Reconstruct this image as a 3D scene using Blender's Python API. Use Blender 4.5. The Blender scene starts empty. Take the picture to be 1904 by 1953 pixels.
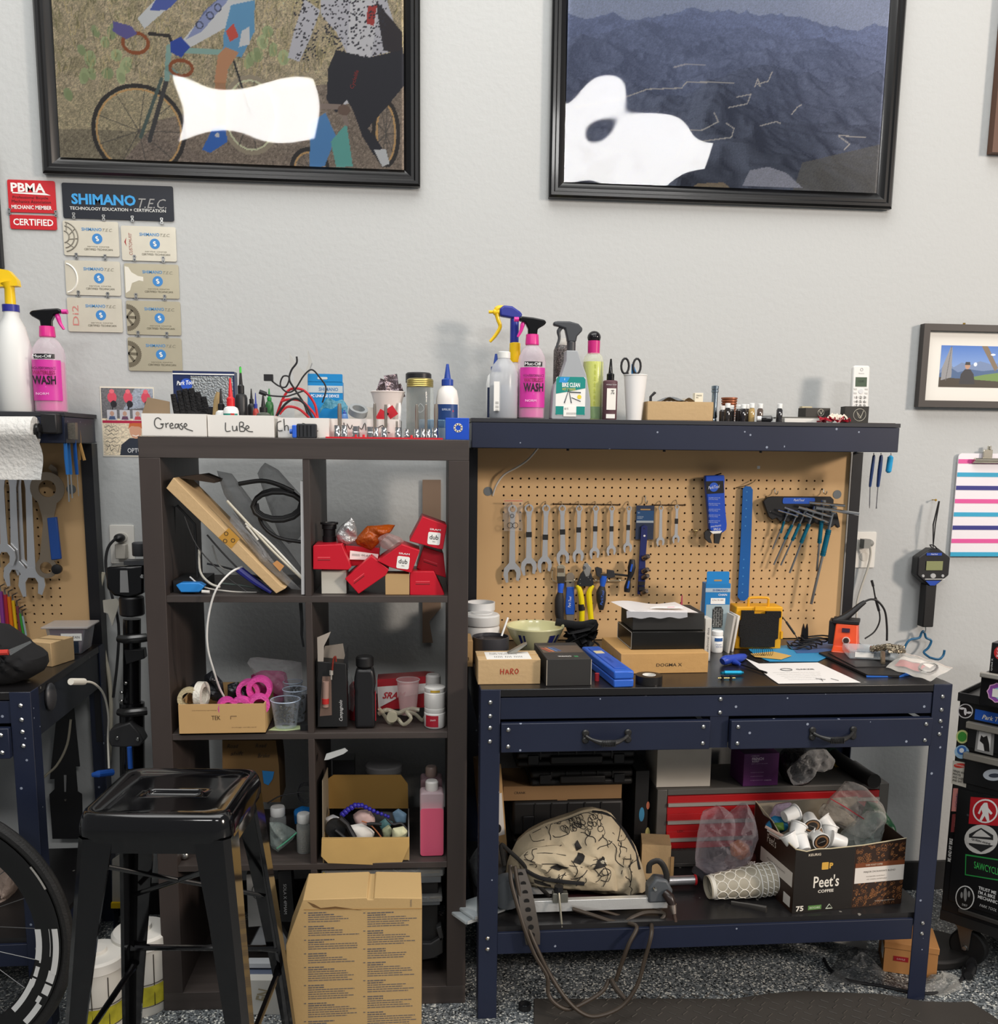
import bpy, math, random
import numpy as np
from math import sin, cos, pi, radians, atan2, hypot, sqrt
from mathutils import Vector as V, Matrix, Euler
random.seed(7); RNG = np.random.RandomState(3)
sc = bpy.context.scene; C = sc.collection
# ---------------------------------------------------------------- camera
FL, CX, CY = 1841.026, 942.084, 1140.130
CO = V((-0.0931, -2.9436, 1.4847))
YAW, PIT, ROL = 0.0926, -0.1602, 0.0116
_f = V((sin(YAW)*cos(PIT), cos(YAW)*cos(PIT), sin(PIT))); _r0 = V((cos(YAW), -sin(YAW), 0)); _u0 = _r0.cross(_f)
CR = cos(ROL)*_r0 + sin(ROL)*_u0; CU = -sin(ROL)*_r0 + cos(ROL)*_u0; CF = _f
cam = bpy.data.objects.new('camera', bpy.data.cameras.new('camera')); C.objects.link(cam)
cam.matrix_world = Matrix(((CR.x, CU.x, -CF.x, CO.x), (CR.y, CU.y, -CF.y, CO.y), (CR.z, CU.z, -CF.z, CO.z), (0, 0, 0, 1)))
cam.data.sensor_fit = 'HORIZONTAL'; cam.data.sensor_width = 36; cam.data.lens = 36*FL/1904
cam.data.shift_x = (952-CX)/1904; cam.data.shift_y = (CY-976.5)/1904
cam.data.clip_start = .05; sc.camera = cam
# ---------------------------------------------------------------- world, lamps, exposure
w = bpy.data.worlds.new('w'); sc.world = w; w.use_nodes = True
w.node_tree.nodes['Background'].inputs[0].default_value = (.94, .96, 1, 1)
w.node_tree.nodes['Background'].inputs[1].default_value = .2
def lamp(name, loc, target, size, size_y, power, col):
    l = bpy.data.lights.new(name, 'AREA'); l.shape = 'RECTANGLE'; l.size = size; l.size_y = size_y
    l.energy = power; l.color = col
    o = bpy.data.objects.new(name, l); C.objects.link(o); o.location = loc
    o.rotation_euler = (V(target)-V(loc)).to_track_quat('-Z', 'Z').to_euler(); return o
lamp('ceiling_panel_lamp', (-1.47, -6.2, 4.27), (-1.2, 0, 1.3), 1.25, .5, 55, (1, .98, .96))
lamp('ceiling_panel_lamp', (1.75, -6.2, 4.1), (1.2, 0, 1.3), 1.5, .5, 65, (1, .98, .96))
lamp('overhead_light', (-0.2, -1.75, 4.6), (-0.2, -1.5, 0), 4.5, 2.4, 145, (1, .99, .96))
lamp('doorway_light', (5.4, -4.6, 3.0), (1.0, 0, 1.2), .8, .8, 250, (1, .86, .74))
sc.view_settings.view_transform = 'Standard'; sc.view_settings.look = 'None'
sc.view_settings.gamma = 1; sc.view_settings.exposure = 0.0; sc.view_settings.use_curve_mapping = False
sc.cycles.max_bounces = 8; sc.cycles.transparent_max_bounces = 24; sc.cycles.caustics_reflective = False; sc.cycles.caustics_refractive = False
# ---------------------------------------------------------------- helpers
def RAY(a, b): return CF + CR*((a-CX)/FL) - CU*((b-CY)/FL)
def AY(a, b, y): d = RAY(a, b); return CO + d*((y-CO.y)/d.y)      # a point seen at (a, b) that lies at depth y
def AZ(a, b, z): d = RAY(a, b); return CO + d*((z-CO.z)/d.z)      # ... that lies at height z
def PL(x0, y0, x1, y1, z=None, y=None):                           # where a thing stands and how big it is
    m = (x0+x1)/2
    if y is None: y = AZ(m, y1, z).y
    if z is None: z = AY(m, y1, y).z
    l = AY(x0, (y0+y1)/2, y); r = AY(x1, (y0+y1)/2, y)
    return (l.x+r.x)/2, y, z, r.x-l.x, AY(m, y0, y).z-z
def lin(h):
    if not isinstance(h, str): return tuple(h)
    if len(h) == 3: h = ''.join(c*2 for c in h)
    c = [int(h[i:i+2], 16)/255 for i in (0, 2, 4)]
    return tuple(((v+.055)/1.055)**2.4 if v > .04045 else v/12.92 for v in c)
MC = {}
def M(h, r=.5, me=0, tr=0, al=1, em=0, bump=0, bs=60, var=0, vs=6, st=(1, 1, 1), coat=0, ior=1.45, vc=None, film=0, speck=None):
    key = (h, r, me, tr, al, em, bump, bs, var, vs, st, coat, ior, vc, film, speck)
    if key in MC: return MC[key]
    m = bpy.data.materials.new('m_%d' % len(MC)); m.use_nodes = True; N = m.node_tree; n = N.nodes; L = N.links
    P = n['Principled BSDF']; I = P.inputs; col = lin(h)+(1,); I['Base Color'].default_value = col
    I['Roughness'].default_value = r; I['Metallic'].default_value = me; I['IOR'].default_value = ior
    I['Transmission Weight'].default_value = tr; I['Alpha'].default_value = al; I['Coat Weight'].default_value = coat; I['Coat Roughness'].default_value = .08
    if em: I['Emission Color'].default_value = col; I['Emission Strength'].default_value = em
    co = None
    def coords():
        tc = n.new('ShaderNodeTexCoord'); mp = n.new('ShaderNodeMapping'); mp.inputs['Scale'].default_value = st
        L.new(tc.outputs['Object'], mp.inputs[0]); return mp.outputs[0]
    cur = None
    if vc:
        a = n.new('ShaderNodeAttribute'); a.attribute_name = vc; cur = a.outputs['Color']; L.new(cur, I['Base Color'])
    if var:
        co = co or coords(); t = n.new('ShaderNodeTexNoise'); t.inputs['Scale'].default_value = vs; t.inputs['Detail'].default_value = 5; L.new(co, t.inputs[0])
        x = n.new('ShaderNodeMix'); x.data_type = 'RGBA'; L.new(t.outputs[0], x.inputs[0])
        x.inputs[6].default_value = tuple(max(0, c*(1-var)) for c in col[:3])+(1,); x.inputs[7].default_value = tuple(min(1, c*(1+var)) for c in col[:3])+(1,)
        cur = x.outputs[2]; L.new(cur, I['Base Color'])
    if speck:                                                      # (colour, voronoi scale, threshold)
        co = co or coords(); t = n.new('ShaderNodeTexVoronoi'); t.inputs['Scale'].default_value = speck[1]; L.new(co, t.inputs[0])
        s = n.new('ShaderNodeSeparateColor'); L.new(t.outputs['Color'], s.inputs[0])
        g1 = n.new('ShaderNodeMath'); g1.operation = 'LESS_THAN'; g1.inputs[1].default_value = speck[3] if len(speck) > 3 else .25; L.new(t.outputs['Distance'], g1.inputs[0])
        g2 = n.new('ShaderNodeMath'); g2.operation = 'LESS_THAN'; g2.inputs[1].default_value = speck[2]; L.new(s.outputs[0], g2.inputs[0])
        g = n.new('ShaderNodeMath'); g.operation = 'MULTIPLY'; L.new(g1.outputs[0], g.inputs[0]); L.new(g2.outputs[0], g.inputs[1])
        x = n.new('ShaderNodeMix'); x.data_type = 'RGBA'; L.new(g.outputs[0], x.inputs[0])
        if cur: L.new(cur, x.inputs[6])
        else: x.inputs[6].default_value = col
        x.inputs[7].default_value = lin(speck[0])+(1,); cur = x.outputs[2]; L.new(cur, I['Base Color'])
    if bump:
        co = co or coords(); t = n.new('ShaderNodeTexNoise'); t.inputs['Scale'].default_value = bs; t.inputs['Detail'].default_value = 4; L.new(co, t.inputs[0])
        b = n.new('ShaderNodeBump'); b.inputs['Strength'].default_value = bump; b.inputs['Distance'].default_value = .01
        L.new(t.outputs[0], b.inputs['Height']); L.new(b.outputs[0], I['Normal'])
    if film:                                                       # thin clear plastic: mostly see-through, partly glossy
        tp = n.new('ShaderNodeBsdfTransparent'); tp.inputs[0].default_value = tuple(min(1, c*.25+.75) for c in col[:3])+(1,)
        mx = n.new('ShaderNodeMixShader'); lw = n.new('ShaderNodeLayerWeight'); lw.inputs[0].default_value = .35
        ma = n.new('ShaderNodeMath'); ma.operation = 'MULTIPLY_ADD'; ma.inputs[1].default_value = .36; ma.inputs[2].default_value = film; ma.use_clamp = True
        L.new(lw.outputs['Facing'], ma.inputs[0]); L.new(ma.outputs[0], mx.inputs[0])
        L.new(tp.outputs[0], mx.inputs[1]); L.new(P.outputs[0], mx.inputs[2]); L.new(mx.outputs[0], n['Material Output'].inputs[0])
    MC[key] = m; return m
class G:
    def __init__(s, T=None): s.v = []; s.f = []; s.m = []; s.k = 0; s.T = T
    def add(s, vs, fs):
        o = len(s.v)
        s.v += [tuple(s.T @ V(p)) for p in vs] if s.T else [tuple(p) for p in vs]
        s.f += [tuple(i+o for i in f) for f in fs]; s.m += [s.k]*len(fs); return s
    def bb(s, x0, x1, y0, y1, z0, z1):
        vs = [(x, y, z) for x in (x0, x1) for y in (y0, y1) for z in (z0, z1)]
        return s.add(vs, [(0, 1, 3, 2), (4, 6, 7, 5), (0, 4, 5, 1), (2, 3, 7, 6), (0, 2, 6, 4), (1, 5, 7, 3)])
    def box(s, x, y, z, w, d, h): return s.bb(x-w/2, x+w/2, y-d/2, y+d/2, z, z+h)
    def lathe(s, pr, x=0, y=0, z=0, n=20, ax='z', sx=1, sy=1, cap=True):
        vs = []
        for r, h in pr:
            for i in range(n):
                a = 2*pi*i/n; p = (r*cos(a)*sx, r*sin(a)*sy, h)
                if ax == 'y': p = (p[0], h, -p[1])
                if ax == 'x': p = (h, p[0], p[1])
                vs.append((p[0]+x, p[1]+y, p[2]+z))
        fs = [(j*n+i, j*n+(i+1) % n, (j+1)*n+(i+1) % n, (j+1)*n+i) for j in range(len(pr)-1) for i in range(n)]
        if cap: fs += [tuple(range(n))[::-1], tuple((len(pr)-1)*n+i for i in range(n))]
        return s.add(vs, fs)
    def cyl(s, x, y, z, r, h, r2=None, n=20, ax='z'): return s.lathe([(r, 0), (r if r2 is None else r2, h)], x, y, z, n, ax)
    def sph(s, x, y, z, rx, ry=None, rz=None, n=16, k=8):
        ry = ry or rx; rz = rz or rx; vs = []; fs = []
        for j in range(k+1):
            t = pi*j/k
            for i in range(n):
                a = 2*pi*i/n; vs.append((x+rx*sin(t)*cos(a), y+ry*sin(t)*sin(a), z-rz*cos(t)))
        fs = [(j*n+i, j*n+(i+1) % n, (j+1)*n+(i+1) % n, (j+1)*n+i) for j in range(k) for i in range(n)]
        return s.add(vs, fs)
    def tube(s, pts, r, n=8, cyc=False, sm=0, flat=1):
        P = [V(p) for p in pts]; R = list(r) if isinstance(r, (list, tuple)) else [r]*len(P)
        if sm:
            Q = []; q = []; c = len(P); rng = range(c if cyc else c-1)
            g = (lambda i: P[i % c]) if cyc else (lambda i: P[min(max(i, 0), c-1)])
            h = (lambda i: R[i % c]) if cyc else (lambda i: R[min(max(i, 0), c-1)])
            for i in rng:
                a, b, d, e = g(i-1), g(i), g(i+1), g(i+2)
                for k in range(sm):
                    t = k/sm; Q.append(.5*((2*b)+(d-a)*t+(2*a-5*b+4*d-e)*t*t+(3*b-a-3*d+e)*t**3)); q.append(h(i)*(1-t)+h(i+1)*t)
            if not cyc: Q.append(P[-1]); q.append(R[-1])
            P, R = Q, q
        c = len(P); vs = []; up = None
        for i in range(c):
            if cyc: t = P[(i+1) % c]-P[i-1]
            else: t = P[min(i+1, c-1)]-P[max(i-1, 0)]
            t = t.normalized() if t.length > 1e-9 else V((0, 0, 1))
            if up is None: up = V((0, 1, 0)) if abs(t.y) < .9 else V((1, 0, 0))
            sd = t.cross(up)
            sd = sd.normalized() if sd.length > 1e-6 else t.orthogonal().normalized()
            up = sd.cross(t).normalized()
            for k in range(n):
                a = 2*pi*k/n; vs.append(P[i]+sd*(R[i]*cos(a))+up*(R[i]*flat*sin(a)))
        m = c if cyc else c-1
        fs = [(j*n+i, j*n+(i+1) % n, ((j+1) % c)*n+(i+1) % n, ((j+1) % c)*n+i) for j in range(m) for i in range(n)]
        if not cyc: fs += [tuple(range(n))[::-1], tuple((c-1)*n+i for i in range(n))]
        return s.add(vs, fs)
    def pris(s, pts, d, y=0, pl='xz'):                              # outline in a plane, thickness d from y
        n = len(pts)
        if pl == 'xz': f = lambda a, b, k: (a, y+k*d, b)
        elif pl == 'xy': f = lambda a, b, k: (a, b, y+k*d)
        else: f = lambda a, b, k: (y+k*d, a, b)
        vs = [f(a, b, 0) for a, b in pts]+[f(a, b, 1) for a, b in pts]
        return s.add(vs, [tuple(range(n)), tuple(range(2*n-1, n-1, -1))]+[(i, i+n, (i+1) % n+n, (i+1) % n) for i in range(n)])
    def grid(s, fn, a, b, cyc=False):
        vs = [fn(i/a, j/b) for j in range(b+1) for i in range(a+(0 if cyc else 1))]; w_ = a if cyc else a+1
        return s.add(vs, [(j*w_+i, j*w_+(i+1) % w_, (j+1)*w_+(i+1) % w_, (j+1)*w_+i) for j in range(b) for i in range(a)])
def O(name, g, mat, parent=None, loc=(0, 0, 0), rot=(0, 0, 0), bev=0, label=None, kind=None, ang=35, seg=2):
    me = bpy.data.meshes.new(name); me.from_pydata(g.v, [], g.f)
    for m in (mat if isinstance(mat, (list, tuple)) else [mat]): me.materials.append(m)
    if max(g.m or [0]): me.polygons.foreach_set('material_index', g.m)
    me.validate(); me.update()
    me.shade_smooth(); me.set_sharp_from_angle(angle=radians(ang))
    o = bpy.data.objects.new(name, me); C.objects.link(o); o.location = loc; o.rotation_euler = rot
    if parent: o.parent = parent
    if bev:
        b = o.modifiers.new('b', 'BEVEL'); b.width = bev; b.segments = seg; b.limit_method = 'ANGLE'; b.angle_limit = radians(40); b.harden_normals = False
    if label: o['label'] = label
    if kind: o['kind'] = kind
    return o
def tag(o, label, cat, group=None):
    o['label'] = label; o['category'] = cat
    if group: o['group'] = group
    return o
def E(name, label, cat, loc=(0, 0, 0), rz=0, group=None, rot=None):
    o = bpy.data.objects.new(name, None); C.objects.link(o); o.location = loc; o.rotation_euler = rot if rot else (0, 0, rz); o.empty_display_size = .02
    return tag(o, label, cat, group)
def S(name, label, cat, g, mat, loc=(0, 0, 0), rot=(0, 0, 0), group=None, **k): return tag(O(name, g, mat, None, loc, rot, **k), label, cat, group)
def dup(r, loc=None, rz=None, label=None, group=None, parent=None, rot=None, scale=None):
    kids = [c for c in r.children]
    c = r.copy(); C.objects.link(c)
    if parent: c.parent = parent
    if loc is not None: c.location = loc
    if rz is not None: c.rotation_euler = (0, 0, rz)
    if rot is not None: c.rotation_euler = rot
    if scale: c.scale = (scale,)*3
    if label: c['label'] = label
    if group: c['group'] = group
    for k in kids: dup(k, parent=c)
    return c
def ST(name, g, mat, **k): return O(name, g, mat, kind='structure', **k)
def TX(par, s, x, z, h, col, y=-.0006, wd=None, ang=0, sh=0, b=0, al='C', rot=None, r=.6, name='lettering', loc=None):
    cu = bpy.data.curves.new('t', 'FONT'); cu.body = s; cu.size = 1; cu.shear = sh; cu.offset = b; cu.resolution_u = 2
    to = bpy.data.objects.new('t', cu); me = bpy.data.meshes.new_from_object(to); bpy.data.objects.remove(to); bpy.data.curves.remove(cu)
    if not me.vertices: return
    co = np.empty(len(me.vertices)*3); me.vertices.foreach_get('co', co); co = co.reshape(-1, 3)
    mn = co.min(0); mx = co.max(0); k = h/max(1e-6, (mx[1]-mn[1])); kx = wd/max(1e-6, mx[0]-mn[0]) if wd else k
    cx = {'C': (mn[0]+mx[0])/2, 'L': mn[0], 'R': mx[0]}[al]
    a = (co[:, 0]-cx)*kx; c = (co[:, 1]-(mn[1]+mx[1])/2)*k
    new = np.stack([a*cos(ang)-c*sin(ang), 0*a, a*sin(ang)+c*cos(ang)], -1); me.vertices.foreach_set('co', new.ravel())
    me.materials.clear(); me.materials.append(M(col, r)); me.update(); me.name = name
    o = bpy.data.objects.new(name, me); C.objects.link(o); o.location = loc or (x, y, z); o.parent = par
    if rot: o.rotation_euler = rot
    return o
UP = (radians(-90), 0, 0)                                         # lays a front-facing print flat on a top face
class Cv:                                                          # a flat print, painted cell by cell
    def __init__(s, W, H, res, bg=(1, 1, 1), org=None):
        s.W, s.H, s.res = W, H, res; s.w = int(W*res)+1; s.h = int(H*res)+1; s.a = np.ones((s.h, s.w, 3))*np.array(lin(bg)); s.org = org
    def q(s, p):
        if s.org: t = AY(p[0], p[1], s.org[1]); return ((t.x-s.org[0])*s.res, (t.z-s.org[2])*s.res)
        return (p[0]*s.res, p[1]*s.res)
    def _put(s, mk, sl, col, al, nz):
        c = np.array(lin(col)); t = s.a[sl]; n = (1+nz*RNG.randn(*t.shape[:2])[..., None]) if nz else 1
        t[mk] = (t*(1-al)+c*al*n)[mk]
    def poly(s, pts, col, al=1, nz=0):
        P = [s.q(p) for p in pts]; xs = [p[0] for p in P]; ys = [p[1] for p in P]
        x0, x1, y0, y1 = max(0, int(min(xs))), min(s.w, int(max(xs))+2), max(0, int(min(ys))), min(s.h, int(max(ys))+2)
        if x1 <= x0 or y1 <= y0: return s
        X, Y = np.meshgrid(np.arange(x0, x1), np.arange(y0, y1)); mk = np.zeros(X.shape, bool); j = len(P)-1
        for i in range(len(P)):
            a, b, c, d = xs[i], ys[i], xs[j], ys[j]
            if b != d: mk ^= ((b > Y) != (d > Y)) & (X < (c-a)*(Y-b)/(d-b)+a)
            j = i
        s._put(mk, (slice(y0, y1), slice(x0, x1)), col, al, nz); return s
    def line(s, pts, wd, col, al=1):                               # wd in metres
        P = [s.q(p) for p in pts]; r = wd*s.res/2
        for (a, b), (c, d) in zip(P, P[1:]):
            x0, x1, y0, y1 = max(0, int(min(a, c)-r-1)), min(s.w, int(max(a, c)+r+2)), max(0, int(min(b, d)-r-1)), min(s.h, int(max(b, d)+r+2))
            if x1 <= x0 or y1 <= y0: continue
            X, Y = np.meshgrid(np.arange(x0, x1), np.arange(y0, y1)); l = max(1e-9, (c-a)**2+(d-b)**2)
            t = np.clip(((X-a)*(c-a)+(Y-b)*(d-b))/l, 0, 1); mk = (X-a-t*(c-a))**2+(Y-b-t*(d-b))**2 <= max(r, .55)**2
            s._put(mk, (slice(y0, y1), slice(x0, x1)), col, al, 0)
        return s
    def ell(s, p, rx, ry, col, ang=0, al=1, ring=0, nz=0):
        n = 28; x, z = (AY(p[0], p[1], s.org[1]).x-s.org[0], AY(p[0], p[1], s.org[1]).z-s.org[2]) if s.org else p
        q = [(x+rx*cos(2*pi*i/n)*cos(ang)-ry*sin(2*pi*i/n)*sin(ang), z+rx*cos(2*pi*i/n)*sin(ang)+ry*sin(2*pi*i/n)*cos(ang)) for i in range(n+(1 if ring else 0))]
        o, s.org = s.org, None
        if ring: s.line(q, ring, col, al)
        else: s.poly(q, col, al, nz)
        s.org = o; return s
    def noise(s, k=.1, cell=1):
        n = RNG.randn(s.h//cell+2, s.w//cell+2); n = np.kron(n, np.ones((cell, cell)))[:s.h, :s.w]; s.a *= np.clip(1+k*n[..., None], .1, 3); return s
    def make(s, name, par, loc=(0, 0, 0), rot=(0, 0, 0), fn=None, r=.5, coat=0, label=None, film=0):
        X, Z = np.meshgrid(np.linspace(0, s.W, s.w), np.linspace(0, s.H, s.h))
        if fn: v = fn(X/s.W, Z/s.H)
        else: v = np.stack([X, 0*X, Z], -1)
        v = np.asarray(v).reshape(-1, 3); i = np.arange(s.w*s.h).reshape(s.h, s.w)
        f = np.stack([i[:-1, :-1], i[:-1, 1:], i[1:, 1:], i[1:, :-1]], -1).reshape(-1, 4)
        me = bpy.data.meshes.new(name); me.vertices.add(len(v)); me.vertices.foreach_set('co', v.ravel())
        me.loops.add(f.size); me.loops.foreach_set('vertex_index', f.ravel()); me.polygons.add(len(f)); me.polygons.foreach_set('loop_start', np.arange(0, f.size, 4)); me.update(calc_edges=True); me.validate()
        ca = me.color_attributes.new('col', 'FLOAT_COLOR', 'POINT'); c = np.ones((len(v), 4)); c[:, :3] = np.clip(s.a, 0, 1).reshape(-1, 3); ca.data.foreach_set('color', c.ravel())
        me.materials.append(M('808080', r, vc='col', coat=coat)); me.shade_smooth()
        o = bpy.data.objects.new(name, me); C.objects.link(o); o.location = loc; o.rotation_euler = rot
        if par: o.parent = par
        if label: o['label'] = label
        return o
def smooth_noise(h, w_, cell, seed):
    rs = np.random.RandomState(seed); gh, gw = int(h/cell)+3, int(w_/cell)+3; n = rs.rand(gh, gw)
    Y, X = np.mgrid[0:h, 0:w_]/cell; i = X.astype(int); j = Y.astype(int); fx = X-i; fy = Y-j; fx = fx*fx*(3-2*fx); fy = fy*fy*(3-2*fy)
    return (n[j, i]*(1-fx)+n[j, i+1]*fx)*(1-fy)+(n[j+1, i]*(1-fx)+n[j+1, i+1]*fx)*fy
# shared looks
NAVY = M('1b2237', .42, var=.25, vs=5, speck=('8b93a3', 60, .05, .2)); BLK = M('1a1a1c', .45); BLKG = M('0d0d0f', .18); STEEL = M('c9c9c6', .25, 1); DSTEEL = M('6b6b6b', .4, .8)
WHITE = M('f0efea', .5); CARD = M('c3a57a', .8, var=.12, vs=9, bump=.1, bs=80); CARD2 = M('b18e60', .8, var=.12, vs=9, bump=.1, bs=80); PWHITE = M('f2f2ef', .35)
WOOD = M('3c3431', .5, var=.45, vs=7, st=(1, 8, .35)); WOODH = M('413a37', .5, var=.45, vs=7, st=(.35, 8, 8)); GREYP = M('8d8d8d', .5); RUB = M('17171a', .7); CHROME = M('e0e0e0', .12, 1)
FILM = M('ffffff', .08, film=.10, bump=.6, bs=45); CLEAR = M('f4f8f8', .06, film=.12); NYL = M('e9e4d8', .4)
PEG = M('d3ad7c', .7, var=.07, vs=4)
# ================================================================ the room
ST('wall_back', G().bb(-4, 5, 0, .12, 0, 5), M('bec0bf', .7, bump=.13, bs=60, var=.015, vs=2))
ST('floor', G().bb(-4, 5, -5, 0, -.05, 0), None)
fm = bpy.data.materials.new('epoxy_flake'); fm.use_nodes = True; n = fm.node_tree.nodes; L = fm.node_tree.links
tc = n.new('ShaderNodeTexCoord'); vo = n.new('ShaderNodeTexVoronoi'); vo.inputs['Scale'].default_value = 230; L.new(tc.outputs['Object'], vo.inputs[0])
s3 = n.new('ShaderNodeSeparateColor'); L.new(vo.outputs['Color'], s3.inputs[0]); cr = n.new('ShaderNodeValToRGB'); cr.color_ramp.interpolation = 'CONSTANT'; L.new(s3.outputs[0], cr.inputs[0])
e = cr.color_ramp.elements; e[0].color = lin('26282a')+(1,); e[1].position = .15; e[1].color = lin('676c6f')+(1,)
for p_, c_ in ((.5, '4d5255'), (.7, '8d9294'), (.88, 'dcdcd4')): q = e.new(p_); q.color = lin(c_)+(1,)
L.new(cr.outputs[0], n['Principled BSDF'].inputs['Base Color']); n['Principled BSDF'].inputs['Roughness'].default_value = .3
bpy.data.objects['floor'].data.materials.clear(); bpy.data.objects['floor'].data.materials.append(fm)
ST('baseboard_back', G().bb(-4, 5, -.013, 0, 0, .1), M('141416', .5))
# ================================================================ workbench (right) with pegboard and upper shelf
NX, NW, NY, NZ = .0901, 1.22, -.6443, .8826
def screw(g, x, y, z): g.lathe([(.0055, 0), (.0055, -.0015), (.003, -.004), (.0005, -.0042)], x, y, z, 8, 'y')
wb = E('workbench', 'navy steel workbench with black top and two drawers under the pegboard', 'workbench', (NX, 0, 0))
wl = wb
def leg(x0, x1, y0, y1, s):
    g = G(); g.bb(x0, x1, y0, y0+.003, 0, NZ); xs = (x0, x0+.003) if s < 0 else (x1-.003, x1); g.bb(xs[0], xs[1], y0, y0+.05, 0, NZ); return g
for x0, s in ((0, -1), (NW-.05, 1)):
    O('leg', leg(x0, x0+.05, NY, NY+.05, s), NAVY, wb, bev=.002)
    g = G(); g.bb(x0, x0+.05, -.075, -.072, 0, NZ); xs = x0 if s < 0 else x0+.047; g.bb(xs, xs+.003, -.12, -.075, 0, NZ); O('leg', g, NAVY, wb)
    xs = .004 if s < 0 else NW-.007
    O('side_panel', G().bb(xs, xs+.003, NY+.01, -.08, .76, NZ-.02), M('20242c', .4), wb)
    O('side_rail', G().bb(xs, xs+.003, NY+.01, -.08, .18, .24), NAVY, wb)
O('worktop', G().bb(.001, NW-.001, NY+.002, -.06, NZ-.02, NZ), M('1c1b1c', .28, var=.3, vs=5, speck=('6d6a66', 50, .04, .2)), wb, bev=.002)
O('apron', G().bb(.05, NW-.05, NY+.004, NY+.02, .805, .86), NAVY, wb, bev=.001)
O('drawer_divider', G().bb(.585, .633, NY+.006, NY+.018, .722, .806), NAVY, wb)
g = G()
for z in (.85, .815, .785, .75): 
    for x in (.025, NW-.025): screw(g, x, NY, z)
for z in (.225, .195):
    for x in (.025, NW-.025): screw(g, x, NY, z)
for z in (.85, .815): screw(g, .609, NY+.003, z)
O('screws', g, STEEL, wb, kind='stuff')
for i, (a, b, z0) in enumerate(((.052, .583, .722), (.635, 1.168, .722))):
    y0 = NY-.006 if i == 0 else NY-.012
    d = O('drawer', G().bb(a, b, y0, y0+.02, z0, .797).bb(a+.01, b-.01, y0+.02, -.15, z0+.003, .78), NAVY, wb, bev=.002)
    g = G()
    for x in (a+.018, b-.018):
        for z in (.781, .738): screw(g, x, y0, z)
    O('screws', g, STEEL, d, kind='stuff')
    h = G(); cx_ = (a+b)/2; h.tube([(cx_-.052, y0-.004, .762), (cx_-.04, y0-.014, .757), (cx_-.02, y0-.024, .752), (cx_, y0-.027, .751), (cx_+.02, y0-.024, .752), (cx_+.04, y0-.014, .757), (cx_+.052, y0-.004, .762)], [.005, .004, .007, .0085, .007, .004, .005], 10, sm=4)
    for s in (-1, 1): h.lathe([(.009, 0), (.009, -.003), (.006, -.006)], cx_+s*.054, y0, .770, 12, 'y').lathe([(.009, 0), (.009, -.003), (.006, -.006)], cx_+s*.054, y0, .752, 12, 'y').box(cx_+s*.054, y0-.002, .75, .014, .004, .022)
    for k in range(9): h.bb(cx_-.018+k*.004, cx_-.0165+k*.004, y0-.0365, y0-.03, .744, .758)
    O('handle', h, M('3a3a3a', .4, .6), d)
O('shelf_board', G().bb(.003, NW-.003, NY+.012, -.09, .235, .25), M('201f20', .35, var=.4, vs=6, speck=('8a867e', 45, .06, .2)), wb)
O('shelf_beam', G().bb(.05, NW-.05, NY+.003, NY+.02, .178, .236), NAVY, wb, bev=.001)
# pegboard with real holes
PX0, PZ0, I = .2024, 1.4023, .0254
hol = set()
for r_ in range(1, 19):
    for c_ in range(0, 40):
        if r_ == 1 and c_ == 0: continue
        hol.add((c_, r_))
g = G(); yb = -.045; R_ = .0032; NB = 8
for (c_, r_) in hol:
    x, z = PX0+c_*I, PZ0-r_*I; hs = I/2
    ring = [(x+R_*cos(2*pi*(k+.5)/NB), z+R_*sin(2*pi*(k+.5)/NB)) for k in range(NB)]
    out = [(x+hs, z+hs*.414), (x+hs*.414, z+hs), (x-hs*.414, z+hs), (x-hs, z+hs*.414), (x-hs, z-hs*.414), (x-hs*.414, z-hs), (x+hs*.414, z-hs), (x+hs, z-hs*.414)]
    cor = [(x+hs, z+hs), (x-hs, z+hs), (x-hs, z-hs), (x+hs, z-hs)]
    vs = [(a, yb, b) for a, b in ring]+[(a, yb, b) for a, b in out]+[(a, yb, b) for a, b in cor]+[(a, yb+.005, b) for a, b in ring]
    fs = [(k, 8+k, 8+(k+1) % 8, (k+1) % 8) for k in range(8)]+[(8, 16, 9), (10, 17, 11), (12, 18, 13), (14, 19, 15)]+[(20+k, k, (k+1) % 8, 20+(k+1) % 8) for k in range(8)]
    g.add(vs, [f[::-1] for f in fs])
hx0, hx1, hz0, hz1 = PX0-.5*I, PX0+39.5*I, PZ0-18.5*I, PZ0-.5*I
bx0, bx1 = NX+.005, NX+NW-.032
for a, b, c_, d_ in ((bx0, hx0, NZ, 1.466), (hx1, bx1, NZ, 1.466), (hx0, hx1, NZ, hz0), (hx0, hx1, hz1, 1.466), (hx0, hx0+I, PZ0-1.5*I, hz1)):
    g.add([(a, yb, c_), (b, yb, c_), (b, yb, d_), (a, yb, d_)], [(0, 1, 2, 3)])
pbo = E('pegboard', 'tan pegboard panel behind the right workbench, full of tools', 'pegboard')
O('board', g, PEG, pbo)
O('backing', G().bb(bx0, bx1, -.01, -.006, NZ, 1.466), M('4a3520', .9), pbo)
for s, x in ((-1, NX+.0), (1, NX+NW-.032)):
    O('upright', G().bb(x, x+.032, -.06, -.057, NZ-.3, 1.466).bb(x+(.029 if s > 0 else 0), x+(.032 if s > 0 else .003), -.057, -.01, NZ-.3, 1.466), M('17171b', .4), pbo)
for a, b in ((931, 937), (1597, 943)): p = AY(a, b, yb); O('cable_hole', G().lathe([(.0135, -.001), (.0135, .0)], p.x, yb-.0002, p.z, 28, 'y'), M('6f7476', .6), pbo)
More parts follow.
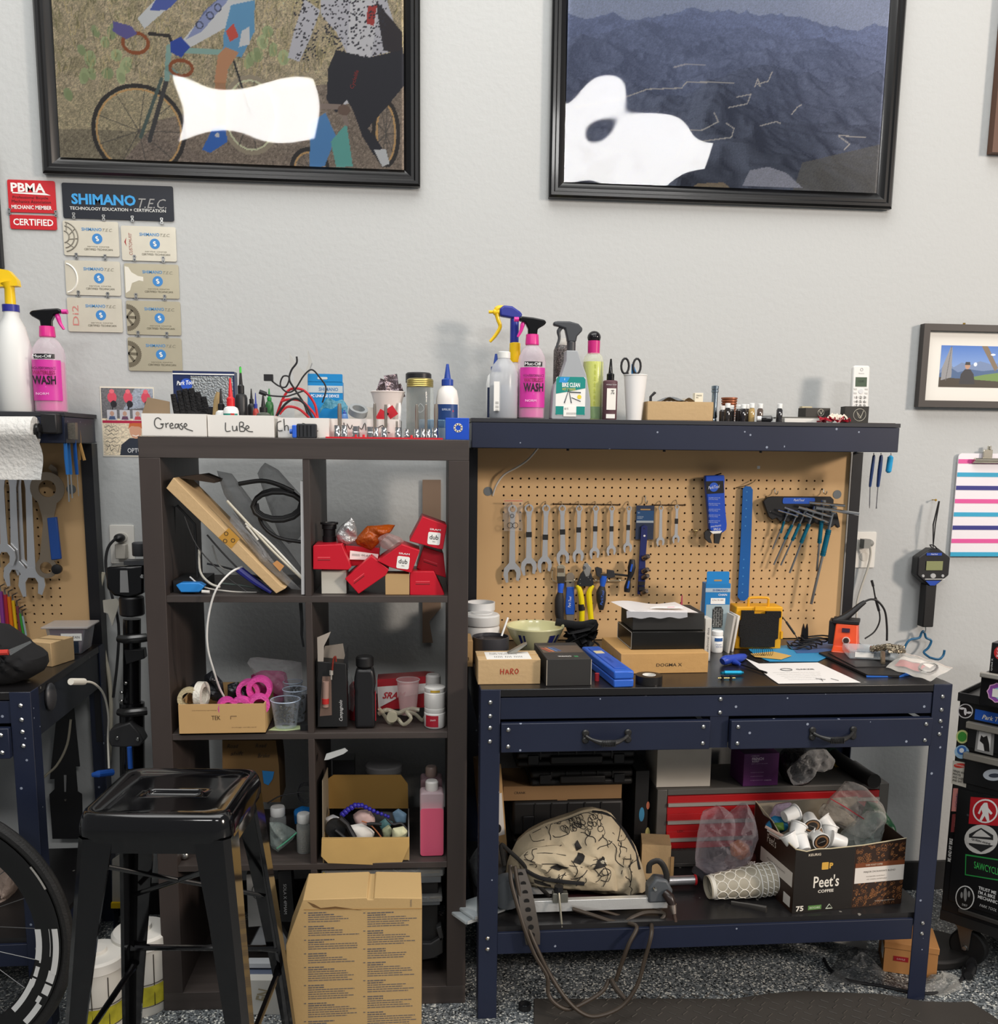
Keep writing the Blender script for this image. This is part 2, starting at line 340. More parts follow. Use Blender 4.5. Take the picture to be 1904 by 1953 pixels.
for a, b in ((898, 1025), (1621, 1028)): p = AY(a, b, yb); O('knob', G().lathe([(.004, 0), (.004, -.003), (.005, -.006), (.002, -.01)], p.x, yb, p.z, 12, 'y'), BLK, pbo)
p = AY(1447, 891, yb); O('sticker', G().box(p.x, yb-.001, p.z-.005, .009, .001, .009), WHITE, pbo)
# upper shelf
us = E('upper_shelf', 'navy steel shelf above the pegboard, crowded with bottles', 'shelf', (NX, 0, 0))
O('shelf_body', G().bb(-.001, NW, -.2706, -.2676, 1.468, 1.537).bb(-.001, .002, -.2706, -.02, 1.468, 1.537).bb(NW-.003, NW, -.2706, -.02, 1.468, 1.537).bb(0, NW, -.268, -.01, 1.469, 1.472), NAVY, us, bev=.0015)
O('shelf_top', G().bb(-.002, NW+.002, -.2716, -.005, 1.5375, 1.5488), M('2a2b30', .5, var=.2), us, bev=.001)
g = G()
for a in (903, 1085, 1270, 1455, 1637): p = AY(a, 858, -.25); g.cyl(p.x-NX, -.235, 1.4625, .004, .006, n=10)
O('screws', g, BLK, us, kind='stuff')
# ================================================================ bookcase
bk = E('bookcase', 'black-brown wooden cube bookcase, eight open cubbies in two columns', 'bookcase', (-.7267, -.5474, 0), -.0267)
BW, BH, BD, BT = .79, 1.488, .389, .05
BM = Matrix.Translation((-.7267, -.5474, 0)) @ Matrix.Rotation(-.0267, 4, 'Z')
O('side_panel', G().bb(0, BT, 0, BD, BT, BH-BT), WOOD, bk, bev=.001); O('side_panel', G().bb(BW-BT, BW, 0, BD, BT, BH-BT), WOOD, bk, bev=.001)
O('top_panel', G().bb(0, BW, 0, BD, BH-BT, BH), WOODH, bk, bev=.001); O('bottom_panel', G().bb(0, BW, 0, BD, 0, BT), WOODH, bk, bev=.001)
SZ = [.05, .401, .752, 1.103]
for z in SZ[1:]: O('shelf', G().bb(BT, BW-BT, .002, BD-.002, z-.016, z), WOODH, bk, bev=.0008)
for i in range(4): O('divider', G().bb(BW/2-.008, BW/2+.008, .002, BD-.002, SZ[i], (SZ+[BH-BT])[i+1]-(.016 if i < 3 else 0)), WOOD, bk, bev=.0008)
# ================================================================ framed pictures
def moulding(x0,x1,z0,z1,wd,y=-.004):                         # four mitred sides with a stepped profile
    prof=[(0,y),(0,y-.018),(.006,y-.024),(.014,y-.024),(.018,y-.019),(.026,y-.019),(.032,y-.014),(wd-.004,y-.010),(wd,y-.006),(wd,y)]
    if wd < .03: prof=[(0,y),(0,y-.026),(wd,y-.026),(wd,y)]
    out=[]
    for k in range(4):
        g=G();c=[((x0,z0),(x1,z0)),((x1,z0),(x1,z1)),((x1,z1),(x0,z1)),((x0,z1),(x0,z0))][k]
        d=[((1,1),(-1,1)),((-1,1),(-1,-1)),((-1,-1),(1,-1)),((1,-1),(1,1))][k]
        vs=[(c[e][0]+d[e][0]*p,yy,c[e][1]+d[e][1]*p) for e in (0,1) for p,yy in prof];n_=len(prof)
        g.add(vs,[(i,i+1,n_+i+1,n_+i) for i in range(n_-1)]+[tuple(range(n_))[::-1],tuple(range(n_,2*n_))]);out.append(g)
    return out
def acrylic(par,W,H,x,z,y,amp,seed,tilt=(0,0)):
    g=G();rs=np.random.RandomState(seed);ph=rs.rand(8)*6.28;a_,b_=90,64
    def f(u,v):
        return (x+u*W,y+amp*(sin(u*4+ph[0]+v*2.5)+.5*sin(v*6+ph[1]-u*4)+.16*sin(u*15+v*11+ph[2])+.12*sin(u*19-v*17+ph[3]))+tilt[0]*(u-.5)+tilt[1]*(v-.5),z+v*H)
    g.grid(f,a_,b_);return O('clear_cover',g,ACR,par,ang=180)
ACR=bpy.data.materials.new('acrylic');ACR.use_nodes=True;n=ACR.node_tree.nodes;L=ACR.node_tree.links
n.remove(n['Principled BSDF']);gl=n.new('ShaderNodeBsdfGlossy');gl.inputs['Roughness'].default_value=.02;tp=n.new('ShaderNodeBsdfTransparent');mx=n.new('ShaderNodeMixShader')
fr=n.new('ShaderNodeFresnel');fr.inputs[0].default_value=1.5;L.new(fr.outputs[0],mx.inputs[0]);L.new(tp.outputs[0],mx.inputs[1]);L.new(gl.outputs[0],mx.inputs[2]);L.new(mx.outputs[0],n['Material Output'].inputs[0])
FR=M('0c0c0d',.28,coat=.3)
# ---- cyclists
X0,X1,Z0,Z1=-1.087,-.047,2.203,2.93
t=E('framed_cycling_photo','large black-framed photo of two cyclists riding past cactus','picture',(0,0,0),group=None)
for g in moulding(X0,X1,Z0,Z1,.048): O('frame_side',g,FR,t)
ox,oz,oy=X0+.044,Z0+.044,-.012
cv=Cv(X1-X0-.088,.56,420,'ab9c80',(ox,oy,oz));h_,w_=cv.a.shape[:2]
def blend(cv,msk,col): cv.a=cv.a*(1-msk[...,None])+np.array(lin(col))*msk[...,None]
blend(cv,np.clip(smooth_noise(h_,w_,9,1)*1.4-.5,0,1),'8a8060');blend(cv,np.clip(smooth_noise(h_,w_,26,2)*1.6-.9,0,1),'b8a884')
cv.poly([(90,185),(330,150),(520,170),(800,130),(800,400),(90,400)],'a39678',.8);cv.poly([(90,245),(260,250),(400,300),(420,400),(90,400)],'6e6656',.7);cv.poly([(300,230),(560,165),(800,150),(800,400),(250,400),(240,300)],'7b6c62',.85)
cv.noise(.22,1);cv.noise(.12,3)
rs=random.Random(4)
for a,b in [(200,80),(155,95),(172,112),(160,145),(205,140),(222,105),(240,125),(215,60),(130,180),(182,60),(500,80),(520,95),(510,60),(490,105),(475,115),(540,110),(230,145),(175,140)]:
    cv.ell((a,b),.014*rs.uniform(.7,1.2),.02*rs.uniform(.7,1.2),rs.choice(['9aa578','a8b184','8a966c']),rs.uniform(-.5,.5));cv.ell((a+2,b+3),.009,.013,'7d8a5e',.3,.5)
for _ in range(700):
    a,b=rs.uniform(90,790),rs.uniform(0,150);l=rs.uniform(5,22)
    cv.line([(a,b),(a+rs.uniform(-6,6),b-l)],.0018,rs.choice(['b9a873','6d6a3e','4d4a2c','c4b58b']),.6)
def wheel(c,rx,ry,rim='c29a63',tyre='2a2624'):
    cv.ell(c,rx,ry,tyre,ring=.011);cv.ell(c,rx-.009,ry-.009,rim,ring=.005)
    for k in range(9): q=2*pi*k/9;x,z=AY(c[0],c[1],oy).x-ox,AY(c[0],c[1],oy).z-oz;o_,cv.org=cv.org,None;cv.line([(x,z),(x+(rx-.01)*cos(q),z+(ry-.01)*sin(q))],.0012,'4a4642',.8);cv.org=o_
wheel((265,250),.123,.118);wheel((478,220),.078,.1,'d8cba8','9a8d78');wheel((735,255),.035,.085);wheel((590,320),.05,.05)
L_=cv.line
L_([(318,150),(285,268)],.012,'3c3a3a');L_([(308,150),(268,262)],.009,'4a5a55');L_([(322,90),(318,150)],.015,'83a39a');L_([(322,95),(440,100)],.014,'86a79d');L_([(320,130),(410,205)],.016,'6f9189');L_([(440,100),(410,205)],.012,'7fa198');L_([(440,100),(478,220)],.006,'2d2d2d');L_([(285,65),(322,68),(330,90)],.009,'26221f')
cv.ell((258,82),.034,.026,'8c4a22',ring=.009);cv.ell((345,130),.03,.02,'8c4a22',ring=.009)
cv.poly([(215,40),(250,50),(262,65),(240,75),(215,60)],'5b5590');cv.poly([(262,35),(300,-6),(345,-6),(275,55)],'c8cbd8');cv.poly([(300,-6),(345,-6),(318,20),(285,20)],'4a5aa2')
cv.poly([(355,95),(345,80),(395,20),(420,-6),(485,-6),(470,30),(400,70)],'d9d8dd');cv.poly([(355,75),(390,20),(420,-6),(440,-6),(385,60)],'3d5aa0',.7);cv.poly([(325,80),(345,70),(362,90),(345,110),(325,100)],'25439c')
for a,b in ((400,30),(380,48),(415,15)): cv.ell((a,b),.009,.009,'3a3f55',ring=.003)
cv.poly([(425,70),(440,10),(485,0),(485,60),(460,110),(425,100)],'5d93b9');cv.poly([(430,60),(445,45),(455,70),(438,80)],'c24b3c');cv.poly([(460,60),(475,50),(475,85),(455,90)],'d7dade');cv.poly([(408,158),(415,105),(430,90),(455,100),(435,130),(430,160)],'b98560')
cv.poly([(410,158),(430,158),(432,240),(412,240)],'a9754f',.9);cv.poly([(405,245),(428,240),(434,270),(400,292),(385,285)],'2f66b8');cv.ell((414,258),.006,.006,'dfe6ee')
cv.poly([(610,-6),(735,-6),(765,90),(740,100),(700,110),(660,100),(640,60),(612,30)],'b9b7bd');cv.poly([(610,20),(580,-2),(560,60),(548,110),(570,118),(592,70)],'b9b7bd');cv.poly([(668,-6),(720,0),(712,80),(690,190),(655,200),(660,120)],'c9c7cb');cv.poly([(715,0),(765,60),(768,110),(730,95)],'2b2529');cv.poly([(700,12),(718,10),(712,50),(698,45)],'a3342f')
for _ in range(620):
    a,b=rs.uniform(560,735),rs.uniform(-2,190)
    if (b < 105 and 612 < a < 735) or (b < 115 and 552 < a < 606) or (662 < a < 700): cv.ell((a,b),.0032*rs.uniform(.6,1.3),.0022,'2c2a33',.5)
cv.poly([(640,95),(700,110),(768,95),(772,160),(740,200),(700,245),(715,262),(733,290),(712,296),(690,260),(672,210),(660,190),(640,215),(622,190),(625,130)],'23232b');cv.poly([(712,285),(735,285),(742,312),(728,318)],'c9ccd2')
cv.poly([(590,235),(620,215),(640,260),(618,318),(590,318)],'4f86bd');cv.poly([(630,270),(660,235),(672,318),(640,318)],'5fa69d');cv.line([(575,200),(650,205),(660,235)],.014,'8b7a70');cv.ell((655,210),.018,.014,'6b564a')
cv.a=np.clip(cv.a*1.7,0,1)
cv.make('print',t,(ox,oy,oz),r=.6)
TX(t,'Cyclelife',AY(677,152,oy).x,AY(677,152,oy).z,.014,'b8403a',oy-.001,ang=1.25)
acrylic(t,X1-X0-.088,Z1-Z0-.088,ox,oz,oy-.006,.0009,5)
# ---- mountains
X0,X1,Z0,Z1=.325,1.362,2.187,2.92
t=E('framed_mountain_photo','large black-framed aerial photo of blue mountain ridges with winding roads','picture',(0,0,0))
for g in moulding(X0,X1,Z0,Z1,.048): O('frame_side',g,FR,t)
ox,oz=X0+.044,Z0+.044
cv=Cv(X1-X0-.088,.63,400,'6f7fae',(ox,oy,oz));h_,w_=cv.a.shape[:2]
# a ridged terrain drawn column by column, far to near, hazing with distance
nh=1000;hm=sum(a_*(1-np.abs(2*smooth_noise(nh,nh,c_,77+k)-1)) for k,(c_,a_) in enumerate(((220,1),(110,.5),(52,.27),(25,.14),(12,.07),(5,.03))))
gz,gx=np.gradient(hm);shd=np.clip(.36+gx*26+gz*16,0,1);X=np.arange(w_);Yr=np.arange(h_)[:,None];hz=h_*.85;cv.a[:]=np.array(lin('a9b4d2'))
for k in range(500):
    d=1.15*(12/1.15)**(1-k/499);ix=(nh/2+(X/w_-.5)*75*d).astype(int) % nh;iz=int(40+d*75) % nh
    top=hz-(5-1.7*hm[iz,ix])/d*h_*.52;s_=shd[iz,ix][:,None];hzf=1-math.exp(-(d-1.15)*.26)
    c_=(np.array(lin('171e33'))*(1-s_)+np.array(lin('6d7588'))*s_)*(1-hzf)+np.array(lin('8e9cc8'))*hzf*(.75+.25*s_)
    cv.a=np.where((Yr < top)[...,None],c_[None],cv.a)
cv.a *= 1+.09*RNG.randn(h_,w_,1)
cv.poly([(1530,310),(1700,270),(1700,400),(1500,400)],'77746a',.6,.15);cv.poly([(1415,355),(1430,325),(1465,318),(1500,330),(1530,358)],'aeb0c0',.95,.1);cv.poly([(1310,365),(1330,350),(1380,348),(1400,365)],'a59070',.8,.1)
for pts in ([(1095,205),(1180,190),(1235,170),(1300,168),(1310,156),(1400,158)],[(1405,185),(1432,180),(1425,198),(1390,205)],[(1362,215),(1370,232),(1340,248),(1310,248),(1300,280),(1290,300)],[(1305,302),(1325,272),(1350,268),(1395,262),(1400,245),(1385,235)],[(1440,165),(1445,150),(1450,165),(1445,160),(1465,155),(1472,138)],[(1450,240),(1480,232),(1488,235)],[(1510,218),(1520,205),(1528,200)],[(1600,258),(1640,262),(1650,262)],[(1610,285),(1620,275),(1600,260)]):
    cv.line(pts,.003,'d8d2cc',.9)
cv.line([(1286,128),(1310,122),(1345,124)],.004,'d4cfd2',.8)
cv.a *= 1.1
cv.make('print',t,(ox,oy,oz),r=.6)
acrylic(t,X1-X0-.088,Z1-Z0-.088,ox,oz,oy-.006,.0022,11)
# ---- edge of a third frame, top right, and a slice of one at the left edge
p0=AY(1893,290,-.03);S('picture_frame','brown wooden picture frame cut by the right edge, top of the wall','picture',G().bb(p0.x,p0.x+.5,-.03,-.002,p0.z,p0.z+.7),M('5a3a28',.5))
p0=AY(4,510,-.02);S('picture_frame','thin black picture frame above the white jug at the left edge','picture',G().bb(p0.x-.5,p0.x,-.022,-.002,p0.z,p0.z+.32),BLK)
# ---- small framed portrait print
X0,Z0=1.491,1.607;X1,Z1=X0+.36,Z0+.25
t=E('framed_small_photo','small dark-framed photo of a man and a closed parasol before mountains','picture')
for g in moulding(X0,X1,Z0,Z1,.02): O('frame_side',g,M('3b3633',.5),t)
O('mat_board',G().bb(X0+.018,X1-.018,-.014,-.012,Z0+.018,Z1-.018),M('e9e6de',.6),t)
ax,az=X0+.068,Z0+.062;cv=Cv(.224,.126,1100,'5c86c4',None)
h_,w_=cv.a.shape[:2];gr=np.linspace(0,1,h_)[:,None,None];cv.a=np.array(lin('9db9e0'))*(1-gr)+np.array(lin('3f74c4'))*gr+0*cv.a
cv.poly([(0,.05),(.02,.075),(.045,.06),(.07,.075),(.1,.068),(.13,.08),(.17,.07),(.224,.085),(.224,0),(0,0)],'6f86ad');cv.poly([(0,.04),(.03,.062),(.06,.045),(.1,.055),(.14,.05),(.224,.06),(.224,0),(0,0)],'40608a');cv.poly([(.1,.03),(.15,.04),(.224,.05),(.224,0),(.08,0)],'6d8d4a');cv.poly([(0,0),(.224,0),(.224,.018),(0,.03)],'3a3226')
cv.poly([(.03,.12),(.036,.12),(.04,.03),(.006,.02),(.008,.06)],'8f8f92');cv.line([(.033,.122),(.022,.02)],.002,'5d5d60');cv.poly([(.13,.126),(.15,.126),(.19,.06),(.18,.05)],'7c6a55')
cv.poly([(.066,.01),(.07,.04),(.082,.055),(.1,.055),(.112,.04),(.118,.01)],'26282f');cv.ell((.09,.065),.0085,.01,'b98e74');cv.poly([(.081,.068),(.099,.068),(.097,.077),(.083,.077)],'2a2a2c');cv.ell((.115,.07),.006,.006,'dfe8f4');cv.ell((.17,.1),.008,.003,'e8eef8')
cv.make('print',t,(ax,-.0145,az))
O('hanger',G().cyl((X0+X1)/2-.045,-.014,Z1,.004,.006,n=8),M('b08d3c',.3,1),t)
# ---- clipboard with bands
X0,Z0=1.647,1.145;X1,Z1=X0+.229,1.466
t=E('clipboard','white clipboard with pink, turquoise and navy bands hanging on wall','clipboard')
def rr(x0,z0,x1,z1,r,n_=4): return [(cx_+r*cos(a),cz_+r*sin(a)) for cx_,cz_,a0 in ((x1-r,z1-r,0),(x0+r,z1-r,pi/2),(x0+r,z0+r,pi),(x1-r,z0+r,1.5*pi)) for a in [a0+pi/2*k/n_ for k in range(n_+1)]]
O('board',G().pris(rr(X0,Z0,X1,Z1,.012),.003,-.012),M('efe9ee',.45),t)
cols=['e0559b','2fa3c9','2c2f80']
for k in range(8):
    zc=AY(1850,880+k*25.3,-.013).z;O('stripe',G().bb(X0+.0005,X1-.0005,-.0127,-.012,zc-.0068,zc+.0068),M(cols[k % 3],.5),t,label='%s stripe' % ['pink','turquoise','navy'][k % 3])
c=(X0+X1)/2-.02;g=G().bb(c-.05,c+.05,-.024,-.013,Z1-.03,Z1-.018);g.tube([(c-.05,-.026,Z1-.02),(c+.05,-.026,Z1-.02)],.006,10);g.box(c-.004,-.02,Z1-.018,.03,.006,.03);g.cyl(c,-.02,Z1+.012,.006,.012,n=10)
O('clip',g,M('d9d4c4',.2,1),t,bev=.001)
# ---- hanging digital scale
sx,sz=1.568,1.165
t=E('hanging_scale','black digital hanging scale with an eight-sided head on a strap','scale',(sx,-.03,0))
oc=lambda w1,w2,z0,z1,z2,z3: [(-w2,z0),(w2,z0),(w1,z1),(w1,z2),(w2,z3),(-w2,z3),(-w1,z2),(-w1,z1)]
q=lambda a,b: AY(a,b,-.055).z
zt,z1_,z2_,zb_=q(1790,1046),q(1790,1063),q(1790,1097),q(1790,1117)
O('body',G().pris([(-.012,zb_),(.012,zb_),(.053,z2_),(.053,z1_),(.012,zt),(-.012,zt),(-.053,z1_),(-.053,z2_)],.04,-.03),M('1d1d1f',.4),t,bev=.004)
O('screen',G().bb(-.026,.028,-.0325,-.031,q(1790,1087),q(1790,1071)+.002),M('8d9166',.3),t)
O('logo_plate',G().bb(-.028,.022,-.0322,-.0305,q(1790,1059),q(1790,1054)),M('2449a8',.4),t);TX(t,'ParkTool',-.003,q(1790,1056.5),.004,'ffffff',-.0328,sh=.3)
O('logo_plate',G().pris([(-.024,q(1790,1107)),(.026,q(1790,1107)),(.008,q(1790,1116)),(-.008,q(1790,1116))],.001,-.032),M('2449a8',.4),t)
O('white_line',G().bb(-.026,.04,-.0316,-.0305,q(1790,1104.5),q(1790,1103.5)),PWHITE,t)
g=G()
for x in (-.033,.032): g.lathe([(.005,0),(.004,-.0025)],x,-.03,q(1790,1098),12,'y')
g.lathe([(.008,0),(.007,-.0025)],0,-.03,q(1790,1098),16,'y',sx=1.2);O('buttons',g,M('b5b5b5',.4),t,kind='stuff')
zg0,zg1=q(1775,1196),q(1785,1117);O('grip',G().bb(-.019,.017,-.028,.008,zg0,zg1+.004),M('151516',.6),t,bev=.003)
g=G();zs=AY(1780,955,-.02).z;g.tube([(0.012,-.01,zs),(.006,-.008,(zs+zt)/2),(.004,-.01,zt),(-.002,-.01,(zs+zt)/2),(.010,-.01,zs)],.0022,6);g.tube([(-.012,-.03,zt+.004),(-.02,-.032,zt+.012),(-.008,-.034,zt+.01),(.004,-.034,zt)],.002,6,sm=3);O('strap',g,BLK,t)
O('link',G().tube([(0,-.01,zg0),(.002,-.01,zg0-.01),(0,-.01,zg0-.022)],.002,8),STEEL,t)
S('wall_nail','brass nail holding the strap of the hanging scale','nail',G().lathe([(.0015,0),(.0015,-.02),(.004,-.02),(.003,-.022)],sx+.011,-.0,zs+.002,10,'y'),M('b89440',.3,1))
BL=M('1f5f86',.4);z0=zg0-.018
g=G().tube([(-.062,0,z0-.075),(-.06,0,z0-.06),(-.045,0,z0-.03),(-.012,0,z0-.022),(-.006,0,z0-.008),(0,0,z0),(.006,0,z0-.008),(.012,0,z0-.022),(.03,0,z0-.032),(.022,0,z0-.055),(.008,0,z0-.07),(.012,-.03,z0-.08)],.0038,8,sm=4).tube([(.012,-.03,z0-.08),(.03,-.05,z0-.082),(.045,-.05,z0-.07),(.048,-.05,z0-.052)],.0038,8,sm=3)
S('scale_hook','blue coated double hook hanging below the black hanging scale','hook',g,BL,(sx,-.03,0))
# ---- wall plaques, top left
def rrp(W,H,r=.005): return rr(0,0,W,H,r)
def plaque(name,label,a,b,W,H,mat,group=None,cat='sign'):
    p=AY(a,b,-.004);t=E(name,label,cat,(p.x,-.002,p.z-H),group=group);O('plate',G().pris(rrp(W,H),.0016,-.0016),mat,t);return t
t=plaque('red_sign','red PBMA mechanic member sign above the red certified sign',13,342,.128,.086,M('c5232c',.35))
t['label']='red mechanic member sign, the upper of two red wall signs'
TX(t,'PBMA',.055,.066,.024,'f4f1ee',-.0022,wd=.092,b=.03);O('underline',G().pris([(.012,.05),(.115,.047),(.1,.053),(.012,.053)],.0004,-.0021),PWHITE,t)
TX(t,'Professional Bicycle',.06,.039,.009,'3b1416',-.0022,wd=.095);TX(t,'Mechanics Association',.062,.029,.008,'3b1416',-.0022,wd=.105);TX(t,'MECHANIC MEMBER',.062,.014,.0105,'f4f1ee',-.0022,wd=.108,b=.02)
t=plaque('red_sign','red certified sign hanging below the larger red sign',18,409,.126,.038,M('c5232c',.35));TX(t,'CERTIFIED',.063,.019,.018,'f4f1ee',-.0022,wd=.108,b=.02)
def link(a,b,h=.017,s=1): 
    p=AY(a,b,-.006);g=G();g.pris([(-.0032,0),(-.0045,.003),(-.004,.006),(-.0022,.009),(-.004,h-.006),(-.0045,h-.003),(-.0032,h),(.0032,h),(.0045,h-.003),(.004,h-.006),(.0022,.009),(.004,.006),(.0045,.003),(.0032,0)],.0012,-.0012);g.k=1
    for z in (.0035,h-.0035): g.lathe([(.0018,-.0012),(.0012,-.0024)],0,0,z,8,'y')
    return g,p
def links(t,sp):
    for a,b in sp: g,p=link(a,b);O('link',g,[STEEL,BLK],t,V((p.x,-.0042,p.z-.017))-t.location)
links(t,[(17,397),(106,401)])
t=plaque('black_sign','black technology education and certification sign with blue lettering',117,348,.303,.094,M('1a1e28',.4))
TX(t,'SHIMANO',.112,.052,.029,'3fa0e0',-.0022,wd=.175,b=.035);TX(t,'T.E.C.',.245,.046,.026,'9b9a98',-.0022,wd=.076,sh=.35);TX(t,'TECHNOLOGY EDUCATION + CERTIFICATION',.15,.027,.0085,'dcdcd8',-.0022,wd=.262,b=.012)
PLQ=M('c2baa2',.35,.5,var=.12,vs=14)
LK={'rotor': [(140,405),(197,409)],'custom': [(252,411),(308,415)],'hook': [(145,482),(200,485)],'derailleur': [(256,486),(311,489)],'di2': [(149,554),(205,557)],'road ring': [(259,559),(314,562)],'ring': [(263,631),(318,633)]}
kinds=[(119,420,0,'rotor'),(230,430,1,'custom'),(123,496,0,'hook'),(236,502,1,'derailleur'),(127,567,0,'di2'),(240,573,1,'road ring'),(243,643,1,'ring')]
desc={'rotor': 'tan metal technician plaque with a brake rotor, top left of the grid','custom': 'tan metal technician plaque with red upright lettering, top right of grid','hook': 'tan metal technician plaque with white arc, second in left column','derailleur': 'tan metal technician plaque with crank picture, second in right column','di2': 'tan metal technician plaque with faded red letters, lowest in left column','road ring': 'tan metal technician plaque with toothed ring, third in right column','ring': 'tan metal technician plaque with toothed ring, lowest in right column'}
for a,b,s_,k in kinds:
    t=plaque('technician_plaque',desc[k],a,b,.151,.094,M('d9d3c2',.35,.35,var=.1,vs=20) if k in ('rotor','custom','hook','di2') else PLQ)
    t['group']='technician plaques on the wall';links(t,LK[k])
    TX(t,'SHIMANO',.078,.072,.0085,'4f8fc4',-.0022,wd=.055,b=.02);TX(t,'T.E.C.',.121,.071,.008,'8a8778',-.0022,sh=.35,wd=.026)
    O('badge',G().lathe([(.0142,0),(.0142,-.0004)],.092,-.0016,.047,28,'y'),M('3f86c8',.4),t);TX(t,'S',.092,.047,.014,'f2f0e8',-.0024,b=.04,ang=.3)
    TX(t,'CERTIFIED TECHNICIAN',.094,.018,.0055,'55503f',-.0022,wd=.078);TX(t,'service course',.094,.026,.004,'7a7562',-.0022,wd=.06)
    if k == 'rotor': g=G();[g.tube([(.0+(r_)*cos(q_),-.0018,.05+r_*sin(q_)) for q_ in [radians(-80+10*j) for j in range(17)]],.002,4) for r_ in (.04,.03,.016)];[g.tube([(.016*cos(q_),-.0018,.05+.016*sin(q_)),(.04*cos(q_+.3),-.0018,.05+.04*sin(q_+.3))],.0016,4) for q_ in (-1.1,-.4,.3,1.0)];O('emblem',g,M('8f8b80',.4),t)
    elif k == 'custom': TX(t,'CUSTOM-FIT',.025,.045,.009,'a05a50',-.0022,wd=.06,ang=pi/2,sh=.2);O('emblem',G().pris([(.008,.05),(.014,.062),(.012,.05),(.014,.038)],.0004,-.002),M('a03030',.5),t)
    elif k == 'hook': g=G();g.tube([(-.002+.034*cos(q_),-.0018,.045+.04*sin(q_)) for q_ in [radians(-80+10*j) for j in range(17)]],.0028,4);O('emblem',g,M('f4f2e8',.4),t)
    elif k == 'derailleur': g=G();g.pris([(.002,.012),(.014,.02),(.02,.04),(.04,.048),(.052,.046),(.052,.058),(.038,.06),(.02,.07),(.012,.084),(.002,.086)],.0004,-.002);O('emblem',g,M('e3dfd2',.4),t)
    elif k == 'di2': TX(t,'Di2',.022,.045,.017,'c98079',-.0022,wd=.055,ang=pi/2)
    else:
        g=G();g.pris([((.036+(.0025 if j % 2 else 0))*cos(radians(-88+4*j)),.047+(.036+(.0025 if j % 2 else 0))*sin(radians(-88+4*j))) for j in range(45)]+[(.0+.024*cos(radians(88-8*j)),.047+.024*sin(radians(88-8*j))) for j in range(23)],.0004,-.002)
        for q_ in (-.9,0,.9): g.pris([(0,.045),(0,.052),(.026*cos(q_)-.004*sin(q_),.047+.026*sin(q_)+.004*cos(q_)),(.026*cos(q_)+.004*sin(q_),.047+.026*sin(q_)-.004*cos(q_))],.0004,-.002)
        O('emblem',g,M('6b6453',.5),t)
# ---- signed cycling card
p=AY(190,737,-.002);W,H=.152,.2
t=S('signed_card','signed postcard of pink cyclists pinned beside the bookcase','postcard',G().bb(0,W,0,.0008,0,H),M('e9e2d2',.6),(p.x,-.0016,p.z-H))
cv=Cv(W-.006,H-.008,900,'e2d3b8');cv.poly([(0,.105),(W,.105),(W,H),(0,H)],'6f6f72');cv.poly([(.06,.13),(W,.14),(W,H),(.1,H)],'a9b3c2',.8);cv.noise(.15,3)
for cx_ in (.03,.075,.125): cv.ell((cx_,.165),.013,.016,'d94f63');cv.ell((cx_,.182),.007,.006,'e8707c');cv.ell((cx_+.004,.146),.009,.01,'26242a');cv.line([(cx_,.15),(cx_,.128)],.004,'2c2a2e')
cv.poly([(0,.092),(W,.092),(W,.099),(0,.099)],'b8264a')
for cx_,c_ in ((.028,'4a5b80'),(.064,'6a4560'),(.1,'c24a58'),(.135,'555a70')): cv.poly([(cx_-.014,.101),(cx_+.014,.101),(cx_+.014,.13),(cx_-.014,.13)],'c9c9cf');cv.ell((cx_,.119),.006,.007,'c09a86');cv.poly([(cx_-.01,.102),(cx_+.01,.102),(cx_+.007,.112),(cx_-.007,.112)],c_)
cv.poly([(.045,0),(W,0),(W,.04),(.12,.05),(.075,.05),(.05,.03)],'2e3440');cv.ell((.092,.07),.017,.022,'d3a083');cv.poly([(.072,.075),(.075,.092),(.11,.093),(.115,.07),(.105,.082),(.08,.084)],'c96a3a');cv.line([(.083,.058),(.092,.055),(.1,.058)],.002,'f4efe8')
for j in range(6): cv.line([(.006+k*.006,.082-.011*j+.003*((k*7+j) % 3-1)) for k in range(7)],.0012,'3b3a3c')
cv.line([(.008,.014),(.016,.03),(.02,.012),(.03,.02),(.04,.01),(.045,.03)],.0015,'2c2b2e')
cv.make('print',t,(.003,-.0006,.004));TX(t,'OPTUM',.095,.018,.013,'eef0f2',-.0012,wd=.05)
# ---- power outlets
def outlet(label,a,b,W=.07,H=.115):
    p=AY(a,b,0);t=E('power_outlet',label,'outlet',(p.x,0,p.z-H));O('plate',G().pris(rr(0,0,W,H,.004),.005,-.005),M('e9e6de',.4),t,bev=.001)
    g=G()
    for z in (.036,.079): g.pris([(.035+.017*cos(k_*pi/8),z+.014*sin(k_*pi/8)) for k_ in range(16)],.002,-.007)
    O('sockets',g,M('dedad0',.4),t);return t
outlet('white power outlet on the wall left of the bookcase',209,1001);outlet('white power outlet on the wall right of the pegboard',1631,1014)
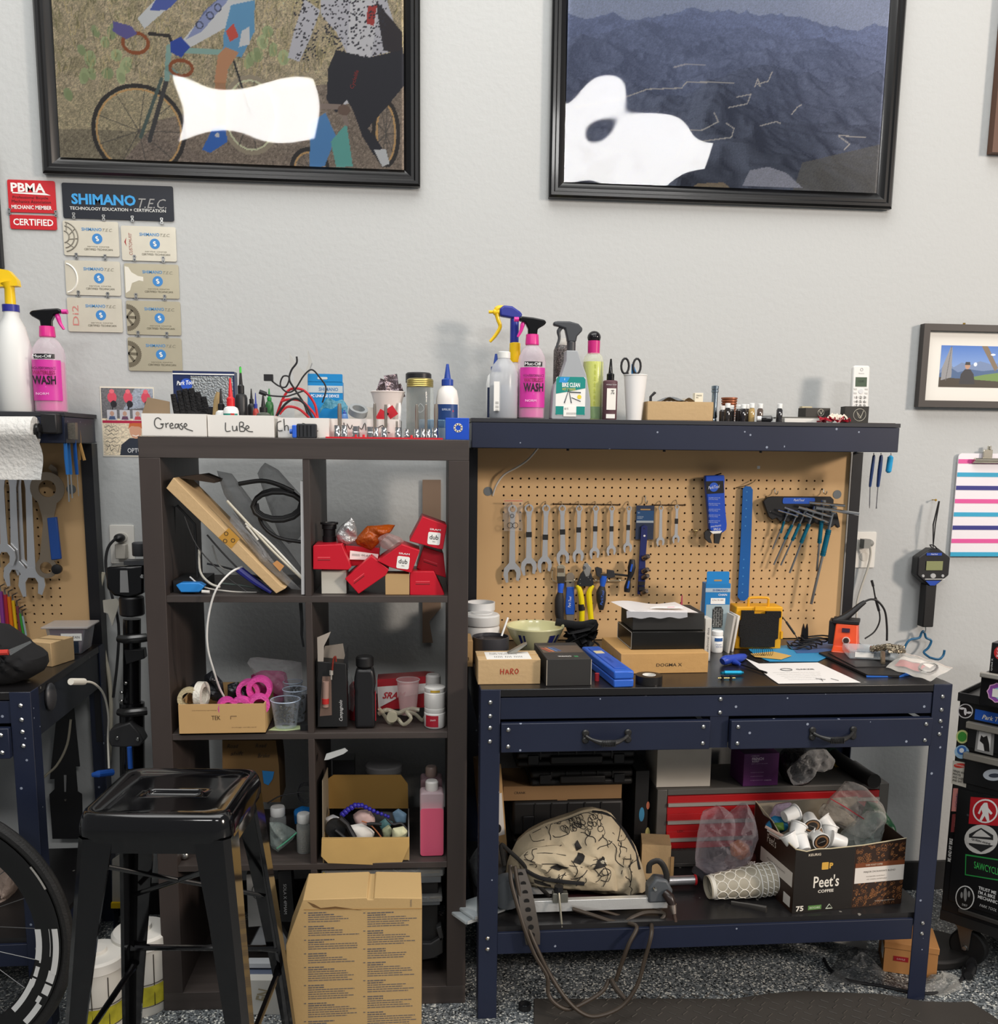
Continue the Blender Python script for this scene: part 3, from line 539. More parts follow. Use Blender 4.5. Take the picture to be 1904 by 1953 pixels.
# ================================================================ bottles and clutter on the upper shelf
ZT=1.549;BT_=BH+.001
def label_patch(par,W,z0,z1,rad,col,a0=-pi/2,name='label',cx=0,sy=1,r=.4,dy=0,seg=14):
    g=G();h=W/2/rad
    g.grid(lambda u,v: (cx+(rad+.0004)*cos(a0+(u-.5)*2*h),dy+(rad+.0004)*sin(a0+(u-.5)*2*h)*sy,z0+(z1-z0)*v),seg,1);return O(name,g,M(col,r),par)
def trigger(t,z,head,trig,s=-1,k=1,noz=None):                # spray head; s = side the nozzle points to
    g=G();P_=[(-.012,0),(.012,0),(.013,.018),(.03,.03),(.036,.038),(.03,.046),(.0,.052),(-.03,.055),(-.036,.05),(-.036,.042),(-.02,.036),(-.012,.018)]
    g.pris([(-a*s*k if s > 0 else a*k,z+b*k) for a,b in P_],.02,-.01);O('spray_head',g,head,t,bev=.004)
    g=G();g.tube([(s*.022*k,0,z+.044*k),(s*.026*k,0,z+.03*k),(s*.03*k,0,z+.012*k),(s*.038*k,0,z-.006*k)],[.004,.006,.0045,.003],8,sm=3);O('trigger',g,trig,t)
    O('nozzle',G().lathe([(.007,0),(.007,.012)],s*.036*k-(0 if s > 0 else .012),0,z+.046*k,10,'x'),noz or trig,t)
def wash(loc,label,s,k=1.0,rz=0,scale=1,hs=.309):
    t=E('spray_bottle',label,'bottle',loc,rz)
    O('bottle',G().lathe([(.033,0),(.036,.004),(.0365,.17),(.034,.19),(.025,.21),(.016,.222),(.0155,.232)],n=28),M('f0e8ee',.1,film=.22),t)
    O('liquid',G().lathe([(.031,.003),(.0335,.006),(.034,.15),(.0338,.151)],n=28),M('e335a8',.3),t)
    label_patch(t,.078,.035,.155,.0366,'d63ba2');O('collar',G().lathe([(.0165,.224),(.018,.226),(.0165,.254),(.016,.256)],n=18),M('d42a86',.35),t)
    label_patch(t,.05,.158,.172,.0368,'222226');TX(t,'Muc-Off',-.002,.165,.009,'f2f2f2',-.0376,wd=.042,b=.01)
    O('print',G().add([(.036*sin(a),-.0370*cos(a),z) for a,z in [(-.7,.045),(-.25,.085),(.6,.14),(.85,.15),(.85,.125),(.25,.085),(.8,.045),(.6,.035),(.05,.075),(-.5,.035)]],[(0,1,8,9),(1,2,3,4,5,8),(5,6,7,8)]),M('f0c8e6',.5),t)
    TX(t,'HIGH-PERFORMANCE',0,.13,.008,'2a1a28',-.0378,wd=.054);TX(t,'WATERLESS',0,.117,.012,'8e1d4e',-.0378,wd=.05,b=.02);TX(t,'WASH',0,.095,.026,'20161f',-.0378,wd=.052,b=.03);TX(t,'NORM',-.006,.055,.007,'f4d4ec',-.0378)
    trigger(t,.254,BLKG,M('e0309a',.3),s,k);
    t.scale=(scale,scale,hs/.309)
    return t
def dropb(loc,label,mat,tip,r=.02,h=.07,nz=.04,lab=None,name='squeeze_bottle',sh=.012,n=20,sy=1):
    t=E(name,label,'bottle',loc)
    O('bottle',G().lathe([(r*.92,0),(r,.004),(r,h-sh),(r*.85,h-sh*.35),(r*.45,h),(r*.42,h+.004)],n=n,sy=sy),mat,t)
    O('cap',G().lathe([(r*.52,h),(r*.52,h+nz*.28),(r*.3,h+nz*.34),(r*.12,h+nz),(r*.1,h+nz+.001)],n=14),tip,t)
    if lab: label_patch(t,r*2.2,lab[1],lab[2],r,lab[0],sy=sy)
    return t
def cup(loc,label,r0,r1,h,mat,n=28,name='paper_cup',rim=.0016,fill=None):
    t=E(name,label,'cup',loc);g=G();g.lathe([(r0*.1,.004),(r0*.92,.004),(r0,0),(r1,h-.002),(r1-.0008,h-.001),(r0*.94,.006),(r0*.1,.006)],n=n,cap=False);O('cup',g,mat,t)
    O('rim',G().tube([(r1*cos(2*pi*i/n),r1*sin(2*pi*i/n),h-.001) for i in range(n)],rim,6,cyc=True),mat,t);return t
# blue and yellow sprayer behind
x,y,z,W_,H_=PL(965,645,998,800,z=ZT,y=-.13)
t=E('spray_bottle','tall grey bottle with blue and yellow trigger sprayer, left end of upper shelf','bottle',(x,y,z))
top=AY(982,690,y).z-z
O('bottle',G().lathe([(.03,0),(.033,.005),(.033,top*.75),(.015,top-.01),(.014,top)],n=24),M('c9c6c0',.35),t)
YE=M('f2c818',.35);DB=M('2b3590',.35)
zc=AY(982,655,y).z-z;O('collar',G().lathe([(.0155,top-.002),(.0165,top+.002),(.0155,zc),(.013,zc+.002)],n=18),YE,t)
zh=AY(975,600,y).z-z;O('neck',G().cyl(-.002,0,zc,.0125,zh-zc-.012,n=14),DB,t)
O('spray_head',G().pris([(-.045,zh-.006),(.012,zh-.014),(.02,zh),(.012,zh+.008),(-.01,zh+.022),(-.035,zh+.024),(-.046,zh+.014)],.026,-.013),DB,t,bev=.005)
O('nozzle',G().lathe([(.0045,0),(.0045,.012),(.0085,.014),(.0085,.03)],-.076,0,zh+.006,12,'x'),YE,t)
O('trigger',G().tube([(-.03,0,zh+.018),(-.052,0,zh+.014),(-.05,0,zh-.012),(-.043,0,zh-.034),(-.056,0,zh-.058),(-.072,0,zh-.076)],[.006,.009,.006,.0055,.005,.004],8,sm=4),YE,t)
# squeeze bottle with dark label behind the clear one
x,y,z,W_,H_=PL(926,690,960,798,z=ZT,y=-.1)
t=dropb((x+.004,y,z),'white squeeze bottle with navy label and blue pointed cap, leftmost on shelf',PWHITE,M('25479c',.35),r=.028,h=.135,nz=.05,lab=('1c2b4c',.005,.09),sh=.035);TX(t,'3.5',0,.045,.014,'f2f2f2',-.0292,ang=pi/2)
x,y,z,W_,H_=PL(934,672,988,800,z=ZT,y=-.2)
t=E('clear_bottle','cloudy clear plastic bottle half full with upright label','bottle',(x,y,z));r=W_/2
O('bottle',G().lathe([(r*.94,0),(r,.004),(r,H_*.66),(r*.8,H_*.8),(r*.42,H_*.9),(r*.4,H_*.93)],n=24),M('d7dade',.25,film=.45),t);O('cap',G().lathe([(r*.44,H_*.91),(r*.44,H_*1.0),(r*.38,H_*1.01)],n=18),M('e4e4e0',.4),t)
O('liquid',G().lathe([(r*.9,.002),(r*.95,.005),(r*.95,H_*.5)],n=24),M('b5bcc6',.2),t);O('label',G().box(-r*.55,-r*.9,.02,.018,.001,.08),WHITE,t);TX(t,'|||| ||| |||',-r*.55,.03,.009,'444',-r*.9-.0012,ang=pi/2,wd=.03)
x,y,z,W_,H_=PL(988,604,1041,799,z=ZT,y=-.19);wash((x,y,z),'pink wash spray bottle on upper shelf, between clear and grey bottles',-1,scale=W_/.073,hs=H_)
# bike clean
x,y,z,W_,H_=PL(1051,614,1126,801,z=ZT,y=-.2)
t=E('spray_bottle','silver grey trigger bottle with teal bike clean label','bottle',(x,y,z));w2=W_/2;hb=AY(1090,670,y).z-z
O('bottle',G().pris([(-w2,.003),(-w2+.003,0),(w2-.003,0),(w2,.003),(w2*.96,hb*.3),(w2*.72,hb*.66),(w2*.28,hb*.98),(w2*.25,hb),(-w2*.3,hb),(-w2*.3,hb*.86),(-w2*.55,hb*.62),(-w2*.86,hb*.5),(-w2*.93,hb*.4)],.05,-.025),M('a4a8ac',.4),t,bev=.008,seg=3)
hl=hb*.62;O('label',G().pris(rr(-w2*.8,.012,w2*.7,hl,.006),.0004,-.0256),M('f2f1ec',.4),t);O('label_top',G().pris([(-w2*.79,hl*.6),(-w2*.79,hl-.006),(-w2*.7,hl),(w2*.6,hl),(w2*.69,hl-.006),(w2*.69,hl*.74),(-w2*.1,hl*.66)],.0004,-.0262),M('128a82',.4),t)
O('label_base',G().pris([(-w2*.79,.013),(w2*.69,.013),(w2*.69,.036),(-w2*.79,.036)],.0004,-.0262),M('128a82',.4),t);O('label_corner',G().pris([(-w2*.6,hl-.001),(-w2*.1,hl-.001),(-w2*.25,hl-.016),(-w2*.66,hl-.016)],.0004,-.0267),M('2a93d6',.4),t)
TX(t,'BIKE CLEAN',-.002,hl-.022,.012,'ffffff',-.0268,wd=.05,b=.02);TX(t,'WET CLEANER',-.008,hl-.034,.007,'e9d65a',-.0268,wd=.038);TX(t,'1',-w2*.37,hl-.007,.006,'fff',-.0269) 
g=G();g.tube([(-.02,-.0264,.045),(-.008,-.0264,.082),(.0,-.0264,.045)],.0015,4);g.tube([(-.005,-.0264,.075),(.026,-.0264,.074)],.0015,4);g.tube([(.0,-.0264,.06),(.026,-.0264,.05)],.001,4);O('bicycle_print',g,M('4a5258',.5),t)
O('badge',G().lathe([(.006,0),(.006,-.0003)],.022,-.026,.062,16,'y'),M('e8d23a',.5),t);O('price_sticker',G().bb(-.022,.014,-.0272,-.0264,.008,.036),M('f6f4ee',.5),t);TX(t,'$15',-.014,.029,.006,'333',-.0275);TX(t,'||||||||||',0,.016,.006,'333',-.0275,wd=.026)
O('collar',G().lathe([(.0125,hb),(.0125,hb+.024),(.011,hb+.026)],0,0,0,16),M('3c3d40',.4),t)
DG=M('3e4145',.4);g=G();zz=hb+.024;g.pris([(-.012,zz),(.012,zz),(.015,zz+.016),(.028,zz+.03),(.03,zz+.038),(.018,zz+.05),(-.006,zz+.056),(-.04,zz+.056),(-.052,zz+.054),(-.052,zz+.044),(-.04,zz+.042),(-.02,zz+.036),(-.014,zz+.012)],.022,-.011);O('spray_head',g,DG,t,bev=.004)
O('trigger',G().tube([(-.024,0,zz+.044),(-.036,0,zz+.03),(-.034,0,zz+.01),(-.042,0,zz-.016)],[.005,.006,.004,.003],8,sm=4),DG,t)
# aerosol behind
x,y,z,W_,H_=PL(1053,655,1092,800,z=ZT,y=-.1)
t=E('spray_can','dark speckled aerosol can behind the silver grey trigger bottle','can',(x,y,z));O('can',G().lathe([(.026,0),(.027,.003),(.027,H_-.02),(.022,H_-.008),(.02,H_-.006)],n=24),M('2f2b2c',.35,speck=('b5a9a4',900,.3,.5)),t);O('cap',G().lathe([(.02,H_-.008),(.02,H_),(.012,H_+.012),(.008,H_+.014)],n=18),M('b9b6b0',.4),t)
# yellow green
x,y,z,W_,H_=PL(1112,628,1151,801,z=ZT,y=-.15)
t=E('yellow_liquid_bottle','clear bottle of yellow-green liquid with pink collar and black dome cap','bottle',(x,y,z));r=W_/2;hb=AY(1131,672,y).z-z
O('bottle',G().lathe([(r*.95,0),(r,.004),(r,hb*.85),(r*.85,hb*.94),(r*.5,hb),(r*.48,hb+.003)],n=26),M('f3f6e8',.1,film=.2),t);O('liquid',G().lathe([(r*.9,.002),(r*.95,.005),(r*.95,hb*.86)],n=26),M('d3da1c',.15),t);O('liquid_base',G().lathe([(r*.96,.004),(r*.96,hb*.2)],n=26),M('4e8a28',.2),t)
zc=AY(1131,652,y).z-z;O('collar',G().lathe([(r*.58,hb-.004),(r*.6,zc+.002),(r*.5,zc+.004)],n=20),M('c92a7c',.35),t);O('dome_cap',G().sph(0,0,zc+.012,r*.66,r*.66,r*.62),M('1c1a1e',.12),t)
for j in range(7): TX(t,'o~o~',0,hb*(.25+.09*j),.006,'9aa51a',-r*1.02,ang=pi/2,wd=.012)
# small brown squeeze bottle
x,y,z,W_,H_=PL(1150,685,1178,800,z=ZT,y=-.19)
t=dropb((x,y,z),'small maroon squeeze bottle with long black tip beside white cup',M('5f4148',.5),BLKG,r=W_/2,h=H_*.66,nz=H_*.34,sh=.004,sy=.7);O('label',G().box(.001,-W_/2*.72,H_*.17,W_*.62,.0008,H_*.35),M('efece4',.5),t);TX(t,'24',.004,H_*.46,.009,'333',-W_/2*.72-.002,ang=pi/2);O('sticker',G().box(0,-W_/2*.72,H_*.03,W_*.6,.0008,H_*.07),WHITE,t)
TX(t,'WORLD TOUR',0,H_*.58,.003,'ddd',-W_/2*.75,wd=W_*.7)
# white cup with scissors
x,y,z,W_,H_=PL(1182,715,1240,803,z=ZT,y=-.19)
cup((x,y,z),'white paper cup holding black scissors',.022,.0325,H_,M('efedea',.6),rim=.0015)
t=E('scissors','black-handled scissors standing in the white paper cup','scissors',(x-.012,y,z));g=G()
for s,cx_ in ((-1,-.015),(1,.011)): g.tube([(cx_+.011*cos(a)+ (.004*s),0,H_+.024+.021*sin(a)) for a in [2*pi*i/14 for i in range(14)]],.0032,8,cyc=True)
g.tube([(-.012,0,H_+.006),(-.002,0,H_-.012)],.0035,8);g.tube([(.008,0,H_+.006),(.002,0,H_-.012)],.0035,8);O('handles',g,M('1c1c1f',.5),t)
O('blades',G().pris([(-.004,H_-.01),(.004,H_-.01),(.001,.012),(-.001,.012)],.002),STEEL,t);O('cable_guard',G().pris([(.001,H_+.002),(.018,H_+.002),(.006,H_+.03),(.001,H_+.03)],.003,.004),M('2f87c8',.4),t,label='blue piece behind the handles')
# tray box with baggies
x,y,z,W_,H_=PL(1236,767,1360,803,z=ZT,y=-.22)
t=E('cardboard_box','low open tan cardboard box of small parts on the upper shelf','box',(x,y,z),-.02);H_=AY(1300,766,y).z-z;d=.12
g=G().bb(-W_/2,W_/2,0,.003,0,H_).bb(-W_/2,W_/2,d-.003,d,0,H_).bb(-W_/2,-W_/2+.003,.003,d-.003,0,H_).bb(W_/2-.003,W_/2,.003,d-.003,0,H_).bb(-W_/2,W_/2,0,d,0,.003);O('box',g,CARD,t)
S('small_parts_bag','clear bag of black parts lying in the low tan box','bag',G().grid(lambda u,v: (x-.052+.075*u,y+.02+.08*v,z+H_+.001+.015*sin(pi*u)*(.6+.4*sin(9*v+7*u))),12,10),M('6f7377',.25,bump=.8,bs=90),)
S('clear_bag','small clear bag with brass part, in the low tan box','bag',G().grid(lambda u,v: (x+.012+.04*u,y+.02+.07*v,z+H_+.001+.012*sin(pi*u)*(.7+.3*sin(8*v+5*u))),10,8),M('b8ae9d',.3,bump=.8,bs=90))
t=E('small_white_box','tiny white printed box on the right of the low tan box','box',(x+.058,y+.03,z+.012));O('box',G().bb(-.012,.012,-.01,.012,0,H_+.014),M('ece5cf',.6),t,bev=.0005);TX(t,'MADE\nIN',0,H_+.004,.01,'555044',-.0106,wd=.016)
p=AY(1240,750,y+.02);S('black_fitting','black barbed fitting sticking up between white cup and tan box','fitting',G().tube([(p.x,y+.01,ZT+.001),(p.x,y+.01,p.z-.01),(p.x+.012,y+.01,p.z+.002)],.004,8).cyl(p.x+.012,y+.01,p.z-.002,.003,.005,n=8),BLK)
# chrome tube
x,y,z,W_,H_=PL(1353,735,1373,803,z=ZT,y=-.16)
g=G().lathe([(.009,0),(.0095,.003),(.0075,.01),(.0095,.014),(.0085,.03),(.0085,H_*.8),(.0105,H_*.81),(.0105,H_*.87),(.009,H_*.88),(.0105,H_*.9),(.0105,H_*.98),(.005,H_)],n=20);S('bearing_press','upright chrome press cylinder beside the low tan box','tool',g,M('9fb0bd',.2,1),(x,y,z))
# brass ribbed
x,y,z,W_,H_=PL(1371,757,1410,803,z=ZT,y=-.11);g=G();pr=[]
for i in range(10): pr+=[(.016+.0006*i,i*H_/10),(.0185+.0006*i,i*H_/10+.001),(.0185+.0006*i,(i+.7)*H_/10),(.016+.0006*i,(i+.75)*H_/10)]
S('copper_cup','ribbed copper-brown cup behind the small vials','cup',G().lathe(pr,n=24),M('9c5f42',.4,.4),(x,y,z))
# vials
VX=[(1378,774,'black small vial with white cap, leftmost of the row','33302f'),(1388,769,'dark vial with silver label and white cap, second from left','2a2624'),(1395,773,'dark vial half hidden behind the second vial','26211f'),(1409,772,'dark vial with white cap in middle of the row','2a2221'),(1418,771,'dark vial with pale lettering right of the middle','211d20'),(1426,771,'dark vial partly behind the amber vial','302a26'),(1434,769,'amber vial with white cap in the row','b79a63'),(1450,770,'clear brown vial above the tipped vial','5a4c44'),(1487,770,'dark vial with white cap standing apart at right of the row','2b2a2c')]
proto=None
for i,(a,b,lb,c_) in enumerate(VX):
    yy=-.22 if i in (1,4,6,8) else -.19;x,y,z,W_,H_=PL(a-6,b,a+6,804,z=ZT,y=yy)
    t=E('vial',lb,'vial',(x,y,z),group='small capped vials on the upper shelf');r=.0088
    O('glass',G().lathe([(r*.95,0),(r,.001),(r,H_*.66),(r*.6,H_*.76),(r*.6,H_*.8)],n=16),M(c_,.08,coat=1),t);O('cap',G().lathe([(r*.85,H_*.75),(r*.85,H_*.98),(r*.75,H_)],n=16),PWHITE,t)
x,y,z,W_,H_=PL(1444,793,1475,805,z=ZT,y=-.24)
t=E('vial','vial lying on its side with the white cap towards the viewer','vial',(x-.01,y,z+.009),-.35,group='small capped vials on the upper shelf');O('glass',G().lathe([(.008,0),(.0088,.003),(.0088,.026),(.005,.03)],0,0,0,16,'x'),M('2b2a2c',.08,coat=1),t);O('cap',G().lathe([(.0075,-.012),(.0075,.001)],0,0,0,16,'x'),PWHITE,t)
# papers, stand, soap boxes, red ribbon, phone
x,y,z,W_,H_=PL(1497,796,1590,804,z=ZT,y=-.22);S('white_tray','flat white and black card box lying between vials and phone','box',G().bb(-W_/2,W_/2,0,.07,0,.012),M('dedcd6',.5),(x,y,z),bev=.001)
x,y,z,W_,H_=PL(1490,792,1580,796,z=ZT+.0125,y=-.2);S('dark_card','dark grey card on top of the flat white tray','card',G().bb(-W_/2,W_/2,0,.06,0,.004),M('55544f',.6),(x,y,z))
def soap(a0,b0,a1,b1,y,label,rz):
    x,y,z,W_,H_=PL(a0,b0,a1,b1,z=ZT if b1 > 797 else ZT+.018,y=y);t=E('soap_box',label,'box',(x,y,z),rz);O('box',G().bb(-W_/2,W_/2,0,.045,0,H_),M('35332f',.6),t,bev=.0005)
    g=G();c_=W_*.12;R2=H_*.36;g.tube([(c_+R2*cos(2*pi*i/20),-.0003,H_/2+R2*sin(2*pi*i/20)) for i in range(20)],.0006,4,cyc=True);g.tube([(c_-R2*.5,-.0003,H_*.7),(c_-R2*.1,-.0003,H_*.35),(c_+R2*.2,-.0003,H_*.35),(c_+R2*.6,-.0003,H_*.75)],.0008,4,sm=3);g.tube([(c_-R2*.3,-.0003,H_*.6),(c_+R2*.3,-.0003,H_*.3)],.0007,4);O('emblem',g,M('cfc9b8',.5),t);return t
soap(1536,778,1585,793,-.17,'dark little box with round emblem lying left of the phone',.1);soap(1613,775,1656,804,-.235,'dark box with scroll emblem standing in front of the phone',-.15)
x,y,z,W_,H_=PL(1530,775,1549,793,z=ZT+.018,y=-.1);S('cream_box','small cream box behind the dark little box','box',G().bb(-W_/2,W_/2,0,.02,-.018,H_),M('c9bd9c',.6),(x,y,z))
g=G();rs=random.Random(3)
p=AY(1595,800,-.25)
for k in range(26): a=rs.uniform(-.05,.05);g.tube([(p.x+a,-.25+rs.uniform(0,.03),ZT+.002+rs.uniform(0,.012)),(p.x+a+rs.uniform(-.02,.02),-.25+rs.uniform(0,.03),ZT+.003+rs.uniform(0,.016)),(p.x+a+rs.uniform(-.02,.02),-.25+rs.uniform(0,.03),ZT+.002+rs.uniform(0,.008))],.0022,5,sm=2,flat=.4)
S('red_ribbon','crumpled dark red shiny ribbon in front of the phone','ribbon',g,M('a01026',.25))
g=G()
for k in range(9): a=rs.uniform(-.02,.028);g.tube([(p.x+a,-.235,ZT+.008+rs.uniform(0,.01)),(p.x+a+.01,-.232,ZT+.02+rs.uniform(0,.006)),(p.x+a+.02,-.235,ZT+.01)],.003,5,sm=2,flat=.4)
S('cream_ribbon','crumpled cream ribbon tangled with the red ribbon','ribbon',g,M('e9dccb',.5))
x,y,z,W_,H_=PL(1626,697,1657,795,z=ZT,y=-.12)
t=E('cordless_phone','white cordless phone handset standing on the upper shelf','phone',(x,y,z),rot=(radians(-4),0,-.05));O('body',G().pris(rr(-W_/2,0,W_/2,H_,.007),.018,-.009),M('e8e6e2',.35),t,bev=.003)
O('screen',G().bb(-W_*.34,W_*.34,-.0098,-.009,H_*.64,H_*.8),M('4a5a48',.3),t);TX(t,'Panasonic',0,H_*.865,.003,'777',-.0096);TX(t,'12:05',0,H_*.73,.006,'26302a',-.0102);O('speaker',G().tube([(.004*cos(2*pi*i/12),-.0094,H_*.93+.004*sin(2*pi*i/12)) for i in range(12)],.0005,4,cyc=True),GREYP,t)
O('key_pad',G().lathe([(.007,0),(.007,-.0012)],0,-.009,H_*.56,20,'y'),M('d8d8d8',.3),t)
for i in range(3):
    for j in range(5): O('key',G().box((i-1)*W_*.27,-.0095,H_*(.46-.075*j)-.0022,W_*.2,.0012,.0045),M('c7c5c0',.4),t)
    for j in range(2): 
        if i != 1: O('key',G().box((i-1)*W_*.33,-.0095,H_*(.6-.07*j)-.002,W_*.17,.0012,.004),M('c7c5c0',.4),t)
TX(t,'1 2 3\n4 5 6\n7 8 9',0,H_*.385,H_*.19,'4a4a4a',-.0104,wd=W_*.62)
x,y,z,W_,H_=PL(1655,800,1712,806,z=ZT,y=-.2);S('flat_knife','thin dark cutter lying at the right end of the upper shelf','tool',G().pris([(-W_/2,0),(W_/2,.01),(W_/2,.016),(-W_/2,.012)],.003,0,'xy'),M('3b3430',.4),(x,y,z))
# ================================================================ on top of the bookcase
ZB=BH+.0005
WBX=M('e9e6e0',.6,var=.03,vs=4)
def stroke(t,paths,col,w=.0012,y=-.001,name='lettering'):
    g=G()
    for p in paths: g.tube([(a,y,b) for a,b in p],w,5,sm=3,flat=.25)
    return O(name,g,M(col,.6),t)
def bin_(a0,b0,a1,b1,label,y=-.53,d=.2,flap=0):
    x,y,z,W_,H_=PL(a0,b0,a1,b1,z=ZB,y=y);t=E('white_bin',label,'box',(x,y,z),-.0267,group=None)
    g=G().bb(-W_/2,W_/2,0,.002,0,H_).bb(-W_/2,-W_/2+.002,.002,d,0,H_).bb(W_/2-.002,W_/2,.002,d,0,H_).bb(-W_/2,W_/2,d-.002,d,0,H_).bb(-W_/2,W_/2,0,d,0,.002);O('box',g,WBX,t);return t,W_,H_
t,W_,H_=bin_(270,789,394,833,'white cardboard bin with handwritten word grease');u=W_/124
def hw(pts): return [((a-62)*u,(44-b)*u) for a,b in pts]
stroke(t,[hw([(38,12),(32,8),(26,12),(25,22),(30,28),(38,28),(41,22),(36,20),(43,20)]),hw([(46,18),(47,27),(47,21),(52,18)]),hw([(54,24),(60,22),(58,18),(54,22),(56,28),(62,27)]),hw([(70,20),(65,20),(64,27),(69,26),(71,19),(72,28)]),hw([(78,18),(74,21),(79,25),(77,30),(73,28)]),hw([(82,25),(87,22),(84,18),(81,24),(86,29),(98,33)])],'4a4a48')
t,W_,H_=bin_(396,792,523,836,'white cardboard bin with handwritten word lube');u=W_/127
stroke(t,[hw([(33,16),(33,32),(42,32)]),hw([(46,22),(47,31),(53,30),(54,22),(55,32)]),hw([(60,32),(60,16),(67,16),(66,22),(61,23),(69,26),(68,32),(60,32)]),hw([(72,28),(78,25),(74,21),(71,27),(76,32),(85,33)])],'4a4a48')
t,W_,H_=bin_(530,797,628,838,'white cardboard bin with handwritten di2, behind blue clamp');u=W_/98
stroke(t,[hw([(20,12),(12,16),(13,30),(22,30)]),hw([(25,8),(26,30),(27,22),(32,21),(33,30)]),hw([(60,16),(66,18),(68,26),(60,31)]),hw([(74,20),(75,30)]),hw([(79,22),(85,20),(86,24),(79,31),(90,30)])],'4a4a48')
t,W_,H_=bin_(630,799,762,838,'long white bin with handwriting behind the socket rack',-.5);u=W_/132
stroke(t,[hw([(22,14),(24,28)]),hw([(28,16),(34,26),(38,18)]),hw([(50,20),(56,26),(62,14),(64,28)]),hw([(80,14),(84,24),(96,18),(98,26)]),hw([(96,30),(110,32)])],'4a4a48')
# card flap and box in grease
p=AY(305,789,-.45);t=S('cardboard_flap','grey-brown cardboard piece sticking up in the grease bin','cardboard',G().pris([(p.x-.045,ZB+.05),(p.x-.028,ZB+.095),(p.x+.024,ZB+.085),(p.x+.024,ZB+.04),(p.x-.03,ZB+.02)],.004,-.45),M('8e7a61',.8))
x,y,z,W_,H_=PL(331,708,448,800,z=ZB+.004,y=-.325)
t=E('tool_box_carton','navy carton with blue stripe and silver panel behind the grease bin','box',(x,y,z));O('box',G().bb(-W_/2,W_/2,0,.045,0,H_),M('1b2a55',.4),t);O('silver_panel',G().bb(-W_/2+.045,W_/2-.004,-.001,0,H_*.45,H_-.012),M('8e9396',.3,.7,bump=.6,bs=200),t);O('white_stripe',G().bb(-W_/2,W_/2,-.0012,0,H_-.009,H_-.006),PWHITE,t);O('window',G().bb(-W_/2+.04,W_/2-.01,-.001,0,H_*.28,H_*.44),BLK,t);O('round_logo',G().lathe([(.015,0),(.015,-.001)],-W_/2+.034,-.001,H_-.034,18,'y',),M('2d57c0',.4),t);TX(t,'Park Tool',-W_/2+.032,H_-.03,.011,'f2f4f6',-.003,sh=.3,wd=.045,b=.02,ang=.08)
# black glove
g=G();p=AY(370,770,-.44)
for i,(a,b,rr_) in enumerate(((332,752,.008),(343,745,.008),(354,742,.009),(366,741,.009),(378,748,.009),(390,757,.008))): q1=AY(a,b,-.44);g.tube([(q1.x+.012,-.44,ZB+.03),(q1.x+.004,-.445,q1.z-.03),(q1.x,-.45,q1.z)],[.011,rr_,rr_*.8],8,sm=3)
g.sph(p.x+.005,-.44,ZB+.04,.036,.02,.028);S('black_glove','black ridged glove lying fingers up in the grease bin','glove',g,M('1b1b1e',.8,bump=1,bs=200))
x,y,z,W_,H_=PL(398,748,416,792,z=ZB+.01,y=-.45);S('wooden_dowel','tan wooden handle leaning between grease and lube bins','handle',G().tube([(x,y,z),(x+.01,y,z+H_*.8),(x+.015,y,z+H_)],[.008,.009,.007],10),M('a98f63',.6))
def lb(a0,b0,a1,b1,y,label,mat,tip,lab=None,nz=.03,hk=.7): 
    x,y,z,W_,H_=PL(a0,b0,a1,b1,z=ZB+.003,y=y);return dropb((x,y,z),label,mat,tip,r=W_/2,h=H_*hk,nz=H_*(1-hk),lab=lab and (lab,H_*.05,H_*hk*.75))
lb(410,742,434,800,-.47,'white bottle with black cap at left of lube bin',PWHITE,BLK,'2c8a84',hk=.55)
t=lb(425,722,455,800,-.5,'white and teal bottle with red tip in the lube bin',PWHITE,M('d8262c',.4),'16907f',hk=.52);O('red_label',G().box(.006,-.0185,.046,.01,.001,.008),M('c8302c',.5),t)
t=lb(448,700,472,800,-.46,'black bottle with bright green tip in the lube bin',M('2a2a2c',.4),BLK,hk=.62);t2=G().cyl(0,0,AY(460,716,-.46).z-ZB-.003,.0028,.02,n=10);O('green_tip',t2,M('4bd04f',.4),t)
lb(472,742,488,800,-.42,'small black bottle behind the green-tipped bottle',M('232326',.4),BLK,hk=.7)
lb(482,750,494,800,-.46,'small blue-capped bottle in the lube bin',M('b04038',.4),M('2f3f9c',.4),hk=.65)
t=lb(488,755,517,805,-.5,'smoky bottle with round black logo in the lube bin',M('5b5f58',.15),BLK,hk=.6);O('round_logo',G().lathe([(.008,0),(.008,-.001)],0,-.0178,.022,18,'y'),BLK,t)
lb(506,742,522,800,-.44,'green-capped bottle at right of the lube bin',M('2f6b3a',.4),M('2a9a44',.4),hk=.75)
# cables and leads above the di2 bin
def cable(name,label,pts,y,col,r=.0022,rough=.5,cat='cable',ext=None):
    P_=[AY(a,b,y if not isinstance(y,list) else y[i]) for i,(a,b) in enumerate(pts)]
    g=G().tube(P_,r,8,sm=5)
    if ext: ext(g,P_)
    return S(name,label,cat,g,M(col,rough))
cable('black_cable','black cable looping high above the charger bin with a square plug',[(514,722),(530,735),(545,738),(552,720),(540,718),(535,735),(548,748),(563,742),(580,716),(595,705),(610,720),(622,740),(615,768)],-.46,'1d1d20',.002,ext=lambda g,P_: g.box(P_[0].x-.002,P_[0].y,P_[0].z-.006,.022,.012,.016))
cable('black_cable','short black usb lead poking out left of the charger bin',[(495,747),(508,752),(520,755),(545,756),(560,752),(580,745)],-.48,'232326',.002,ext=lambda g,P_: g.tube([P_[0],P_[1]],.0055,8))
cable('black_cable','thick black lead coiling up over the clip above the bin',[(566,680),(566,692),(556,706),(552,724),(562,742),(580,770),(590,800),(596,808)],-.44,'1a1a1d',.0024)
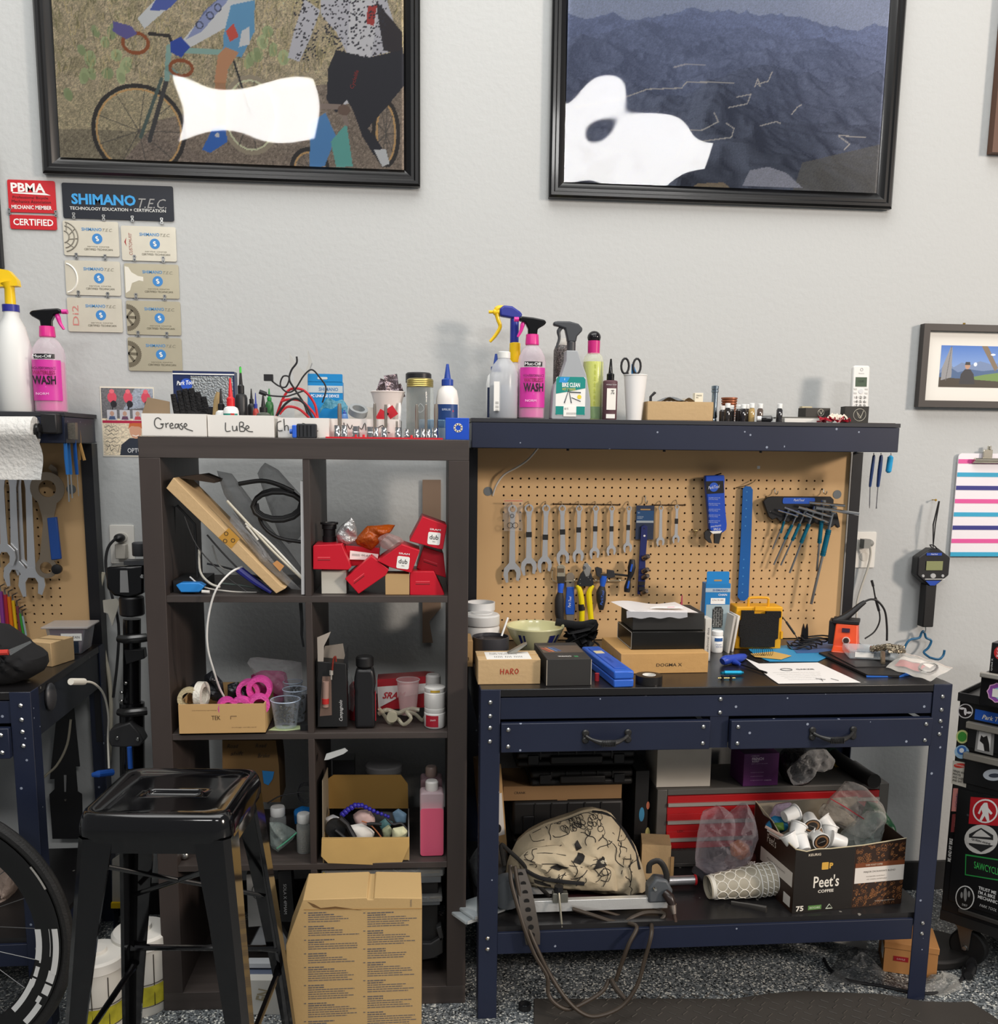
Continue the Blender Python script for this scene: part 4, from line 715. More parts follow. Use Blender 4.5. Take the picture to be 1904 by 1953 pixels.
for i,(pts,lb_) in enumerate((([(527,795),(540,760),(555,742),(580,745),(600,770),(606,798)],'outer'),([(536,766),(550,762),(575,765),(596,785),(604,798)],'middle'),([(533,790),(548,776),(570,780),(590,797)],'inner'))):
    cable('red_cable','red cable coil in the charger bin, %s strand' % lb_,pts,-.43-.01*i,'c2202c',.0032)
cable('black_cable','fine black cable coiled inside the red cables',[(528,793),(545,770),(565,760),(585,775),(598,800),(618,808),(640,800)],-.47,'1c1c1f',.003)
x,y,z,W_,H_=PL(546,668,590,792,z=ZB+.005,y=-.36);t=S('folded_carton','open white and blue carton standing behind the cable bin','box',G().pris([(-.01,0),(.022,0),(.025,H_*.72),(.036,H_*.86),(.026,H_),(.028,H_*.86),(.018,H_*.74),(.005,H_*.8),(-.02,H_*.96),(-.018,H_*.8),(-.01,H_*.7)],.03),M('b8b8b4',.5),(x,y,z))
x,y,z,W_,H_=PL(579,713,654,800,z=ZB+.002,y=-.35);t=E('blue_carton','bright blue carton for pc linkage device with hang hole','box',(x,y,z));O('box',G().bb(-W_/2,W_/2,0,.04,0,H_-.02),M('1583c4',.4),t);O('hang_tab',G().pris(rr(-W_/2,H_-.021,W_/2,H_,.003),.002),M('1583c4',.4),t);O('hang_hole',G().pris(rr(-.014,H_-.014,.012,H_-.008,.003),.0004,-.0006),M('c9ccc9',.5),t)
O('pale_band',G().bb(-W_/2,W_/2,-.0008,0,H_-.048,H_-.03),M('b9c4c9',.4),t);TX(t,'SHIMANO',.014,H_-.039,.009,'4f7fae',-.0012,wd=.05,b=.02);TX(t,'PC LINKAGE DEVICE',.005,H_-.056,.0075,'eef4f8',-.0012,wd=.072,b=.02)
# clamp (black and blue)
x,y,z,W_,H_=PL(553,808,604,836,z=ZB,y=-.555);t=E('strap_clamp','black clamp block with blue knob in front of the charger bin','clamp',(x,y,z));O('body',G().pris(rr(-W_*.25,0,W_/2,H_,.004),.02),M('26282c',.5),t,bev=.002);O('knob',G().pris(rr(-W_*.42,0,-W_*.25,H_*.9,.003),.02),M('2b62d4',.4),t,bev=.002);O('button',G().lathe([(.006,0),(.006,.008)],-W_*.52,.01,H_*.45,10,'x'),M('3d6fd0',.4),t)
for k in range(4): O('rib',G().bb(-W_*.15+k*.009,-W_*.15+k*.009+.0015,-.001,0,.004,H_-.004),BLKG,t)
# middle odds
x,y,z,W_,H_=PL(650,765,665,820,z=ZB+.002,y=-.46);dropb((x,y,z),'small blue-capped tube in the long white bin',M('5d86c4',.4),M('26359c',.4),r=.009,h=.06,nz=.008)
S('white_card','white folded cards standing in the long white bin','card',G().pris([(0,0),(.085,0),(.08,.075),(-.002,.08)],.02),M('ded9cf',.6),(AY(668,800,-.4).x,-.4,ZB+.003))
S('tape_roll','grey tape roll in the long white bin','tape',G().lathe([(.016,0),(.024,0),(.024,.016),(.016,.016),(.016,0)],n=24,cap=False),M('8f9496',.4),(AY(682,790,-.43).x,-.43,ZB+.062),(.5,.25,0))
t=S('blue_bag','blue plastic pouch in the charger bin behind the long bin','bag',G().grid(lambda u,v: (.07*u,.02*v,.062+.018*sin(pi*u)+.006*sin(11*u+5*v)+.02*v),14,4),M('3b7f96',.3,bump=.6,bs=80),(AY(610,790,-.42).x,-.42,ZB))
for a,b,dx,lb_ in ((742,762,.006,'white marker tilted left in the long bin'),(762,768,.002,'white marker at right of the long bin')): p=AY(a,b,-.45);S('marker_pen',lb_,'pen',G().tube([(p.x-dx,-.45,ZB+.01),(p.x,-.45,p.z-.012),(p.x+.0005,-.45,p.z)],[.0045,.0045,.003],10),PWHITE)
for a,b,rz_ in ((728,795,.5),(748,788,-.6)): p=AY(a,b,-.47);S('red_packet','red packet at the rim of the long white bin, %s' % ('left' if rz_ > 0 else 'right'),'packet',G().bb(-.012,.012,0,.002,-.01,.016),M('c02430',.4),(p.x,-.47,p.z),(0,rz_,0))
x,y,z,W_,H_=PL(708,747,772,815,z=ZB+.002,y=-.42);cup((x,y,z+.03),'white paper cup of foil packets in the long bin',.02,W_/2,H_-.03,M('e9dfd8',.6))
def packet(a0,b0,lb_,ang,W=.036,H=.05,y=-.42):
    p=AY(a0,b0,y);g=G().grid(lambda u,v: ((u-.5)*W,.004*sin(pi*u)*sin(pi*v),v*H),6,6);return S('foil_packet',lb_,'packet',g,M('8d7f84',.22,.8,bump=1,bs=60),(p.x,y,p.z),(0,ang,0))
packet(726,762,'brown and silver foil packet at left in the paper cup',.35,y=-.415);packet(752,762,'tall silver foil packet in the middle of the paper cup',-.15,.034,.062,-.43);packet(763,760,'small silver foil packet at right in the paper cup',-.35,.03,.035,-.41)
# mason jar
x,y,z,W_,H_=PL(775,722,828,838,z=ZB,y=-.43);t=E('glass_jar','clear glass jar with brass screw lid beside the white glue bottle','jar',(x,y,z));r=W_/2
O('glass',G().lathe([(r*.8,0),(r,.008),(r,H_*.72),(r*.92,H_*.84),(r*.9,H_*.88)],n=28),M('dfe6e2',.05,film=.2),t);g=G()
for k in range(4): g.lathe([(r*.93,H_*(.86+.03*k)),(r*.97,H_*(.87+.03*k)),(r*.93,H_*(.885+.03*k))],n=28,cap=False)
O('screw_lid',g.lathe([(r*.93,H_*.86),(r*.93,H_*.985),(r*.8,H_)],n=28),M('b3a463',.35,.8),t);O('embossing',G().tube([(-.008,-r*.99,H_*.5),(0,-r*1.02,H_*.58),(.009,-r*.99,H_*.5),(0,-r*1.02,H_*.44),(-.006,-r,H_*.47)],.001,5,sm=3),CLEAR,t)
x,y,z,W_,H_=PL(774,711,823,838,z=ZB,y=-.33);S('black_jar','dark jar with black lid standing behind the glass jar','jar',G().lathe([(W_*.4,0),(W_*.46,.01),(W_*.46,H_*.84),(W_*.5,H_*.85),(W_*.5,H_*.98),(W_*.44,H_)],n=26),M('242426',.4),(x,y,z))
x,y,z,W_,H_=PL(832,695,875,838,z=ZB,y=-.42);t=dropb((x,y,z),'white bottle with blue pointed cap and dark blue label beside jar',M('e6e2dc',.35),M('26469c',.35),r=W_/2,h=H_*.72,nz=H_*.28,lab=('1f4178',.03,H_*.47),sh=.035)
TX(t,'SUPERLUBE',-.004,H_*.4,.005,'c9d6e8',-W_/2-.001,wd=.022);O('red_dot',G().lathe([(.003,0),(.003,-.001)],.012,-W_/2*.88,H_*.38,10,'y'),M('d03a4a',.5),t)
x,y,z,W_,H_=PL(800,800,850,838,z=ZB,y=-.46);S('clear_case','blue-tinted clear plastic case behind the socket rack','case',G().bb(-W_/2,W_/2,0,.05,0,H_),M('7ba6c8',.1,film=.3),(x,y,z),bev=.003)
x,y,z,W_,H_=PL(850,797,895,841,z=ZB,y=-.55);t=E('bearing_box','small blue box with a bearing ring print at the right end','box',(x+.0,y,z),-.03);O('box',G().bb(-W_/2,W_/2,0,.045,0,H_),M('1f4fc0',.35),t,bev=.001)
O('ring_print',G().lathe([(.011,-.0004),(.011,-.0008),(.0065,-.0008),(.0065,-.0004)],.002,0,H_*.55,28,'y',cap=False),M('efe6d2',.5),t)
for k in range(9): a=2*pi*k/9;O('ball_print',G().box(.002+.0088*cos(a),-.0011,H_*.55+.0088*sin(a)-.0013,.0026,.0004,.0026),BLK,t)
# socket rack with sockets and bits
x,y,z,W_,H_=PL(621,834,845,839,z=ZB,y=-.555);rk=E('socket_rack','red plastic socket rail along the front of the bookcase top','rack',(x,y,z),-.0267)
O('rail',G().bb(-W_/2,W_/2,0,.05,0,.004),M('d32430',.4),rk)
for a in (678,693,785): p=AY(a,833,-.56);O('post',G().cyl(p.x-x,.01,.003,.003,.007,n=8),M('d32430',.4),rk)
def socket(a,b,wd,k):
    x_,y_,z_,w_,h_=PL(a-wd/2,b,a+wd/2,836,z=ZB+.004,y=-.535+.0);r=w_/2
    S('socket',k,'socket',G().lathe([(r,0),(r,h_*.45),(r*.9,h_*.5),(r*.9,h_),(r*.6,h_),(r*.6,h_*.6)],n=16),CHROME,(x_,y_,z_),group='chrome sockets standing on the red rail')
socket(643,811,13,'chrome socket at the far left of the red rail');socket(657,811,13,'wide chrome socket, second on the red rail');socket(679,813,16,'short wide chrome socket with a lipped top, third on the rail');socket(706,814,14,'chrome socket, fourth on the rail');socket(718,815,9,'narrow chrome socket beside the fourth');socket(733,815,13,'chrome socket at the middle of the rail');socket(759,815,12,'slim chrome socket with stepped foot, right of middle');socket(776,818,10,'small clear-shining socket left of the last bits');socket(795,818,10,'small socket below the tall hex bit');socket(807,817,9,'tiny stacked socket between the hex bits');socket(817,818,9,'small socket below the second tall bit');socket(830,816,13,'chrome socket at the right end of the rail')
for a,b,wd,lb_ in ((648,770,8,'tall tapered steel bit at the left end of the rail'),(715,770,6,'long round steel bit left of middle of the rail'),(736,772,6,'long steel bit at the middle of the rail'),(757,803,4,'short thin steel bit right of middle'),(795,772,6,'tall steel bit in front of glass jar'),(813,772,5,'tall thin steel bit in front of the glass jar, right one'),(832,771,8,'widest tall steel bit at the right end')):
    x_,y_,z_,w_,h_=PL(a-wd/2,b,a+wd/2,812,z=ZB+.03,y=-.52);S('hex_bit',lb_,'bit',G().lathe([(w_/2,-.026),(w_/2,h_*.8),(w_/2*.8,h_),(w_/4,h_+.001)],n=6),M('9c958b',.35,.8),(x_,y_,z_),group='steel bits standing in the rail')
# ================================================================ tools on the pegboard
YP=-.0455;YT=-.062
def hook(a,b,lab='wire hook',ln=.018):
    p=AY(a,b,YP);g=G().tube([(p.x,YP+.002,p.z),(p.x,YP-.006,p.z),(p.x,YP-.008,p.z-ln),(p.x,YT-.004,p.z-ln-.004),(p.x,YT-.012,p.z-ln),(p.x,YT-.014,p.z-ln+.006)],.0018,6,sm=2);return g
def wrench(xr,yr,xb,yb2,rr_,wd,label,tape=None,jaw=None,y=YT):
    p=AY(xr,yr,y);q_=AY(xb,yb2,y);k=1/615;R=rr_*k;w_=wd*k/2;L=(p.z-q_.z);ang=atan2(q_.x-p.x,L)
    t=E('combination_wrench',label,'wrench',(p.x,y,p.z),rot=(0,-ang,0),group='combination wrenches on the pegboard')
    g=G();n_=20;g.lathe([(R*.62,-.003),(R,-.003),(R,.003),(R*.62,.003),(R*.62,-.003)],0,0,0,n_,'y',cap=False)
    g.pris([(-w_*1.1,-R*.8),(w_*1.1,-R*.8),(w_*.8,-R*1.9),(w_*.9,-L*.5),(w_*1.1,-L+R*2.6),(-w_*1.1,-L+R*2.6),(-w_*.9,-L*.5),(-w_*.8,-R*1.9)],.0045,-.00225)
    J=(jaw or wd)*k*.62;zc=-L+R*1.35
    g.pris([(-w_,zc+J*1.35),(w_,zc+J*1.35),(J*1.05,zc+J*.6),(J*1.15,zc-J*.2),(J*.85,zc-J*1.1),(J*.5,zc-J*.95),(J*.55,zc),(J*.3,zc+J*.45),(-J*.3,zc+J*.45),(-J*.55,zc),(-J*.5,zc-J*1.25),(-J*.8,zc-J*1.3),(-J*1.15,zc-J*.3),(-J*1.05,zc+J*.6)],.006,-.003)
    O('body',g,M('e4e5e6',.32,.85),t)
    O('hook',G().tube([(0,YP-y+.002,.02),(0,YP-y-.006,.02),(0,-.004,R*.5),(0,-.008,R*.35),(0,-.011,R*.8)],.0016,6),M('d8d5c8',.3,.9),t)
    if tape: tz=AY(xr,tape,y).z-p.z;O('tape_band',G().box(0,0,tz-.008,wd*k*1.06,.0056,.016),M('1b1b1c',.6),t)
    return t
for a in [(977.9,971.4,976.8,1104,8.4,11,'longest combination wrench, at the far left, partly in a clear bag',None,23),(1009.2,970,1008.6,1092,8.4,10,'long combination wrench with black tape, second from left',1019.5,21),(1041.8,970,1038.6,1087,7.6,9.6,'combination wrench with low black tape, third from left',1024.5,19),(1072.6,970,1073.7,1072,6.8,9.4,'combination wrench with black tape, fourth from left',1014.5,17),(1104.8,970,1102.7,1068.5,6.4,8.2,'combination wrench with black tape, fifth from left',1010.5,15),(1136.7,970,1133.8,1063,6,7.6,'combination wrench with black tape, sixth from left',1008.5,13.5),(1167.2,970,1165.7,1057,5.4,7,'combination wrench with black tape, seventh from left',1008.5,12.5),(1199.7,970,1196.8,1051,5,6.4,'short combination wrench with black tape, eighth from left',1006,12),(1260.9,969,1259.4,1039,4.6,6,'small untaped combination wrench just right of the socket card',None,11),(1291.4,967,1289,1034,4.4,5.6,'smallest combination wrench with black tape, last of the row',994,10)]: wrench(*a)
def wire(name,label,pts,y,r,mat,cat='rail',ns=0,kn=()):
    P_=[AY(a,b,y) for a,b in pts];g=G().tube(P_,r,6,sm=ns)
    for k in kn: q_=AY(k[0],k[1],y);g.sph(q_.x,y,q_.z,r*2.2,n=8,k=5)
    return S(name,label,cat,g,mat)
wire('hook_rail','thin dark wire rail behind the middle wrenches',[(1056,961),(1182,962.5)],-.05,.0014,M('3b2c1c',.5,.6),kn=[(1056,961),(1088,961),(1120,962),(1152,962),(1182,962.5)])
wire('hook_rail','thin dark wire rail right of the socket card',[(1244,963),(1306,963)],-.05,.0014,M('3b2c1c',.5,.6),kn=[(1275,963),(1306,963)])
wire('wire_rail','silver wire rail carrying the pliers, bent up at its left end',[(1053.5,1088),(1053,1100),(1055,1107),(1062,1109),(1120,1108),(1192,1107)],-.062,.0018,M('d8d2bb',.3,.9),kn=[(1096,1107),(1137,1107),(1160,1107),(1182,1107)])
p=AY(961,953,YT-.008);q_=AY(996,1013,YT-.008)
t=E('clear_bag','small clear zip bag of rings hanging over the longest wrench','bag');O('bag',G().grid(lambda u,v: (p.x+(q_.x-p.x)*u+.002*sin(9*v),YT-.008+.0015*sin(12*u+6*v),p.z+(q_.z-p.z)*v),10,12),M('fff',.15,film=.12),t);O('zip',G().bb(p.x+.001,q_.x,YT-.011,YT-.0095,p.z-.004,p.z-.0022),M('d65a48',.5),t)
g=G()
for a,b,r in ((977,984,.0055),(973,1002,.008),(983,1002,.008)): c_=AY(a,b,YT-.012);g.tube([(c_.x+r*cos(2*pi*i/16),YT-.0125,c_.z+r*sin(2*pi*i/16)) for i in range(16)],.0009,5,cyc=True)
O('rings',g,BLK,t,kind='stuff')
cable('white_cable','white cable running from the upper shelf into the left cable hole',[(1030,850),(1008,876),(985,892),(962,905),(947,925),(940,945)],[-.1,-.09,-.08,-.07,-.06,-.046],'d5d0c6',.0028)
# ---- tools of the lower group
def AT(a,b,y=-.066): return AY(a,b,y)
def pp(pts,y,ox=0,oz=0): return [((AY(a,b,y).x-ox),AY(a,b,y).z-oz) for a,b in pts]
def tool(name,label,parts,cat='tool'):
    t=E(name,label,cat,(0,0,0))
    for nm,pts,y,d,mat,bev in parts: O(nm,G().pris(pp(pts,y),d,y-d/2),mat,t,bev=bev,label=None)
    return t
BLU=M('2257c0',.4);TAUPE=M('9a8f80',.4,.6)
t=tool('cable_tool','beige-jawed tool with black grip and blue collar, leftmost on the wire rail',[('head',[(1063,1080),(1067,1077),(1074,1077),(1078,1080),(1078,1108),(1062,1108)],-.07,.008,M('b7b09c',.35,.6),.001),('jaw_window',[(1064,1084),(1076,1084),(1076,1092),(1064,1092)],-.0745,.001,M('5b4c3a',.5),0),('jaw',[(1062,1099),(1078,1099),(1077,1112),(1064,1112)],-.072,.01,M('33302c',.4),.001)],'pliers')
O('blue_collar',G().tube([AT(1070,1110),AT(1070,1115),AT(1069,1125),AT(1069,1131)],[.009,.0105,.0085,.0085],12),M('2b62d8',.35),t);O('grip',G().tube([AT(1069,1130),AT(1067,1145),AT(1067,1170),AT(1070,1184)],[.009,.0145,.0135,.01],12,sm=2),M('26262a',.6),t)
t=tool('chain_whip','flat steel tool with blue grip lettered park tool',[('head',[(1080,1098),(1084,1092),(1092,1092),(1096,1098),(1096,1122),(1080,1122)],-.058,.004,TAUPE,.0005),('grip',[(1081,1119),(1095,1119),(1095,1137),(1097,1160),(1095,1172),(1079,1172),(1078,1160)],-.058,.009,M('2354b4',.4),.002),('tail',[(1080,1172),(1095,1172),(1094,1186),(1081,1186)],-.058,.004,TAUPE,.0005)])
q_=AY(1087,1148,-.064);TX(t,'Park Tool',q_.x,q_.z,.008,'eef2fa',-.064,ang=pi/2-.08,wd=.034,sh=.2);q_=AY(1088,1110,-.0605);O('hole',G().lathe([(.004,0),(.004,-.0004)],q_.x,-.0604,q_.z,12,'y'),BLK,t)
YEL=M('f0d912',.4)
t=tool('cable_cutter','cable cutter with black jaws and long yellow handles',[('jaws',[(1111,1083),(1114,1075),(1120,1073),(1128,1083),(1124,1098),(1117,1100)],-.073,.007,M('b5b4b0',.3,.8),.001),('plate',[(1108,1094),(1113,1088),(1117,1098),(1122,1088),(1128,1094),(1132,1110),(1131,1118),(1102,1118),(1101,1112)],-.071,.009,M('26282c',.4),.001)],'cutters')
q_=AY(1115,1083,-.078);O('pivot',G().lathe([(.0055,0),(.0045,-.003)],q_.x,-.0765,q_.z,14,'y'),DSTEEL,t);g=G()
for a,b in ((1107,1105),(1107,1113),(1122,1101),(1126,1106)): q_=AY(a,b,-.076);g.lathe([(.0022,0),(.0015,-.0015)],q_.x,-.0755,q_.z,8,'y')
O('rivets',g,STEEL,t,kind='stuff')
for pts,nm in (([(1101,1116),(1106,1126),(1110,1150),(1110,1186)],'handle'),([(1131,1116),(1124,1130),(1125,1150),(1128,1186)],'handle')): O(nm,G().tube([AT(a,b,-.07) for a,b in pts],[.006,.0085,.0088,.0085],10,sm=4),YEL,t,label='yellow handle')
q_=AY(1108,1158,-.07);O('tape_band',G().tube([AT(1109,1152,-.07),AT(1110,1164,-.07)],.0098,12),BLK,t)
t=tool('chain_breaker','black and blue chain tool with tee handle at right end of the rail',[('head',[(1135,1083),(1140,1081),(1148,1084),(1148,1092),(1144,1096),(1158,1094),(1158,1086),(1171,1088),(1173,1100),(1164,1102),(1148,1103),(1138,1098)],-.071,.012,M('2c2c2f',.45),.001)])
O('blue_collar',G().tube([AT(1152,1098,-.07),AT(1151,1104,-.07),AT(1149,1120,-.07)],[.011,.011,.007],12),M('2a62d0',.35),t);O('grip',G().tube([AT(1149,1118,-.07),AT(1147,1130,-.07),AT(1147,1145,-.07),AT(1147,1163,-.07)],[.008,.0155,.0145,.007],12,sm=3),M('27272b',.6),t);q_=AY(1149,1140,-.087);TX(t,'ParkTool',q_.x,q_.z,.008,'3f6fd0',-.0865,ang=pi/2-.1,wd=.045,sh=.2)
O('screw_rod',G().tube([AT(1172,1095,-.072),AT(1206,1099,-.072)],.0035,10),M('1b1b1d',.4),t);O('tee_handle',G().tube([AT(1206,1067,-.075),AT(1205,1082,-.075),AT(1203,1096,-.075),AT(1200,1104,-.075),AT(1197,1120,-.075),AT(1196,1129,-.075)],[.008,.0125,.009,.006,.0105,.009],12,sm=3),M('232327',.5),t);[O('blue_inlay',G().tube([AT(*v[:2],-.088),AT(*v[2:],-.087)],.003,8),M('2a62d0',.4),t) for v in ((1206,1076,1203,1090),(1200,1108,1197,1122))]
# ---- socket card
t=E('socket_card','navy hang card with blue socket strip hanging between the wrenches','tool set');a_,b_=AY(1214,964,-.055),AY(1246,1029,-.055)
O('card',G().bb(a_.x,b_.x,-.0555,-.055,b_.z,a_.z),M('23304a',.5),t,bev=.0002);O('card_face',G().bb(a_.x+.002,b_.x-.001,-.0558,-.0555,AY(1230,993,-.055).z,AY(1230,974,-.055).z),M('1d4a78',.5),t)
O('pale_band',G().bb(a_.x+.002,b_.x-.001,-.0559,-.0555,AY(1230,997,-.055).z,AY(1230,993,-.055).z),M('a9b2b8',.5),t);TX(t,'1pc.',a_.x+.009,AY(1230,978,-.055).z,.0045,'dfe6ee',-.056);TX(t,'SOCKET RAIL\nMAGNETIC',a_.x+.014,AY(1230,987,-.055).z,.008,'b9c8d8',-.056,wd=.02)
O('hang_hole',G().bb(a_.x+.013,b_.x-.012,-.0559,-.0554,AY(1230,973,-.055).z,AY(1230,970.5,-.055).z),M('b08a55',.6),t)
O('strip',G().pris(pp([(1223,1004),(1229,1001),(1235,1004),(1234,1030),(1231,1068),(1231,1104),(1228,1135),(1216,1133),(1219,1070)],-.059),.005,-.062),M('212a66',.4),t,bev=.0005)
q_=AY(1229,1008,-.063);O('hole',G().lathe([(.0022,0),(.0022,-.0004)],q_.x,-.0622,q_.z,8,'y'),BLK,t);q_=AY(1229.5,1022,-.063);O('rivet',G().lathe([(.0035,0),(.003,-.0008)],q_.x,-.0622,q_.z,10,'y'),WHITE,t)
for a,b,r in ((1229,1065,.009),(1228,1090,.0085),(1228,1102,.0085),(1226,1131,.0085)): q_=AY(a,b,-.068);O('socket',G(Matrix.Translation((q_.x,-.064,q_.z)) @ Matrix.Rotation(.5,4,'Z') @ Matrix.Rotation(-.4,4,'X')).lathe([(r*.55,-.02),(r*.55,-.022),(r*.75,-.022),(r,-.012),(r,0)],0,0,0,14,'y'),M('9b8f88',.25,.9),t)
for b in (1112,1122): q_=AY(1224,b,-.066);O('clip',G().box(q_.x,-.066,q_.z-.006,.018,.012,.011),BLK,t)
O('hook',hook(1230.5,946),M('d8d5c8',.3,.9),t)
# ---- blister packed adjuster
t=E('packed_wrench','adjustable wrench wrapped in blue and black packaging','tool');p0=[(1344,907),(1380,906),(1381,913),(1380,925),(1382,970),(1385,1000),(1384,1010),(1376,1016),(1362,1016),(1352,1010),(1350,980),(1346,940)]
O('package',G().pris(pp(p0,-.075),.02,-.085),M('1c50c4',.4),t,bev=.003);O('black_band',G().pris(pp([(1346,918),(1380,917),(1381,940),(1348,942)],-.086),.001,-.087),M('16171b',.4),t)
for k in range(5):
    q_=AY(1363,951+k*11,-.087);TX(t,'adjustable wrench size\nto fit many fittings',q_.x,q_.z,.009,'bccdf0',-.0863,wd=.036)
q_=AY(1362,929,-.088);O('oval_logo',G().lathe([(.014,0),(.014,-.0008)],q_.x,-.087,q_.z,18,'y'),M('2d5ecc',.4),t);TX(t,'ParkTool',q_.x,q_.z,.009,'e4e8ee',-.0884,wd=.036,sh=.3,ang=.15);TX(t,'mechanic',AY(1366,1003,-.087).x,AY(1366,1003,-.087).z,.006,'dbe4f6',-.0863,sh=.3,ang=.12);TX(t,'SAC-2',AY(1368,1009,-.087).x,AY(1368,1009,-.087).z,.006,'e9eef8',-.0863,b=.02)
O('jaw',G().pris(pp([(1343,1016),(1348,1011),(1358,1013),(1354,1024),(1358,1036),(1352,1035),(1344,1027)],-.08),.01,-.085),M('2a2a2c',.4),t,bev=.001);O('jaw',G().pris(pp([(1362,1014),(1377,1014),(1371,1037),(1362,1036)],-.08),.01,-.085),M('2a2a2c',.4),t,bev=.001);O('paper_edge',G().pris(pp([(1354,1013),(1378,1012),(1374,1017),(1360,1018)],-.087),.001,-.088),WHITE,t)
O('hook',G().tube([AY(1362,908,-.05),AY(1366,906,-.07),AY(1376,903,-.085)],.002,6,sm=2),BLK,t)
# ---- blue flat bar
t=E('blue_strap','long flat blue metal gauge strip with holes hanging from a hook','gauge');P0=[(1417,932),(1422,927),(1432,928),(1436,934),(1434,1000),(1431,1070),(1428,1140),(1420,1146),(1412,1145),(1407,1138),(1412,1050)]
O('bar',G().pris(pp(P0,-.06),.003,-.0615),M('1a5fa8',.35),t,bev=.0004);g=G()
for b in (938,954,970,986,1003,1067,1083,1099,1114,1130): q_=AY(1425-(b-938)*.046,b,-.062);g.lathe([(.0022,0),(.0022,-.0004)],q_.x,-.0616,q_.z,10,'y')
O('holes',g,M('4e93cf',.3),t,kind='stuff');O('hook',G().tube([AY(1404,930,-.05),AY(1420,927,-.062),AY(1436,920,-.07),AY(1441,915,-.06)],.0014,6,sm=3),M('6b5a3c',.4,.5),t)
p_=AY(1327,1012,-.055);S('wing_screw','small brass wing screw hanging on the pegboard left of the blister pack','screw',G().sph(p_.x,-.055,p_.z,.0085,.003,.004,12,6).cyl(p_.x,-.055,p_.z-.018,.002,.018,n=8),M('b8a272',.35,.7))
# ---- hex wrench holder
t=E('wrench_holder','black hex wrench holder board with oval blue badge','holder');q8=lambda a,b: (1260+a/4.139,850+b/4.139)
hp=[q8(*v) for v in [(808,440),(835,408),(880,400),(1340,402),(1365,425),(1362,470),(1395,540),(1415,640),(1395,650),(1375,622),(1350,645),(1310,630),(1275,620),(1240,622),(1215,605),(1180,625),(1150,600),(1115,615),(1085,595),(1060,612),(1030,590),(1005,605),(975,590),(940,600),(915,570),(880,585),(850,560)]]
O('plate',G().pris(pp(hp,-.07),.014,-.075),M('19191b',.4),t,bev=.002);O('badge',G().pris(rr(*[f_ for a_ in (q8(965,458),q8(1222,412)) for f_ in (AY(a_[0],a_[1],-.077).x,AY(a_[0],a_[1],-.077).z)],.005),.0008,-.0765),M('1f58c2',.4),t);q_=AY(*q8(1095,430),-.078);TX(t,'ParkTool',q_.x,q_.z,.007,'e8ecf4',-.0772,wd=.034,sh=.3)
for v in ((868,520),): q_=AY(*q8(*v),-.077);O('screw',G().lathe([(.003,0),(.002,-.001)],q_.x,-.0755,q_.z,10,'y'),DSTEEL,t)
for v in ((898,345),(1282,345)): q_=q8(*v);O('hook',hook(q_[0],q_[1],ln=.01),M('d8d5c8',.3,.9),t)
TEAL=M('10708c',.3,.4);HB=M('9aa0a4',.3,.9)
for i,(s_,e_,hnd,ba,bb_,r,lb_) in enumerate([((1005,530),(885,815),(948,690),(930,510),(1085,558),.0022,'smallest tee-handled hex wrench, at left'),((1080,540),(895,940),(980,740),(978,488),(1190,568),.0028,'second tee-handled hex wrench'),((1145,520),(950,945),(1040,750),(1150,535),(1325,605),.0028,'third tee-handled hex wrench'),((1215,510),(1020,1005),(1110,768),(1090,485),(1350,560),.0034,'fourth tee-handled hex wrench'),((1285,460),(1235,980),(1255,770),(1175,450),(1455,475),.0036,'fifth tee-handled hex wrench, nearly upright'),((1365,510),(1190,1250),(1280,870),(1225,490),(1565,540),.0046,'largest tee-handled hex wrench, at right')]):
    y=-.082-.004*i;A=AY(*q8(*s_),y);B=AY(*q8(*e_),y+.01);h_=AY(*q8(*hnd),y+.006);t=E('hex_wrench',lb_,'wrench',(0,0,0),group='tee-handled hex wrenches in the black holder')
    O('shaft',G().tube([A,B],r,6),HB,t);d_=(B-A).normalized();h0=A+d_*((h_-A).length*.42);O('sleeve',G().tube([h0,h_],r*1.75,12),TEAL,t);g=G()
    for k in (.08,.16,.84,.92): c_=h0.lerp(h_,k);g.tube([c_-d_*.0008,c_+d_*.0008],r*2.0,12)
    O('sleeve_rings',g,M('0b5a74',.3,.5),t,kind='stuff');O('tee_bar',G().tube([AY(*q8(*ba),y-.012),AY(*q8(*bb_),y-.02)],r*1.15,6),M('c9cbcc',.2,1),t);O('tee_socket',G().tube([A-d_*.012,A+d_*.01],r*2,10),HB,t)
# ---- hanging picks at the right end of the upper shelf
for a0,b0,a1,b1,a2,b2,r,c_,lb_ in ((1667,868,1660,928,1659,970,.0042,'1f3b70','navy-handled pick, left of three tools under the shelf end'),(1681,868,1675,928,1672,970,.0052,'1f3b70','navy-handled flat driver, middle of three tools under the shelf end')):
    t=E('pick_tool',lb_,'tool');y=-.2;O('handle',G().tube([AY(a0,b0,y),AY(a0,b0+4,y),AY((a0+a1)/2,(b0+b1)/2,y),AY(a1,b1-2,y),AY(a1,b1,y)],[r*.5,r,r*1.15,r*.9,r*.5],10,sm=2),M(c_,.35),t);O('shaft',G().tube([AY(a1,b1,y),AY(a2,b2-6,y),AY(a2,b2,y)],[.0016,.0016,.0024 if r > .005 else .0006],8),STEEL,t)
    O('top_ring',G().tube([AY(a0,b0+1,y),AY(a0,864,y)],.0018,6),STEEL,t)
